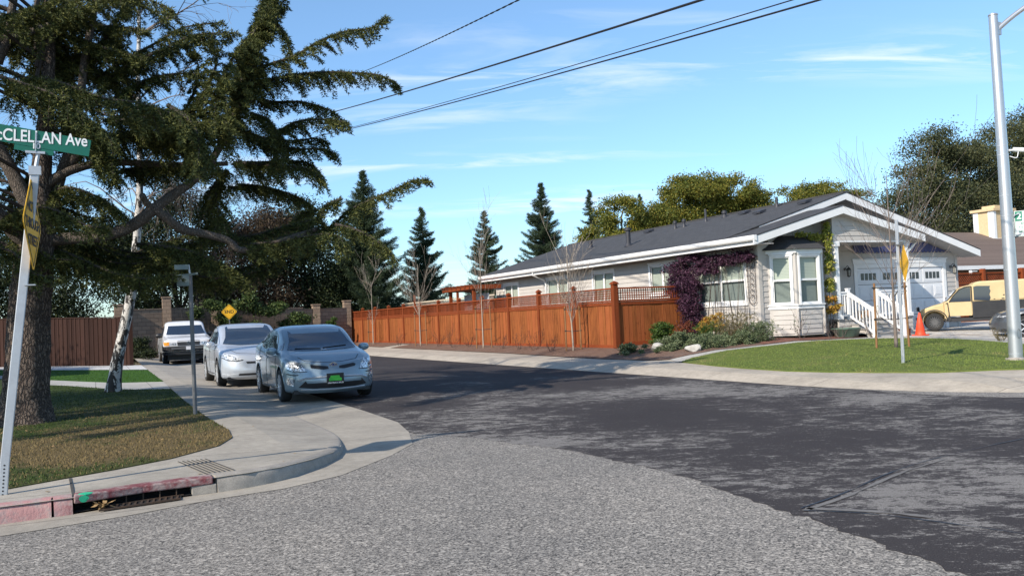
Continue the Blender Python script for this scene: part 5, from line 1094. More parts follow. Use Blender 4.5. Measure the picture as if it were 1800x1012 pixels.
# ---------------------------------------------------------------- planting bed
shrub('round_bush', [(16.0, 22.9, .74, .44, .44, .42)], 8000, .05, 'bush_leaf', 'rounded bright green bush in front of the short return of the redwood fence', 91, sub=480, subr=.07)
shrub('sage_shrub', [(14.3, 22.2, .38, .5, .75, .22)], 7500, .05, 'sage_leaf', 'low grey green mound at the fence corner post', 92, sub=240, subr=.07, group='grey green ground cover shrubs')
shrub('sage_shrub', [(15.5, 21.4, .55, .7, .9, .28), (14.9, 20.9, .40, .6, .8, .18)], 15000, .05, 'sage_leaf', 'grey green mound between the pale rocks', 93, sub=240, subr=.07, group='grey green ground cover shrubs')
shrub('sage_shrub', [(16.3, 20.5, .54, .85, .7, .27), (17.0, 20.1, .58, .55, .45, .26), (15.6, 20.1, .46, .7, .55, .22), (16.0, 21.2, .56, .6, .6, .27)], 22000, .05, 'sage_leaf', 'widest grey green mound beside the narrow garden path', 94, sub=240, subr=.07, group='grey green ground cover shrubs')
shrub('golden_shrub', [(17.35, 22.4, .95, .3, .4, .30), (17.3, 21.8, 1.0, .25, .4, .3)], 3200, .07, 'gold_leaf', 'golden yellow and orange leaved shrub at the foot of the purple creeper', 95, sub=320, subr=.07)
shrub('rust_shrub', [(17.0, 23.1, .85, .25, .45, .30)], 900, .06, 'red_leaf', 'rust coloured twiggy shrub left of the golden shrub', 96, sub=320, subr=.08)
def wispy(name, x, y, h, w, n, mat, label, seed, group=None):
    z0 = hz(x, y); rg = np.random.default_rng(seed); root = empty(name, (x, y, z0), label, 'plant', group); P = np.stack([x+rg.normal(size=n)*w*.4, y+rg.normal(size=n)*w*.4, np.full(n, z0)], 1); D = np.stack([rg.normal(size=n)*.35, rg.normal(size=n)*.35, np.ones(n)], 1)
    a = blades(P, D, rg.uniform(.4, 1, n)*h, .012, rg); Q = P+unit(D)*rg.uniform(.3, .95, (n, 1))*h; b = blades(np.repeat(Q, 5, 0), rg.normal(size=(n*5, 3))+[0, 0, .5], rg.uniform(.05, .12, n*5), .02, rg); npmesh('stems', np.concatenate([a, b]), 3, mat, root)
wispy('wispy_plant', 17.2, 20.9, .95, .5, 380, 'tawny', 'tall tawny wispy stems against the grey wall under the big window', 101); wispy('wispy_plant', 17.6, 20.3, .62, .5, 380, 'sage_leaf', 'fine grey green wispy plant by the house corner below the iron trellis', 102)
wispy('wispy_plant', 16.7, 21.5, .7, .4, 200, 'bush_leaf', 'green upright stems behind the grey green mounds', 103)
shrub('flowering_plant', [(17.75, 20.35, .62, .20, .2, .10)], 500, .05, 'pink_flower', 'small pink flowering plant at the house corner', 104, sub=400, subr=.05, cat='plant'); shrub('green_mound', [(17.7, 20.15, .50, .26, .2, .10)], 900, .04, 'bush_leaf', 'small dark green mound under the pink flowers', 105, sub=400, subr=.05, cat='plant')
# bare rose canes and little twig plants
def canes(name, x, y, h, n, label, seed, mat='twig', r=.010, leaf=None, group=None, depth=2):
    z0 = hz(x, y); rg = random.Random(seed); root = empty(name, (x, y, z0), label, 'plant', group); m = MB()
    for i in range(n): a = rg.uniform(0, 6.28); twigs(m, (x+math.cos(a)*.04, y+math.sin(a)*.04, z0-.02), (math.cos(a)*.6, math.sin(a)*.6, 1), h*rg.uniform(.5, .8), r, depth, rg, .6, .3, (1, 3), .12, 4, .003)
    m.build('canes', mat, root, fix=False)
    if leaf:
        rn = np.random.default_rng(seed); vs = np.array(m.v); P = vs[rn.integers(0, len(vs), leaf[1])]+rn.normal(size=(leaf[1], 3))*.02; npmesh('leaves', leafquads(P, leaf[2], rn), 3, leaf[0], root, nper=4)
canes('rose_bush', 18.75, 19.85, .85, 6, 'bare pruned rose with a few leaves below the bay window', 111, leaf=('sage_leaf', 40, .06)); canes('rose_bush', 19.9, 19.75, .5, 5, 'low bare rose between the bay window and the green pot', 112, r=.008); canes('rose_bush', 20.3, 19.8, .45, 7, 'tangle of bare canes just left of the green pot', 113)
canes('rose_bush', 21.25, 19.45, 1.0, 5, 'taller bare rose with few leaves in front of the porch stairs', 114, leaf=('bush_leaf', 45, .05)); canes('dead_plant', 22.1, 15.9, .35, 16, 'spiky dried plant at the edge of the driveway near the lamp pole', 115, mat='tawny', r=.008)
for i, (x, y, h) in enumerate([(14.3, 44, .7), (14.35, 38.3, .75), (14.3, 36.3, .8), (14.5, 35, .5), (14.3, 31.2, .55), (14.25, 29.6, .75), (14.3, 28.4, .7), (14.2, 26.9, .45)]):
    lab = ['far end near the narrow strip crossing', 'between the second and third sapling, further one', 'between the second and third sapling, middle one', 'just left of the third sapling', 'just right of the third sapling', 'midway between the third and the nearest sapling', 'tallest between the third and the nearest sapling', 'just left of the nearest sapling'][i]
    canes('twiggy_plant', x, y, h, 7, 'small reddish twiggy plant by the fence, '+lab, 120+i, 'twig_dark', .006, ('red_leaf', 90, .04), 'small twiggy plants along the redwood fence')
# ---------------------------------------------------------------- staked saplings along the fence
M['tie'] = pm('rubber_tie', (.02, .02, .02), rough=.7)
def sapling(x, y, h, sh, label, seed, lean=0, n=10, spread=.5, group='staked bare saplings along the redwood fence', mat='pale_bark', r0=.035, stakes=((-.2, .1), (.22, -.05)), fork=.5, L=1.2, dy=0, twmat='pale_bark'):
    z0 = hz(x, y); root = empty('sapling', (x, y, z0), label, 'sapling', group); rg = random.Random(seed); zf = z0+h*fork
    m = MB(); P = smoothpath([(x, y, z0-.05), (x+lean*.3, y, z0+h*.25), (x+lean, y, zf), (x+lean, y+dy, z0+h)], 4); m.tube(P, list(np.linspace(r0, .008, len(P))), 8); m.build('trunk', mat, root, smooth=True)
    m = MB()
    for i in range(n):
        k = rg.uniform(fork*.85, .95); p = P[min(len(P)-1, int(k*(len(P)-1)))]; a = rg.uniform(0, 6.28); twigs(m, p, (math.cos(a)*spread, math.sin(a)*spread, 1), L*rg.uniform(.7, 1.2), .008, 2, rg, .42, .15, (2, 4), .07, 4, .0035)
    m.build('crown', twmat, root, fix=False)
    for i, (dx, dyy) in enumerate(stakes):
        m = MB(); m.cyl((x+dx, y+dyy, z0-.1), (x+dx*.9, y+dyy, z0+sh), .027, 8); s_ = m.build('stake', 'stake', root)
        for zz in (sh*.45, sh*.93): m = MB(); m.tube([(x+dx, y+dyy, z0+zz), (x+lean*zz/h*2, y, z0+zz-.02)], .012, 4); m.cyl((x+dx, y+dyy, z0+zz-.02), (x+dx, y+dyy, z0+zz+.02), .033, 8); m.build('tie', 'tie', s_)
sapling(14.4, 49.0, 3.6, 1.6, 'farthest bare sapling along the redwood fence', 201, n=8, L=1.1, stakes=((-.22, .2), (.16, .5)))
sapling(14.39, 40.9, 4.0, 1.7, 'second farthest bare sapling along the fence', 202, n=13, L=1.4, stakes=((-.1, .45), (.2, -.35)))
sapling(14.3, 33.0, 4.1, 1.75, 'tall bare sapling between two stakes, second nearest along the fence', 203, n=13, L=1.5, stakes=((-.1, .45), (.2, -.4)), spread=.35)
sapling(14.37, 25.66, 3.6, 1.5, 'nearest bare sapling along the fence with white forked trunk', 204, lean=-.08, n=20, L=1.25, stakes=((-.1, .3), (.25, -.1)), fork=.42)
t_ = sapling(17.81, 15.6, 4.3, 1.62, 'bare young tree tied between two tall brown stakes on the right lawn', 205, n=20, L=1.55, spread=.75, group='staked tree on the lawn', mat='twig', r0=.048, stakes=((-.39, .25), (.33, -.1)), fork=.42, twmat='twig')
# stray long shoot of the lawn tree
# ---------------------------------------------------------------- grass blades
def grassfield(name, poly, zf, n, mat, hgt, seed, box=None, label='grass'):
    rg = np.random.default_rng(seed); xs = [p[0] for p in poly]; ys = [p[1] for p in poly]; x0, x1, y0, y1 = box or (min(xs), max(xs), min(ys), max(ys)); pts = []
    X = rg.uniform(x0, x1, n); Y = y0+(y1-y0)*rg.random(n)**1.35; keep = [i for i in range(n) if inside(poly, X[i], Y[i])]
    P = np.array([(X[i], Y[i], zf(X[i], Y[i])) for i in keep]); D = rg.normal(size=(len(P), 3))*.5+[0, 0, 1]
    o = npmesh(name, blades(P, D, hgt*rg.uniform(.5, 1.2, len(P)), .010, rg), 3, mat); o['kind'] = 'stuff'; o['label'] = label; o['category'] = 'grass'
def mk_blade(name, g1, g2, dry, lo, hi, ydry=None):
    t = NT(name); g_ = t.n('ShaderNodeNewGeometry'); p = g_.outputs['Position']; n = t.noise(p, .55, 5, .6); m2 = t.noise(p, 3.0, 4, .6); rnd = g_.outputs['Random Per Island']
    fac = t.rng(t.math('ADD', n, t.math('MULTIPLY', m2, .35)), lo, hi)
    if ydry: fac = t.math('MINIMUM', t.math('MULTIPLY', fac, t.math('MULTIPLY', t.rng(t.n('ShaderNodeSeparateXYZ', i_0=p).outputs[1], ydry[1], ydry[0], 0.0, 1.5), t.rng(t.n('ShaderNodeSeparateXYZ', i_0=p).outputs[1], 9.9, 10.9, .25, 1.0))), 1.0)
    col = t.mix(t.math('GREATER_THAN', fac, t.math('ADD', t.math('MULTIPLY', rnd, .9), .05)), t.mix(rnd, g1, g2), dry); t.base(col); t.set(Roughness=.8); t.b.inputs['Specular IOR Level'].default_value = .2; return t.m
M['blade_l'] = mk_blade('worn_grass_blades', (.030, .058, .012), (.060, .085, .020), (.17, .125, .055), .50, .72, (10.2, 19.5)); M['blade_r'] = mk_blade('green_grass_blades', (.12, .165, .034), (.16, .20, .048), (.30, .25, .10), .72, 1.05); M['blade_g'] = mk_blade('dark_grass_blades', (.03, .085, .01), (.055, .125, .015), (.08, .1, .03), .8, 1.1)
grassfield('grass', L1, hz_l, 60000, 'blade_l', .035, 301, (-5, 1.7, 9.0, 26), 'worn brownish lawn under the cedar at the left')
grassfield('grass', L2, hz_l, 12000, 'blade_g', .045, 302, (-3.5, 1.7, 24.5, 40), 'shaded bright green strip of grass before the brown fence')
grassfield('grass', LAWN_R, lambda x, y: hz(x, y)+.03, 46000, 'blade_r', .035, 303, None, 'sunlit green lawn in front of the house at the right')
# fallen leaves and litter on the left lawn, sidewalk and gutter
rr = random.Random(8); m = MB()
for i in range(240):
    x = rr.uniform(-3, 3.2); y = rr.uniform(8.6, 17); onlawn = inside(L1, x, y); onwalk = inside(LAWN_EDGE+LIPW[::-1], x, y)
    if onwalk and rr.random() > .35: continue
    if not (onlawn or onwalk): continue
    z = (hz_l(x, y)+.025) if onlawn else hz_walk(x, y)+.008
    a = rr.uniform(0, 6.28); s = rr.uniform(.012, .03); u = Vector((math.cos(a), math.sin(a), rr.uniform(-.2, .4)))*s; w = Vector((-math.sin(a), math.cos(a), rr.uniform(-.2, .2)))*s*.6; c = Vector((x, y, z)); m.quad(c-u, c-w, c+u, c+w)
o = m.build('fallen_leaves', 'dry_leaf'); o['kind'] = 'stuff'; o['label'] = 'scattered dry leaves on the left lawn and sidewalk'; o['category'] = 'leaves'
tree('added_shade_tree', (-9.6, 16.5, .1), [(-9.2, 15.6, 5.6, 2.4, 2.2, 1.5), (-10.6, 17.8, 6.6, 2.2, 2.2, 1.6), (-8.0, 17.6, 4.6, 1.9, 2.0, 1.2), (-9.0, 16.5, 7.8, 1.9, 1.9, 1.4)], 16000, .12, 'dark_leaf', 'unseen broad evergreen tree added left of the cedar to shade the left lawn', 55, sub=5, subr=.4, shell=.3)  # tree added out of view to cast shade over the left lawn
tree('added_shade_tree', (-11.5, 34.5, .1), [(-11, 34, 5.4, 2.8, 2.4, 1.9), (-12.5, 36, 6.6, 2.4, 2.2, 1.6), (-9.2, 36, 4.6, 2.2, 2.2, 1.6), (-13, 38, 5, 3, 2.5, 2)], 20000, .15, 'dark_leaf', 'unseen evergreen tree added behind the dark blue house to shade the brown fence', 56, sub=5, subr=.4, shell=.3)  # second added tree, out of view, shading the brown fence
# ================================================================== cars
def paint(name, c, metallic=.55, rough=.32):
    t = NT(name); n = t.noise(t.obj(), 300, 2); d = t.noise(t.obj(), 2.5, 5, .65)
    t.base(t.mix(t.rng(d, .4, .75, 0, .22), t.mix(t.rng(n, .3, .7), c, tuple(x*.86 for x in c)), (.30, .28, .25)))
    t.set(Roughness=t.rng(d, .3, .7, rough, rough+.1), Metallic=metallic); t.b.inputs['Coat Weight'].default_value = .8; t.b.inputs['Coat Roughness'].default_value = .05; return t.m
M['paint_blue'] = paint('blue_grey_paint', (.25, .33, .385), .4); M['paint_silver'] = paint('pale_silver_paint', (.50, .54, .60), .35)
M['paint_white'] = paint('white_paint', (.74, .74, .74), 0.0, .3); M['paint_grey'] = paint('dark_grey_paint', (.10, .11, .125), .5)
M['rubber'] = pm('tyre_rubber', (.018, .018, .018), (.03, .028, .026), 8, .85, .2); M['plastic'] = pm('black_plastic', (.018, .018, .02), rough=.45)
M['rim'] = pm('alloy', (.62, .63, .65), rough=.3, bump=0, metallic=.4); M['steel_wheel'] = pm('steel_wheel', (.10, .10, .10), rough=.5)
M['chrome'] = pm('chrome', (.75, .76, .78), rough=.12, bump=0, metallic=1.0)
t = NT('car_glass'); t.base((.022, .034, .055)); t.set(Roughness=.03); t.b.inputs['Specular IOR Level'].default_value = .7; t.b.inputs['Coat Weight'].default_value = .6; M['carglass'] = t.m
t = NT('headlamp'); n = t.noise(t.obj(), 14, 3, .6, 1.5); t.base(t.mix(t.rng(n, .42, .58), (.10, .11, .12), (.80, .82, .85))); t.set(Roughness=.12, Metallic=.35); t.b.inputs['Coat Weight'].default_value = 1; M['lens'] = t.m
M['amber'] = pm('amber_lens', (.75, .30, .04), rough=.2, bump=0); M['seam_dark'] = pm('shut_line', (.012, .012, .012), rough=.7, bump=0)
M['plate_black'] = pm('black_plate', (.012, .012, .012), rough=.5, bump=0); M['plate_green'] = pm('green_plate', (.05, .42, .04), rough=.5, bump=0); M['plate_white'] = pm('white_plate', (.75, .76, .78), rough=.5, bump=0)
def wheel(parent, x, y, r, w, side, spokes=10, rimmat='rim', name='wheel', hub=None):
    """wheel at (x,y) local, axle along x; side=-1/+1 outward. tyre + rim children"""
    o = w/2*side
    m = MB(); prof = [(r*.66, -w/2), (r*.93, -w/2), (r*.99, -w*.36), (r, -w*.1), (r, w*.1), (r*.99, w*.36), (r*.93, w/2), (r*.66, w/2)]
    m.lathe(prof, (x, y, r), 32, 'x'); W = m.build(name, 'rubber', parent, auto=45)
    m = MB(); fx = x+o*.80
    m.lathe([(r*.70, .0), (r*.70, -o*.9), (r*.60, -o*.5), (r*.62, -.02*side), (r*.70, .0)], (x+o*1.01, y, r), 32, 'x')
    for k in range(spokes):
        a = 2*math.pi*k/spokes; ca, sa = math.cos(a), math.sin(a)
        m.bar((fx, y+ca*r*.10, r+sa*r*.10), (x+o*.92, y+ca*r*.64, r+sa*r*.64), .035*(10/spokes)**.5, .03, (ca*0+0, -sa, ca))
    m.lathe([(0, .0), (r*.14, 0), (r*.16, -.03*side)], (x+o*.88, y, r), 16, 'x')
    m.build('rim', rimmat, W, auto=40)
    m = MB(); m.lathe([(0, 0), (r*.66, 0)], (x+o*.25, y, r), 24, 'x'); m.build('brake_disc', 'plastic', W)
    return W
class Car:
    def __init__(s, name, label, cat, L, W, H, belt, top, sill=.2, wheels=(.9, 3.6), wr=.32, ww=.2, nexp=2.6, nose=None, tail=None, mat='paint_white', xc=.55, tumble=(.92, .70, .42), tl=.5, arch=1.17):
        s.root = empty(name, (0, 0, 0), label, cat); s.L, s.W, s.H = L, W, H; s.mat = mat; s.wr = wr
        bx, bz = zip(*belt); tx, tz = zip(*top)
        def cub(xs, ys):
            xs = np.array(xs, float); ys = np.array(ys, float); h = np.diff(xs); dlt = np.diff(ys)/h; m_ = np.zeros(len(xs))
            for i in range(1, len(xs)-1):
                if dlt[i-1]*dlt[i] > 0: m_[i] = 2*dlt[i-1]*dlt[i]/(dlt[i-1]+dlt[i])
            m_[0] = dlt[0]; m_[-1] = dlt[-1]
            def f(q):
                q = min(max(q, xs[0]), xs[-1]); i = min(np.searchsorted(xs, q, 'right')-1, len(h)-1); t_ = (q-xs[i])/h[i]
                return (2*t_**3-3*t_**2+1)*ys[i]+(t_**3-2*t_**2+t_)*h[i]*m_[i]+(-2*t_**3+3*t_**2)*ys[i+1]+(t_**3-t_**2)*h[i]*m_[i+1]
            return f
        fb, ft = cub(bx, bz), cub(tx, tz); s.ft = ft; s.fb = fb
        hw = W/2
        def section(q):
            zt = ft(q); zb = min(fb(q), zt-.045); h = zt-zb; zs = sill
            k = [(hw*.80, zs-.02), (hw*.955, zs+.03), (hw*.985, zs+.16), (hw, zs+(zb-zs)*.50), (hw*.985, zb-.10), (hw*tumble[0], zb), (hw*(tumble[0]*.45+tumble[1]*.55), zb+h*.58), (hw*tumble[1], zb+h*.90), (hw*tumble[2], zb+h*.985), (0, zt)]
            return k
        NV = 9
        def fine(k, n=4):
            P = smoothpath([(a, b, 0) for a, b in k], n); return [(max(0, p.x), p.y) for p in P]
        xt = L-(tl); nst = 46; st = np.linspace(xc, xt, nst); rows = []
        nose = nose or [(.0, .10), (.15, .02), (.45, 0.0), (.8, .04), (1.0, .10)]
        tail = tail or [(.0, .10), (.2, .03), (.45, 0.0), (.8, .05), (1.0, .12)]
        nf = np.array(nose).T; tf = np.array(tail).T
        def dome(q0, prof, sgn):
            sec = fine(section(q0)); n = len(sec); i5 = 5*4; out = []
            z0, z5 = sec[0][1], sec[i5][1]; ext = q0 if sgn < 0 else L-q0; NP = 14
            qe = prof[1][-1]; zn5 = (ft(qe) if sgn < 0 else ft(L-qe))-.02
            for j in range(1, NP+1):
                ph = (math.pi/2)*j/NP; c, sn = math.cos(ph)**(2/nexp), math.sin(ph)**(2/nexp); c = 0 if j == NP else c; ring = []
                for i, (y, z) in enumerate(sec):
                    u = (z-z0)/(z5-z0) if i <= i5 else 1.0
                    if i <= i5:
                        xn = float(np.interp(u, prof[0], prof[1])); zn = z0+(zn5-z0)*u; zz = z+(zn-z)*(j/NP)**1.0
                        xx = xn
                    else:
                        tt = (i-i5)/(n-1-i5); xx = qe+(ext-qe)*tt*.999; zz = None
                    X_ = q0+sgn*(ext-xx)*sn if i <= i5 else q0+sgn*(ext-xx)*sn
                    if zz is None:
                        a = ft(X_) ; b = z-(section(q0)[-1][1]); cz = ft(X_)+b*(1-j/NP)**.8; zz = cz
                    ring.append((y*c, X_, zz))
                out.append(ring)
            return out
        secs = [[(y, q, z) for y, z in fine(section(q))] for q in st]
        front = dome(xc, nf, -1); back = dome(xt, tf, 1)
        rings = front[::-1]+secs+back; s.rings = rings
        nv = len(rings[0]); vs = []; fs = []
        for sg in (1, -1):
            k = len(vs)
            for r_ in rings: vs.extend((sg*y, q, z) for y, q, z in r_)
            for i in range(len(rings)-1):
                for j in range(nv-1):
                    a = k+i*nv+j; f = (a, a+1, a+nv+1, a+nv); fs.append(f if sg < 0 else f[::-1])
        bm = bmesh.new(); bv = [bm.verts.new(v) for v in vs]; 
        for f in fs: 
            try: bm.faces.new([bv[i] for i in f])
            except ValueError: pass
        bmesh.ops.remove_doubles(bm, verts=bm.verts, dist=.0008); bmesh.ops.recalc_face_normals(bm, faces=bm.faces)
        s.bvh = BVHTree.FromBMesh(bm)
        ar = wr*arch; s.ar = ar
        dele = [f for f in bm.faces if any(math.hypot(f.calc_center_median().y-a, f.calc_center_median().z-wr) < ar for a in wheels) and abs(f.calc_center_median().x) > hw*.6 and f.calc_center_median().z < wr+ar]
        bmesh.ops.delete(bm, geom=dele, context='FACES')
        # snap the cut edge to a circle
        for v in bm.verts:
            if v.is_boundary and abs(v.co.x) > hw*.6:
                for a in wheels:
                    d_ = math.hypot(v.co.y-a, v.co.z-wr)
                    if d_ < ar*1.35 and v.co.z > sill+.02: v.co.y = a+(v.co.y-a)*ar/d_; v.co.z = wr+(v.co.z-wr)*ar/d_
        me = bpy.data.meshes.new('body'); bm.to_mesh(me); bm.free(); me.shade_smooth(); me.materials.append(M[mat])
        s.body = bpy.data.objects.new('body', me); COL.objects.link(s.body); s.body.parent = s.root
        m = MB(); m.box(-hw*.82, hw*.82, .25, L-.25, .17, sill+.05); m.box(-hw*.62, hw*.62, .4, L-.4, sill, .62)
        for a in wheels: m.box(-hw*.80, hw*.80, a-ar, a+ar, .25, wr+ar)
        m.build('underbody', 'plastic', s.root)
        for a in wheels:
            for sg in (-1, 1):
                m = MB(); pts = []
                for th in np.linspace(-12, 192, 30):
                    y_, z_ = a+ar*math.cos(R(th)), wr+ar*math.sin(R(th)); h_ = s.hit((sg*2, y_, max(z_, sill+.01)), (-sg, 0, 0))
                    pts.append((h_[0].x-sg*.006 if h_ else sg*hw*.96, y_, z_))
                m.tube(pts, .013, 6); m.build('wheel_arch', 'plastic' if mat != 'paint_blue' else mat, s.body, smooth=True)
    def hit(s, o, d):
        h = s.bvh.ray_cast(Vector(o), Vector(d)); return h if h[0] is not None else None
    def decal(s, name, poly, mat, d='front', off=.006, parent=None, step=.05, thick=.004, mirror=False):
        """patch laid on the body; poly in (x,z) for front/back or (y,z) for side"""
        for sg in ((1, -1) if mirror else (1,)):
            bm = bmesh.new(); P = [(p[0]*(sg if d in ('front', 'back', 'top') else 1), p[1]) for p in poly]
            bm.faces.new([bm.verts.new((a, b, 0)) for a, b in P])
            for ax in (0, 1):
                lo = min(p[ax] for p in P); hi = max(p[ax] for p in P)
                for c in np.arange(lo+step, hi, step): bmesh.ops.bisect_plane(bm, geom=bm.verts[:]+bm.edges[:]+bm.faces[:], plane_co=(c, 0, 0) if ax == 0 else (0, c, 0), plane_no=(1, 0, 0) if ax == 0 else (0, 1, 0))
            bmesh.ops.triangulate(bm, faces=[f for f in bm.faces if len(f.verts) > 4])
            for v in bm.verts:
                a, b = v.co.x, v.co.y
                if d == 'front': o, r_ = (a, -3, b), (0, 1, 0)
                elif d == 'back': o, r_ = (a, 9, b), (0, -1, 0)
                elif d == 'top': o, r_ = (a, b, 4), (0, 0, -1)
                elif d == 'right': o, r_ = (3, a, b), (-1, 0, 0)
                else: o, r_ = (-3, a, b), (1, 0, 0)
                h = s.hit(o, r_)
                if h:
                    nn = h[1] if h[1].dot(Vector(r_)) < 0 else -h[1]; v.co = h[0]+nn*off
                else: v.co = Vector(o)+Vector(r_)*3; v.tag = True
            bmesh.ops.delete(bm, geom=[v for v in bm.verts if v.tag], context='VERTS')
            bmesh.ops.recalc_face_normals(bm, faces=bm.faces)
            me = bpy.data.meshes.new(name); bm.to_mesh(me); bm.free(); me.materials.append(M[mat]); me.shade_smooth()
            o = bpy.data.objects.new(name, me); COL.objects.link(o); o.parent = parent or s.root
            last = o
        return last
    def line(s, name, pts, d, r=.006, mat='seam_dark', parent=None, n=8, mirror=False, off=.0):
        out = None
        for sg in ((1, -1) if mirror else (1,)):
            P = []
            for i in range(len(pts)-1):
                for k in range(n):
                    a = pts[i][0]+(pts[i+1][0]-pts[i][0])*k/n; b = pts[i][1]+(pts[i+1][1]-pts[i][1])*k/n; P.append((a, b))
            P.append(pts[-1]); Q = []
            for a, b in P:
                if d == 'front': h = s.hit((a*sg, -3, b), (0, 1, 0))
                elif d == 'top': h = s.hit((a*sg, b, 4), (0, 0, -1))
                elif d == 'right': h = s.hit((3, a, b), (-1, 0, 0))
                else: h = s.hit((-3, a, b), (1, 0, 0))
                if h: Q.append(h[0]+(h[1] if h[1].dot(Vector((0, -1, .2) if d == 'front' else ((0, 0, 1) if d == 'top' else (1 if d == 'right' else -1, 0, 0)))) > 0 else -h[1])*off)
            if len(Q) > 1: out = MB().tube(Q, r, 5).build(name, mat, parent or s.body)
        return out
    def place(s, x, y, z, rz):
        s.root.location = (x, y, z); s.root.rotation_euler = (0, 0, R(rz))
def mirror_part(car, x, y, z, sg, mat, w=.22, h=.14):
    m = MB(); m.lathe([(0, -.07), (h*.42, -.06), (h*.52, -.02), (h*.5, .03), (h*.44, .045)], (0, 0, 0), 14, 'y')
    m.v = [(sg*(x+w*.42+a*1.55), y+b*1.2, z+c*1.05) for a, b, c in m.v]; m.bar((sg*(x-.06), y+.03, z-.05), (sg*(x+w*.3), y+.0, z-.03), .05, .035)
    o = m.build('mirror', mat, car.root, smooth=True, auto=60)
    g_ = MB(); g_.add([(sg*(x+w*.42+.085*math.cos(a)), y+.056, z+.055*math.sin(a)) for a in np.linspace(0, 6.28, 17)[:-1]], [tuple(range(16))]); g_.build('mirror_glass', 'chrome', o)
def ellipse_ring(mb, c, rx, rz, t_, n=24, ny=0):
    mb.tube([(c[0]+rx*math.cos(a), c[1]-ny, c[2]+rz*math.sin(a)) for a in np.linspace(0, 2*math.pi, n+1)], t_, 5, caps=False)

# ---- blue-grey hatchback in front
c = Car('hatchback_car', 'blue grey hatchback parked nearest with black and green plate on its front bumper', 'car', 4.46, 1.80, 1.50,
        belt=[(0, .66), (.6, .83), (1.1, .94), (2.2, .98), (3.4, 1.05), (4.1, 1.10), (4.46, 1.0)],
        top=[(0, .62), (.10, .70), (.30, .79), (.7, .92), (1.0, .99), (1.25, 1.09), (1.7, 1.33), (2.1, 1.46), (2.5, 1.50), (3.0, 1.47), (3.6, 1.35), (4.1, 1.18), (4.35, 1.08), (4.46, .95)],
        sill=.19, wheels=(.93, 3.63), wr=.325, ww=.2, nexp=2.3, nose=[(0, .12), (.1, .05), (.3, .01), (.45, 0), (.7, .04), (.85, .07), (1, .14)], mat='paint_blue', xc=.75, tl=.45, tumble=(.93, .72, .45))
PR = c
for y in (.93, 3.63):
    for sg in (-1, 1): wheel(c.root, sg*.80, y, .322, .2, sg, 10)
ws = c.decal('windshield', [(-.70, 1.00), (-.60, 1.16), (-.545, 1.38), (-.50, 1.425), (0, 1.445), (.50, 1.425), (.545, 1.38), (.60, 1.16), (.70, 1.00), (.4, .975), (0, .965), (-.4, .975)], 'carglass', 'front', .008, step=.07)
c.line('wiper', [(-.55, 1.01), (-.05, .99)], 'front', .009, 'plastic', ws, off=.018); c.line('wiper', [(.0, 1.0), (.5, 1.035)], 'front', .009, 'plastic', ws, off=.018)
for d_ in ('left', 'right'):
    c.decal('side_window', [(1.60, 1.02), (1.95, 1.30), (2.22, 1.385), (2.40, 1.39), (2.44, 1.01), (2.2, .99)], 'carglass', d_, .006)
    c.decal('side_window', [(2.50, 1.01), (2.47, 1.39), (2.9, 1.385), (3.32, 1.30), (3.36, 1.06), (3.0, 1.03)], 'carglass', d_, .006)
    c.decal('side_window', [(1.24, 1.0), (1.50, 1.19), (1.54, 1.02)], 'carglass', d_, .006)
    c.decal('side_window', [(3.42, 1.075), (3.38, 1.29), (3.78, 1.15)], 'carglass', d_, .006)
    c.line('shut_line', [(1.42, .97), (1.34, .6), (1.38, .28), (2.50, .26)], d_); c.line('shut_line', [(2.46, 1.0), (2.52, .6), (2.50, .26), (3.28, .28), (3.36, .6), (3.42, 1.04)], d_)
    c.line('crease', [(1.3, .78), (2.4, .82), (3.5, .87)], d_, .005, 'paint_blue'); c.line('sill_shadow', [(1.35, .235), (3.2, .235)], d_, .02, 'plastic')
    for y in (2.28, 3.18): c.line('door_handle', [(y, .84), (y+.17, .845)], d_, .016, 'paint_blue', c.root, off=.012)
c.decal('headlight', [(.52, .60), (.56, .70), (.66, .80), (.80, .84), (.84, .82), (.84, .70), (.82, .64), (.70, .60)], 'lens', 'front', .008, mirror=True, step=.03)
c.line('headlight_rim', [(.50, .595), (.70, .590), (.83, .635)], 'front', .007, 'plastic', mirror=True)
c.decal('grille', [(.10, .63), (.11, .675), (.48, .725), (.42, .655), (.2, .62)], 'plastic', 'front', .006, mirror=True)
c.decal('lower_grille', [(-.66, .30), (-.54, .42), (-.3, .45), (.3, .45), (.54, .42), (.66, .30), (.4, .27), (-.4, .27)], 'plastic', 'front', .007)
gb = c.line('grille_bar', [(-.66, .43), (-.54, .465), (-.25, .48), (.25, .48), (.54, .465), (.66, .43)], 'front', .022, 'rim', c.root)
c.line('lip_strip', [(-.62, .255), (0, .235), (.62, .255)], 'front', .014, 'rim', c.root)
c.decal('fog_lamp', [(.74, .32), (.72, .46), (.78, .50), (.83, .48), (.83, .36)], 'lens', 'front', .008, mirror=True, step=.03)
c.line('bumper_slot', [(.66, .535), (.74, .53), (.84, .56)], 'front', .012, 'plastic', mirror=True)
c.line('hood_line', [(-.60, .865), (-.50, .79), (-.2, .755), (0, .75), (.2, .755), (.50, .79), (.60, .865)], 'front', .006)
c.line('bumper_line', [(.54, .60), (.3, .59), (0, .585)], 'front', .004, mirror=True) if False else None
for sg in (-1, 1): mirror_part(c, .86, 1.42, .99, sg, 'paint_blue')
m = MB(); h = c.hit((0, -3, .69), (0, 1, 0)); y0 = h[0].y-.012
ellipse_ring(m, (0, y0, .69), .075, .052, .007); ellipse_ring(m, (0, y0, .69), .030, .050, .006); ellipse_ring(m, (0, y0, .708), .055, .026, .006); m.build('badge', 'chrome', c.root)
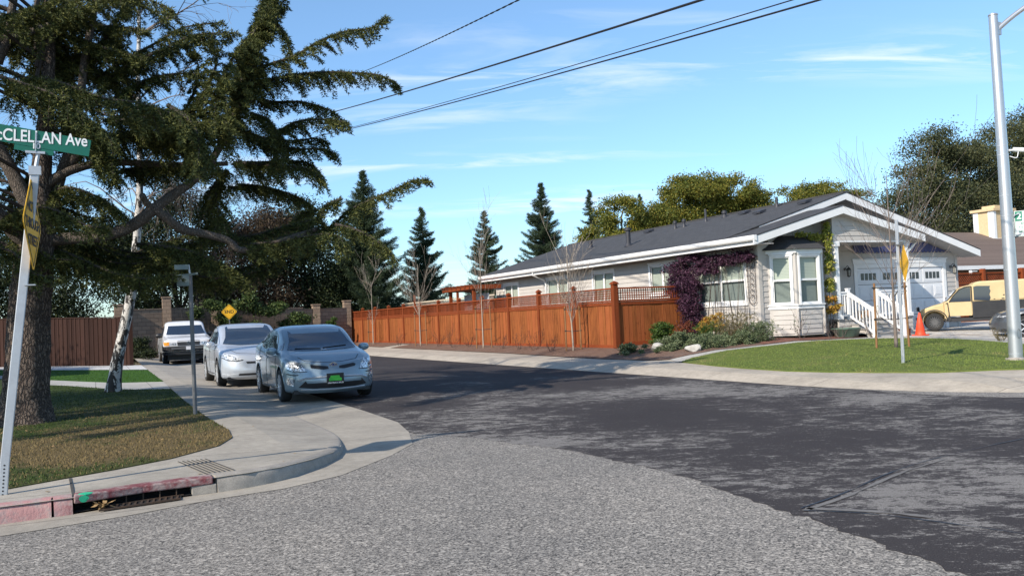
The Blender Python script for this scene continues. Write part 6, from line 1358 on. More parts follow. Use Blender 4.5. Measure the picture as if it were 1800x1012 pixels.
m = MB(); m.add([(.07*math.cos(a), y0+.008, .69+.048*math.sin(a)) for a in np.linspace(0, 6.28, 21)[:-1]], [tuple(range(20))]); M['badge_blue'] = pm('badge_blue', (.02, .05, .22), rough=.2, bump=0); m.build('badge_back', 'badge_blue', c.root)
h = c.hit((0, -3, .44), (0, 1, 0)); y0 = h[0].y-.035
m = MB(); m.box(-.165, .165, y0, y0+.02, .335, .545); pl = m.build('licence_plate', 'plate_black', c.root, bevel=.004)
m = MB(); m.prism([(-.125, y0-.004, .40), (-.125, y0-.004, .455), (-.105, y0-.004, .455), (-.09, y0-.004, .50), (.075, y0-.004, .50), (.09, y0-.004, .455), (.12, y0-.004, .45), (.12, y0-.004, .40)], (0, .003, 0)); m.build('plate_panel', 'plate_green', pl)
text_mesh('SAN FRANCISCO', .040, face_mtx((0, y0-.003, .362), (1, 0, 0)), 'plate_white', pl, bold=.0006)
c.place(4.17, 16.85, .035, -1.0)

# ---- pale silver sedan
c = Car('sedan_car', 'pale silver sedan parked between the white pickup and the blue grey hatchback', 'car', 4.70, 1.80, 1.56,
        belt=[(0, .70), (.6, .86), (1.2, .96), (2.4, 1.0), (3.6, 1.05), (4.3, 1.06), (4.7, .98)],
        top=[(0, .66), (.10, .74), (.35, .84), (.8, .94), (1.15, 1.0), (1.4, 1.10), (1.95, 1.41), (2.3, 1.53), (2.8, 1.56), (3.2, 1.51), (3.7, 1.33), (4.1, 1.15), (4.5, 1.10), (4.7, 1.0)],
        sill=.2, wheels=(.97, 3.67), wr=.335, nexp=2.3, nose=[(0, .10), (.12, .03), (.35, 0), (.5, .01), (.8, .05), (1, .12)], mat='paint_silver', xc=.75, tl=.5, tumble=(.93, .71, .45))
for y in (.97, 3.67):
    for sg in (-1, 1): wheel(c.root, sg*.80, y, .332, .21, sg, 10)
ws = c.decal('windshield', [(-.70, 1.04), (-.60, 1.20), (-.54, 1.46), (-.48, 1.49), (0, 1.505), (.48, 1.49), (.54, 1.46), (.60, 1.20), (.70, 1.04), (.3, 1.0), (-.3, 1.0)], 'carglass', 'front', .008, step=.07)
for d_ in ('left', 'right'):
    c.decal('side_window', [(1.72, 1.05), (2.1, 1.32), (2.45, 1.44), (2.55, 1.44), (2.60, 1.05)], 'carglass', d_, .006)
    c.decal('side_window', [(2.67, 1.055), (2.63, 1.44), (3.05, 1.42), (3.45, 1.31), (3.52, 1.09)], 'carglass', d_, .006)
    c.line('window_chrome', [(1.45, 1.02), (2.1, 1.33), (2.5, 1.46), (3.05, 1.44), (3.5, 1.31), (3.75, 1.14)], d_, .010, 'chrome')
    c.decal('side_window', [(3.58, 1.10), (3.52, 1.27), (3.74, 1.14)], 'carglass', d_, .006)
    c.line('shut_line', [(1.50, .98), (1.44, .6), (1.48, .3), (2.62, .28)], d_); c.line('shut_line', [(2.63, 1.03), (2.66, .6), (2.62, .28), (3.30, .3), (3.48, .65), (3.55, 1.05)], d_)
    c.line('sill_trim', [(1.5, .30), (3.2, .31)], d_, .008, 'plastic')
    for y in (2.38, 3.32): c.line('door_handle', [(y, .86), (y+.17, .865)], d_, .017, 'chrome', c.root, off=.012)
c.decal('headlight', [(.40, .66), (.52, .72), (.70, .80), (.83, .83), (.84, .74), (.72, .665), (.55, .64)], 'lens', 'front', .008, mirror=True, step=.03)
c.line('headlight_rim', [(.38, .65), (.55, .625), (.72, .65), (.83, .72)], 'front', .01, 'plastic', mirror=True)
c.decal('grille', [(-.30, .56), (-.36, .70), (.36, .70), (.30, .56)], 'plastic', 'front', .006); c.decal('lower_grille', [(-.5, .28), (-.45, .40), (.45, .40), (.5, .28)], 'plastic', 'front', .006)
c.decal('fog_lamp', [(.60, .38), (.58, .44), (.66, .48), (.76, .47), (.78, .42), (.70, .38)], 'plastic', 'front', .006, mirror=True); c.decal('fog_lamp_glass', [(.66, .40), (.64, .44), (.70, .46), (.74, .43), (.71, .40)], 'lens', 'front', .012, mirror=True)
c.line('hood_line', [(-.62, .90), (-.50, .82), (0, .775), (.50, .82), (.62, .90)], 'front', .006)
c.line('bumper_crease', [(.48, .33), (.70, .30), (.84, .33)], 'front', .010, 'rim', mirror=True)
for sg in (-1, 1): mirror_part(c, .88, 1.58, 1.04, sg, 'paint_silver')
c.place(3.64, 22.1, .10, -.5)

# ---- white pickup
c = Car('pickup_truck', 'white pickup truck with black bumper parked farthest, in front of the block wall', 'pickup truck', 5.40, 1.98, 1.86,
        belt=[(0, .96), (.7, 1.06), (1.4, 1.15), (3.2, 1.17), (3.4, 1.13), (5.4, 1.13)],
        top=[(0, .97), (.12, 1.03), (.5, 1.11), (1.3, 1.19), (1.42, 1.24), (1.95, 1.66), (2.15, 1.79), (2.5, 1.84), (2.95, 1.82), (3.08, 1.74), (3.2, 1.24), (3.35, 1.18), (5.3, 1.18), (5.4, 1.1)],
        sill=.42, wheels=(.95, 4.2), wr=.38, nexp=5, nose=[(0, .03), (.3, .0), (.5, .03), (.9, .05), (1, .08)], mat='paint_white', xc=.45, tl=.3, tumble=(.95, .76, .5), arch=1.2)
for y in (.95, 4.2):
    for sg in (-1, 1): wheel(c.root, sg*.86, y, .38, .25, sg, 7)
c.decal('windshield', [(-.80, 1.24), (-.70, 1.55), (-.66, 1.75), (0, 1.78), (.66, 1.75), (.70, 1.55), (.80, 1.24), (0, 1.22)], 'carglass', 'front', .008, step=.08)
for d_ in ('left', 'right'):
    c.decal('side_window', [(1.85, 1.22), (2.15, 1.60), (2.3, 1.70), (2.85, 1.70), (2.9, 1.22)], 'carglass', d_, .006)
    c.line('shut_line', [(1.72, 1.16), (1.68, .5), (2.95, .5), (2.98, 1.16)], d_); c.line('shut_line', [(3.22, 1.1), (3.22, .5)], d_, .008)
    c.line('door_handle', [(2.65, 1.03), (2.85, 1.03)], d_, .018, 'plastic', c.root, off=.012)
c.decal('headlight', [(.50, .80), (.50, .99), (.93, 1.0), (.97, .95), (.95, .80)], 'lens', 'front', .01, mirror=True)
c.decal('turn_signal', [(.76, .79), (.76, .99), (.93, 1.0), (.97, .95), (.95, .79)], 'amber', 'front', .014, mirror=True)
c.decal('grille', [(-.44, .78), (-.46, 1.0), (.46, 1.0), (.44, .78)], 'plastic', 'front', .008)
for z in (.80, .86, .92, .985): c.line('grille_bar', [(-.44, z), (.44, z)], 'front', .013, 'steel_wheel' if z < .98 else 'rim', c.root, off=.012)
m = MB(); pts = [(-.97, .35, .0), (-.95, .05, 0), (-.6, -.10, 0), (0, -.14, 0), (.6, -.10, 0), (.95, .05, 0), (.97, .35, 0)]
for z, h_, e in ((.66, .20, 0), (.46, .12, .05)):
    P = smoothpath([(x, y+e, z) for x, y, _ in pts], 4)
    for i in range(len(P)-1): m.bar(P[i], P[i+1], .10, h_)
m.build('front_bumper', 'plastic', c.root)
m = MB(); m.box(-.70, .70, -.205, -.196, .63, .72); m.build('bumper_insert', 'steel_wheel', c.root); MB().box(-.12, .18, -.22, -.206, .60, .74).build('licence_plate', 'plate_white', c.root)
m = MB(); h = c.hit((0, -3, .9), (0, 1, 0)); ellipse_ring(m, (0, h[0].y-.03, .89), .07, .05, .009); ellipse_ring(m, (0, h[0].y-.03, .905), .045, .02, .007); m.build('badge', 'chrome', c.root)
for sg in (-1, 1): mirror_part(c, .97, 1.88, 1.22, sg, 'plastic', .2, .2)
c.place(3.60, 39.5, .15, -1.0)

# ---- dark grey coupe at the right, nose to the left
c = Car('coupe_car', 'dark grey low car half hidden behind the lamp pole at the right', 'car', 4.3, 1.78, 1.28,
        belt=[(0, .62), (.6, .80), (1.2, .88), (3.2, .90), (4.3, .85)], top=[(0, .56), (.10, .64), (.4, .78), (1.2, .90), (1.45, .96), (1.95, 1.22), (2.4, 1.28), (2.9, 1.24), (3.5, .98), (4.1, .92), (4.3, .84)],
        sill=.19, wheels=(.86, 3.4), wr=.325, nexp=2.1, nose=[(0, .14), (.2, .03), (.5, 0), (.8, .06), (1, .14)], mat='paint_grey', xc=.8, tl=.5)
for y in (.86, 3.4):
    for sg in (-1, 1): wheel(c.root, sg*.78, y, .325, .22, sg, 5)
c.decal('windshield', [(-.66, .95), (-.5, 1.20), (.5, 1.20), (.66, .95), (0, .92)], 'carglass', 'front', .008)
for d_ in ('left', 'right'):
    c.decal('side_window', [(1.75, .94), (2.1, 1.15), (2.7, 1.19), (3.05, .95)], 'carglass', d_, .006); c.line('shut_line', [(1.55, .88), (1.5, .3), (2.75, .3), (2.8, .88)], d_)
    c.decal('fog_lamp', [(.33, .50), (.36, .56), (.46, .57), (.44, .51)], 'amber', d_, .006)
c.decal('headlight', [(.45, .60), (.5, .68), (.78, .74), (.82, .68), (.7, .60)], 'lens', 'front', .008, mirror=True); c.decal('lower_grille', [(-.45, .26), (-.4, .40), (.4, .40), (.45, .26)], 'plastic', 'front', .006)
for sg in (-1, 1): mirror_part(c, .86, 1.55, .92, sg, 'paint_grey')
c.place(24.1, 17.7, .24, -138)

# ---- old yellow and black panel van
M['van_yellow'] = pm('faded_cream_yellow', (.56, .43, .23), (.50, .38, .20), 3, .6, .1); M['van_black'] = pm('charcoal_panel', (.014, .015, .018), (.028, .028, .03), 4, .6, .1)
V = empty('panel_van', (0, 0, 0), 'old yellow and charcoal two tone panel van with round fenders parked beside the garage', 'van')
# local: nose at y=0 (towards -y), length 3.7, width 1.48
def vprism(prof, hw, mat, name, parent=V, bev=.03, x0=None):
    m = MB(); xa = -hw if x0 is None else x0; m.prism([(xa, y, z) for y, z in prof], (hw-xa, 0, 0)); return m.build(name, mat, parent, bevel=bev)
hood = vprism([(.16, .62), (.20, .72), (.34, .80), (.65, .90), (1.05, 1.0), (1.05, .34), (.22, .34)], .36, 'van_yellow', 'hood', bev=.07)
vprism([(.95, .33), (.95, .98), (1.10, 1.06), (1.12, .33)], .70, 'van_yellow', 'cowl', bev=.03)
cab = vprism([(1.02, .50), (1.02, 1.0), (1.18, 1.16), (1.42, 1.44), (1.58, 1.53), (1.80, 1.575), (1.98, 1.60), (1.98, .50)], .72, 'van_yellow', 'cab', bev=.05)
box_ = vprism([(1.84, .98), (1.84, 1.54), (1.92, 1.645), (2.1, 1.69), (3.6, 1.70), (3.70, 1.64), (3.72, .98)], .75, 'van_yellow', 'cargo_box', bev=.06)
lowb = vprism([(1.84, .42), (1.84, .985), (3.73, .985), (3.73, .42)], .756, 'van_black', 'lower_panel', bev=.01)
m = MB()
for z in np.arange(.50, .96, .065): m.bar((-.762, 1.88, z), (-.762, 3.70, z), .012, .022, (0, 0, 1))
for z in np.arange(.50, .96, .065): m.bar((.762, 1.88, z), (.762, 3.70, z), .012, .022, (0, 0, 1))
m.bar((-.765, 2.62, .46), (-.765, 2.62, .97), .02, .04, (1, 0, 0)); m.build('rib', 'van_black', lowb)
vprism([(.95, .30), (.95, .43), (3.7, .43), (3.7, .32)], .71, 'van_black', 'sill', bev=.01)
for sg in (-1, 1):
    # door panel, windows
    m = MB(); xa = sg*.724
    m.prism([(xa, 1.12, .50), (xa, 1.10, .96), (xa, 1.82, .98), (xa, 1.82, .50)], (sg*.016, 0, 0)); d_ = m.build('door', 'van_yellow', V, bevel=.006)
    m = MB(); m.prism([(xa, 1.14, 1.0), (xa, 1.26, 1.20), (xa, 1.46, 1.40), (xa, 1.60, 1.47), (xa, 1.80, 1.49), (xa, 1.80, 1.0)], (sg*.012, 0, 0)); m.build('side_window', 'carglass', d_)
    m = MB(); m.tube([(xa+sg*.01, 1.10, .50), (xa+sg*.01, 1.06, .98), (xa+sg*.01, 1.0, .96)], .016, 6); m.tube([(xa+sg*.014, 1.11, 1.0), (xa+sg*.014, 1.24, 1.2), (xa+sg*.014, 1.45, 1.43), (xa+sg*.014, 1.62, 1.505), (xa+sg*.014, 1.82, 1.53)], .016, 6); m.tube([(xa+sg*.018, 1.83, .98), (xa+sg*.018, 1.83, 1.52)], .018, 6); m.build('door_seal', 'van_black', d_)
    m = MB(); m.prism([(sg*.752, 1.90, 1.04), (sg*.752, 1.90, 1.50), (sg*.752, 2.0, 1.53), (sg*.752, 2.42, 1.51), (sg*.752, 2.40, 1.42), (sg*.752, 2.43, 1.34), (sg*.752, 2.39, 1.22), (sg*.752, 2.42, 1.10), (sg*.752, 2.38, 1.0)], (sg*.008, 0, 0)); m.build('side_window', 'carglass', V)
    # front fender: arched shell over the wheel
    m = MB(); n = 20; vs = []; K = 6
    for i in range(n+1):
        a = R(-5+175*i/n); r0 = .40+.04*math.sin(a)
        for k in range(K+1):
            t_ = k/K; rr_ = r0*(1-.10*(1-t_)**2); xx = .38+.36*t_; rr_ = r0*(.90+.10*math.sin(math.pi*(.15+.75*t_)))
            vs.append((sg*xx, .62-rr_*math.cos(a)*1.05, .31+rr_*math.sin(a)))
    m.add(vs, [(i*(K+1)+k, i*(K+1)+k+1, (i+1)*(K+1)+k+1, (i+1)*(K+1)+k) for i in range(n) for k in range(K)])
    fe = m.build('fender', 'van_yellow', V, smooth=True); so = fe.modifiers.new('solid', 'SOLIDIFY'); so.thickness = .02
    m = MB(); m.tube([(sg*.745, .62-(.40+.04*math.sin(R(a)))*.97*math.cos(R(a))*1.05, .31+(.40+.04*math.sin(R(a)))*.97*math.sin(R(a))) for a in np.linspace(-5, 170, 22)], .018, 6); m.build('fender_edge', 'van_black', fe)
    m = MB(); m.prism([(sg*.60, .98, .52), (sg*.735, 1.12, .54), (sg*.735, 1.12, .34), (sg*.68, .98, .34)], (0, .03, 0)); m.build('fender_brace', 'van_black', V)
    m = MB(); m.lathe([(0, -.07), (.06, -.06), (.085, -.0), (.09, .02), (.0, .025)], (sg*.45, .14, .78), 14, 'y'); hl = m.build('headlight', 'van_black', V, auto=40)
    m = MB(); m.lathe([(0, -.012), (.07, 0)], (sg*.45, .065, .78), 14, 'y'); m.build('lens', 'lens', hl)
    for y in (.62, 3.04): wheel(V, sg*.62, y, .31, .15, sg, 16, 'steel_wheel')
    m = MB(); m.tube([(sg*.757, 3.04-.37*math.cos(R(a)), .31+.37*math.sin(R(a))) for a in np.linspace(0, 180, 20)], .02, 6); m.build('wheel_arch', 'van_black', V)
    m = MB(); m.add([(sg*.7585, 3.04-.36*math.cos(R(a)), .31+.36*math.sin(R(a))) for a in np.linspace(0, 180, 20)], [tuple(range(20))]); m.build('wheel_well', 'void', V)
    m = MB(); rr = random.Random(4+sg)
    for k in range(13):
        y_ = rr.uniform(2.45, 3.65); z_ = rr.choice([rr.uniform(.99, 1.08), rr.uniform(.99, 1.06), rr.uniform(1.1, 1.6)]); w_ = rr.uniform(.02, .06); h_ = rr.uniform(.012, .03)
        m.add([(sg*.7535, y_+w_*math.cos(a)*rr.uniform(.7, 1.2), z_+h_*math.sin(a)*rr.uniform(.7, 1.2)) for a in np.linspace(0, 6.28, 9)[:-1]], [tuple(range(8))])
    m.build('paint_patch', 'van_black', box_)
m = MB(); m.add([(-.62, 1.065, 1.03), (.62, 1.065, 1.03), (.56, 1.395, 1.43), (-.56, 1.395, 1.43)], [(0, 1, 2, 3)]); m.v = [(x, y-.022, z+.02) for x, y, z in m.v]; m.build('windshield', 'carglass', V)
m = MB(); m.bar((-.6, .08, .42), (.6, .08, .42), .06, .09); m.build('front_bumper', 'van_black', V)
m = MB(); m.box(-.30, .30, .165, .20, .46, .70); m.build('grille', 'van_black', V)
m = MB(); m.bar((-.72, 1.14, 1.04), (-.86, 1.12, 1.08), .02, .02); m.box(-.92, -.82, 1.10, 1.13, 1.04, 1.16); m.build('mirror', 'van_black', V)
m = MB(); m.tube(smoothpath([(-.75, .52, .74), (-.735, .75, .72), (-.73, .98, .50)], 4), .008, 5); m.build('fender_line', 'van_black', V)
V.location = (25.31, 21.33, .41); V.rotation_euler = (0, 0, R(-138)); V.scale = (.93, .93, .93)
# ================================================================== signs, poles, wires, small things
M['galv'] = pm('galvanised_steel', (.52, .54, .56), (.42, .44, .46), 8, .45, .1, metallic=.5)
M['lamp_metal'] = pm('brushed_aluminium', (.60, .60, .60), (.50, .50, .50), 3, .38, .05, metallic=.75, stretch=(1, 1, .1))
M['sign_green'] = pm('sign_green', (.005, .13, .085), rough=.45, bump=0); M['sign_white'] = pm('sign_white', (.82, .83, .82), rough=.45, bump=0); M['sign_text_green'] = pm('sign_text_green', (.01, .22, .13), rough=.5, bump=0)
M['sign_yellow'] = pm('sign_yellow', (.80, .43, .01), (.72, .38, .01), 4, .5, .03); M['sign_black'] = pm('sign_black', (.012, .012, .012), rough=.5, bump=0)
M['sign_back'] = pm('old_aluminium_sign', (.16, .20, .19), rough=.5, metallic=.3)
M['dark_post'] = pm('dark_steel_post', (.10, .105, .11), (.14, .14, .14), 6, .6, .1)
def diamond(root, c, right, half, text, mat='sign_yellow', lines=1, size=.2):
    """square plate on its point, facing right x up"""
    r_ = Vector(right).normalized(); up = Vector((0, 0, 1)); n = r_.cross(up); C = Vector(c); m = MB(); pts = []
    for k in range(4):
        a = math.pi/2*k
        for da in (-.07, .07): pts.append(C+(r_*math.cos(a+da)+up*math.sin(a+da))*half*(.975))
    m.prism([tuple(p-n*.0) for p in pts], tuple(-n*.004)); s = m.build('sign_plate', mat, root)
    m = MB(); P = [C+(r_*math.cos(math.pi/2*k)+up*math.sin(math.pi/2*k))*half*.90+n*.002 for k in range(4)]
    for k in range(4): m.bar(P[k], P[(k+1) % 4], .012, .0015, tuple(n))
    m.build('border', 'sign_black', s)
    for i, l in enumerate(text):
        text_mesh(l, size, face_mtx(C+n*.0025+up*((len(text)-1)/2-i)*size*1.12, r_), 'sign_black', s, bold=size*.02, ext=.001)
    return s
# ---- street name sign post at the left edge
SP = empty('street_name_sign', (-.77, 9.1, .13), 'leaning galvanised post with green McCLELLAN Ave street name sign and yellow diamond', 'street sign')
m = MB(); base = Vector((-.77, 9.1, .10)); kink = Vector((-.745, 9.1, .42)); topp = Vector((-.447, 9.1, 3.02))
def channel(m, a, b, w=.055, dpt=.028):
    m.bar(a, b, w*.5, .006, (0, 1, 0)); 
    for s_ in (-1, 1): m.bar(Vector(a)+Vector((s_*w*.36, -.012, 0)), Vector(b)+Vector((s_*w*.36, -.012, 0)), .012, dpt, (0, 1, 0)); 
m.bar(base, kink, .075, .05, (0, 1, 0)); m.bar(kink-Vector((0, 0, .01)), topp, .075, .05, (0, 1, 0)); po = m.build('post', 'galv', SP, bevel=.006)
m = MB()
for k in range(9):
    p = base.lerp(kink, .1+.1*k); m.cyl(p+Vector((0, -.0265, 0)), p+Vector((0, -.0255, 0)), .008, 8)
m.build('bolt_hole', 'sign_black', po)
m = MB(); m.bar(Vector((-.51, 9.075, 1.98)), Vector((-.51, 9.075, 1.99)), .09, .06, (0, 1, 0)); m.build('bracket', 'galv', SP); m = MB(); m.bar(topp+Vector((0, 0, -.03)), topp+Vector((.0, 0, .05)), .10, .07, (0, 1, 0)); m.cyl(topp, topp+Vector((.03, 0, .17)), .018, 8); m.build('bracket', 'galv', SP)
tdir = Vector((.985, 0, -.155)).normalized(); sC = Vector((-.62, 9.08, 3.325)); upv = Vector((.07, 0, 1)).normalized()
def plate(c, w, h, mat, name, par, dirx=tdir, y=.004, r=.02):
    m = MB(); rx = dirx; uz = Vector((-rx.z, 0, rx.x)); c = Vector(c); m.prism([tuple(c-rx*w/2-uz*h/2), tuple(c+rx*w/2-uz*h/2), tuple(c+rx*w/2+uz*h/2), tuple(c-rx*w/2+uz*h/2)], (0, y, 0)); return m.build(name, mat, par, bevel=.0)
tdir = Vector((.998, 0, -.045)).normalized()
pl = plate((-.53, 9.08, 3.337), 1.10, .155, 'sign_green', 'name_plate', SP)
text_mesh('McCLELLAN Ave', .152, face_mtx((-.005, 9.0775, 3.315), tdir, (.045, 0, .998)), 'sign_white', pl, bold=.0022, sx=.76, align='RIGHT')
pl2 = plate((-.445, 9.083, 3.245), .32, .10, 'sign_green', 'number_plate', SP); text_mesh('10', .072, face_mtx((-.432, 9.080, 3.252), tdir, (.045, 0, .998)), 'sign_white', pl2, bold=.0015)
m = MB(); m.bar((-.52, 9.078, 3.20), (-.36, 9.078, 3.195), .012, .022); m.bar((-.437, 9.072, 3.20), (-.430, 9.072, 3.38), .008, .01); m.build('bracket', 'galv', SP)
ang = R(83.5); diamond(SP, (-.475, 9.03, 2.53), (math.cos(ang), math.sin(ang)*1, 0), .42, ['NOT A', 'THROUGH', 'STREET'], size=.135)
# ---- slim dark post with sign plates seen nearly edge on
DP = empty('sign_post', (1.47, 15.39, .12), 'thin dark steel post at the left lawn edge topped by small dull plates', 'sign post')
m = MB(); m.cyl((1.47, 15.39, .05), (1.46, 15.39, 2.42), .033, 8); m.build('post', 'dark_post', DP)
m = MB(); m.prism([(1.25, 15.7, 2.42), (1.55, 15.15, 2.42), (1.55, 15.15, 2.455), (1.25, 15.7, 2.455)], (.01, .006, 0)); m.hexa([(1.25, 15.38, 2.25), (1.44, 15.36, 2.25), (1.44, 15.39, 2.25), (1.25, 15.41, 2.25), (1.25, 15.38, 2.43), (1.44, 15.36, 2.43), (1.44, 15.39, 2.43), (1.25, 15.41, 2.43)]); m.hexa([(1.22, 15.38, 2.52), (1.44, 15.36, 2.52), (1.44, 15.375, 2.52), (1.22, 15.395, 2.52), (1.22, 15.38, 2.60), (1.44, 15.36, 2.60), (1.44, 15.375, 2.60), (1.22, 15.395, 2.60)]); m.build('sign_plate', 'sign_back', DP)
MB().cyl((1.46, 15.39, 2.42), (1.44, 15.39, 2.6), .015, 8).build('bracket', 'galv', DP)
# ---- END sign
ES = empty('end_sign', (6.62, 49.5, .1), 'yellow diamond END sign on a thin post before the block wall', 'road sign')
MB().box(6.60, 6.65, 49.52, 49.56, .1, 2.6).build('post', 'dark_post', ES); diamond(ES, (6.62, 49.5, 2.46), (1, -.1, 0), .40, ['END'], size=.24)
# ---- post with yellow diamond seen from the side on the lawn
YP_ = empty('warning_sign', (14.57, 12.62, .21), 'galvanised post on the right lawn with a narrow edge on yellow diamond sign', 'road sign')
m = MB(); m.bar((14.57, 12.62, .1), (14.66, 12.66, 3.10), .055, .03, (0, 1, 0)); m.bar((14.57, 12.60, .1), (14.66, 12.64, 3.10), .02, .03, (0, 1, 0)); m.build('post', 'galv', YP_)
diamond(YP_, (14.70, 12.56, 2.22), (.60, .80, 0), .375, ['NOT A', 'THROUGH', 'STREET'], size=.11)
m = MB(); m.box(14.60, 14.72, 12.56, 12.66, 2.585, 2.61); m.build('bracket', 'dark_post', YP_)
# ---- lamp column
LC = empty('street_lamp', (16.18, 11.35, .18), 'tall brushed aluminium street lamp pole with a rising curved arm at the right edge', 'street lamp')
m = MB(); m.tube([(16.18, 11.35, .12), (16.18, 11.35, 1.5), (16.17, 11.35, 4.0), (16.14, 11.35, 6.98)], [.125, .118, .103, .083], 24); m.lathe([(.083, 0), (.092, .01), (.088, .03), (.05, .05), (0, .055)], (16.14, 11.35, 6.98), 24); pole = m.build('pole', 'lamp_metal', LC, auto=40)
m = MB(); m.tube(smoothpath([(16.20, 11.33, 6.70), (16.6, 11.1, 7.05), (17.3, 10.6, 7.55), (18.3, 10.0, 7.95)], 5), .048, 12); m.box(16.17, 16.27, 11.28, 11.38, 6.6, 6.85); m.build('arm', 'lamp_metal', LC, auto=40)
m = MB(); m.lathe([(0, -.08), (.16, -.05), (.2, 0), (.12, .07), (0, .09)], (18.6, 9.85, 7.95), 14); m.build('lamp_head', 'lamp_metal', LC, auto=50)
for z in (.34, 1.97, 2.62, 3.02, 3.42, 4.22, 4.40):
    r_ = .127-.0062*z; MB().cyl((16.18-.004*z, 11.35, z), (16.18-.004*z, 11.35, z+.02), r_, 24).build('strap', 'galv', pole)
m = MB(); m.box(16.02, 16.36, 11.17, 11.53, .1, .20); m.lathe([(.16, 0), (.16, .05), (.128, .08)], (16.18, 11.35, .20), 20)
for a in (45, 135, 225, 315): m.cyl((16.18+.17*math.cos(R(a)), 11.35+.17*math.sin(R(a)), .2), (16.18+.17*math.cos(R(a)), 11.35+.17*math.sin(R(a)), .27), .018, 6)
m.build('base_plate', 'conc_kerb', LC, bevel=.01)
m = MB(); cc = Vector((16.13, 11.228, .74)); m.tube([cc+Vector((.05*math.cos(a), -.006, .085*math.sin(a))) for a in np.linspace(0, 6.28, 21)], .004, 4, caps=False); m.build('hand_hole', 'dark_post', pole)
m = MB(); m.bar((16.25, 11.30, 4.32), (16.40, 11.22, 4.32), .04, .03); m.cyl((16.36, 11.26, 4.33), (16.56, 11.12, 4.30), .045, 12); m.tube(smoothpath([(16.27, 11.28, 4.2), (16.36, 11.2, 4.16), (16.42, 11.2, 4.28)], 4), .008, 5); m.build('camera', 'sign_white', LC, auto=40)
gx = Vector((.60, -.80, 0)); n_ = Vector((-.80, -.60, 0))
sc_ = Vector((16.41, 11.12, 2.87)); W2, H2 = .40, .50; m = MB()
m.prism([tuple(sc_+gx*a+Vector((0, 0, b))) for a, b in ((-W2/2, -H2/2), (W2/2, -H2/2), (W2/2, H2/2), (-W2/2, H2/2))], tuple(-n_*.004)); ps = m.build('parking_sign', 'sign_white', LC)
m = MB()
for a, b, c2, d2 in ((-.185, -.235, .185, -.235), (.185, -.235, .185, .235), (.185, .235, -.185, .235), (-.185, .235, -.185, -.235)): m.bar(sc_+gx*a+Vector((0, 0, b))+n_*.002, sc_+gx*c2+Vector((0, 0, d2))+n_*.002, .008, .002, tuple(n_))
m.build('border', 'sign_text_green', ps)
m = MB(); q = sc_+gx*(-.12)+Vector((0, 0, .14)); m.prism([tuple(q+gx*a+Vector((0, 0, b))+n_*.002) for a, b in ((-.065, -.09), (.055, -.09), (.055, .09), (-.065, .09))], tuple(n_*.0015)); m.build('number_panel', 'sign_text_green', ps)
text_mesh('2', .17, face_mtx(q+n_*.005, gx), 'sign_white', ps, bold=.003)
for tx, sz, dx, dz in (('HOUR', .07, .08, .19), ('PARKING', .055, .07, .10), ('8:00AM', .06, .0, .0), ('TO 6:00PM', .06, 0, -.08), ('MON-SAT', .06, 0, -.16)):
    text_mesh(tx, sz, face_mtx(sc_+gx*dx+Vector((0, 0, dz))+n_*.0035, gx), 'sign_text_green', ps, bold=.0008)
for z1, z2 in ((3.02, .2), (2.64, -.2)): MB().bar((16.20, 11.28, z1), sc_+gx*(-.1)+Vector((0, 0, z2)), .02, .02).build('bracket', 'galv', LC)
# ---- overhead wires
M['cable'] = pm('black_cable', (.012, .012, .014), rough=.6, bump=0)
def wire(label, a, b, r, sag, twist=False, up_=0.0):
    a, b = Vector(a)+Vector((0, 0, up_)), Vector(b)+Vector((0, 0, up_)); P = [a.lerp(b, i/40)-Vector((0, 0, 4*sag*(i/40)*(1-i/40))) for i in range(41)]
    m = MB()
    if twist:
        P = [a.lerp(b, i/400)-Vector((0, 0, 4*sag*(i/400)*(1-i/400))) for i in range(401)]
        for ph in (0, math.pi): m.tube([p+Vector((math.cos(i*.9+ph), 0, math.sin(i*.9+ph)))*r for i, p in enumerate(P)], r, 4)
    else: m.tube(P, r, 6)
    tag(m.build('overhead_wire', 'cable'), label, 'wire', 'overhead wires crossing the sky')
def ext(a, b, k): a, b = Vector(a), Vector(b); return a+(a-b)*k
wire('highest twisted overhead wire in the sky', ext((7.11, 14, 7.19), (11.83, 40, 13.38), .45), ext((11.83, 40, 13.38), (7.11, 14, 7.19), .6), .009, .25, True, .19)
wire('thick second overhead wire from the top', ext((8.95, 12, 6.57), (12.04, 60, 15.16), .2), (12.04, 60, 15.16), .022, .2, False, .09)
wire('thinner of the two lowest overhead wires', ext((10.59, 11, 6.55), (11.95, 50, 12.33), .2), (11.95, 50, 12.33), .011, .16, False, .07)
wire('lowest thick overhead wire', ext((11.16, 11, 6.61), (11.45, 50, 12.14), .2), (11.45, 50, 12.14), .018, .16, False, .07)
# ---- cone, box, planter, rocks
M['orange'] = pm('orange_cone', (.85, .07, .02), (.75, .06, .02), 6, .55, .05); M['pot'] = pm('green_glazed_pot', (.10, .16, .12), (.06, .10, .075), 5, .45, .2, coat=.3); M['potsoil'] = M['mulch']
M['cardboard'] = pm('cardboard', (.42, .22, .10), rough=.8); M['terracotta'] = pm('terracotta', (.28, .09, .045), rough=.85)
CZ = hz(23.1, 19.2)
CN = empty('traffic_cone', (23.05, 19.25, CZ), 'bright orange traffic cone standing on the driveway by the porch', 'traffic cone')
m = MB(); m.box(22.87, 23.23, 19.07, 19.43, CZ, CZ+.035); m.build('base', 'orange', CN, bevel=.01)
m = MB(); m.lathe([(.155, .03), (.15, .05), (.125, .20), (.13, .21), (.03, .70), (.022, .71), (0, .71)], (23.05, 19.25, CZ), 20); m.build('cone', 'orange', CN, auto=40)
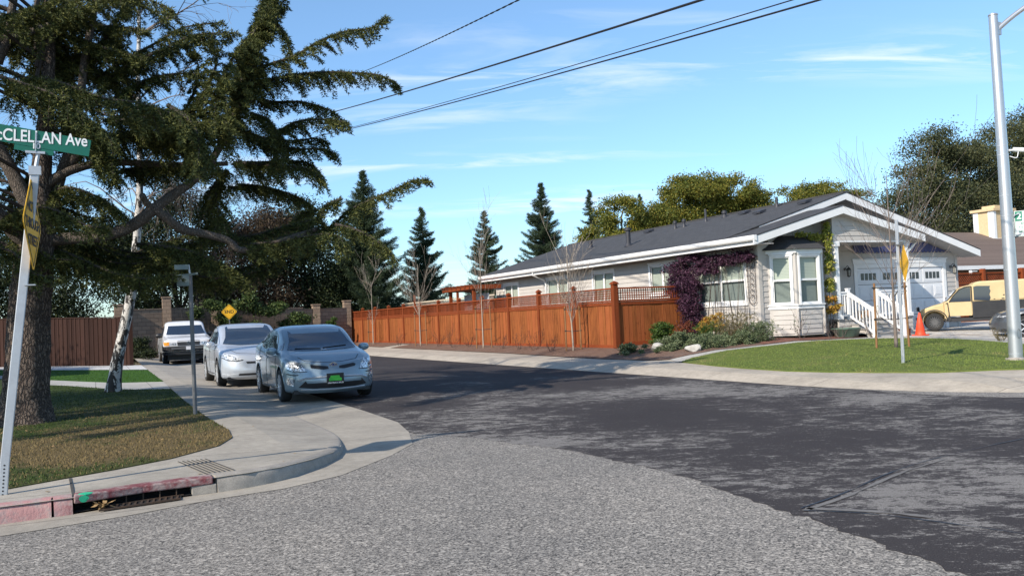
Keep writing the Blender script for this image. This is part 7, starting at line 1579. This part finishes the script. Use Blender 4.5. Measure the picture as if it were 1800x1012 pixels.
m = MB(); m.box(22.75, 22.98, 19.55, 19.8, CZ, CZ+.20); m.box(22.73, 23.0, 19.53, 19.82, CZ+.20, CZ+.23); tag(m.build('planter_box', 'terracotta'), 'small rust red tray on the ground just left of the orange traffic cone', 'tray')
m = MB(); m.box(22.15, 22.47, 20.62, 20.9, .965, 1.20); tag(m.build('cardboard_box', 'cardboard', bevel=.004), 'small brown cardboard box left at the top of the porch steps', 'box')
PZ = hz(20.6, 19.9); PT = empty('garden_pot', (20.7, 19.95, PZ), 'wide low green glazed pot in front of the porch', 'pot')
m = MB(); m.lathe([(.0, 0), (.30, 0), (.33, .03), (.41, .25), (.44, .27), (.44, .30), (.40, .30), (.36, .24)], (20.7, 19.95, PZ), 24); m.build('bowl', 'pot', PT, auto=50)
m = MB(); m.lathe([(0, .25), (.38, .25)], (20.7, 19.95, PZ), 16); m.build('soil', 'mulch', PT)
M['rock'] = pm('pale_rock', (.46, .44, .40), (.28, .26, .23), 7, .9, .7, .02)
def rock(x, y, s, sq, label, seed):
    rr = random.Random(seed); bm = bmesh.new(); bmesh.ops.create_icosphere(bm, subdivisions=3, radius=1); dirs = [(Vector((rr.gauss(0, 1), rr.gauss(0, 1), rr.gauss(0, 1))).normalized(), rr.uniform(.62, .95)) for _ in range(14)]
    for v in bm.verts:
        for d_, k in dirs:
            e = v.co.dot(d_)-k
            if e > 0: v.co -= d_*e
        v.co += Vector((rr.uniform(-.02, .02),)*3)
        v.co = Vector((v.co.x*s, v.co.y*s*.7, v.co.z*s*sq+s*sq*.45))
    me = bpy.data.meshes.new('rock'); bm.to_mesh(me); bm.free(); me.materials.append(M['rock']); me.shade_smooth(); me.set_sharp_from_angle(angle=R(28)); o = bpy.data.objects.new('rock', me); COL.objects.link(o); o.location = (x, y, hz(x, y)); o.rotation_euler = (0, 0, rr.uniform(0, 3)); tag(o, label, 'rock', 'rocks in the planting bed')
rock(14.96, 21.67, .26, .55, 'pale flat rock left of the other two in the planting bed', 3); rock(14.9, 19.85, .26, .6, 'pale grey rock nearest the lawn tip', 8); rock(16.4, 21.3, .2, .6, 'small pale rock half hidden in the grey green ground cover', 12)
# ---- dark house corner at the far left edge
M['navy_wall'] = pm('dark_blue_siding', (.035, .045, .065), rough=.8)
OH = empty('dark_blue_house', (-8, 32, .2), 'corner of a dark blue house with white framed door at the left edge', 'house')
m = MB(); m.box(-12, -5.05, 31, 36, .1, 3.3); lap(m, (-12, 31), (-5.05, 31), (0, -1), .3, 3.2); lap(m, (-5.05, 31), (-5.05, 36), (1, 0), .3, 3.2); m.build('wall', 'navy_wall', OH)
m = MB(); m.add([(-12.5, 30.4, 3.3), (-4.5, 30.4, 3.3), (-4.5, 36.6, 3.3), (-12.5, 36.6, 3.3), (-8.5, 33.5, 4.9)], [(0, 1, 4), (1, 2, 4), (2, 3, 4), (3, 0, 4), (3, 2, 1, 0)]); m.build('roof', 'roof_dark', OH)
m = MB(); m.box(-6.2, -5.25, 30.9, 30.97, .35, 2.5); dr_ = m.build('door', 'trim', OH)
m = MB()
for a in range(3):
    for b in range(2): m.box(-6.08+b*.38, -5.78+b*.38, 30.885, 30.899, .5+a*.66, 1.05+a*.66)
m.build('pane', 'dark_glass', dr_)
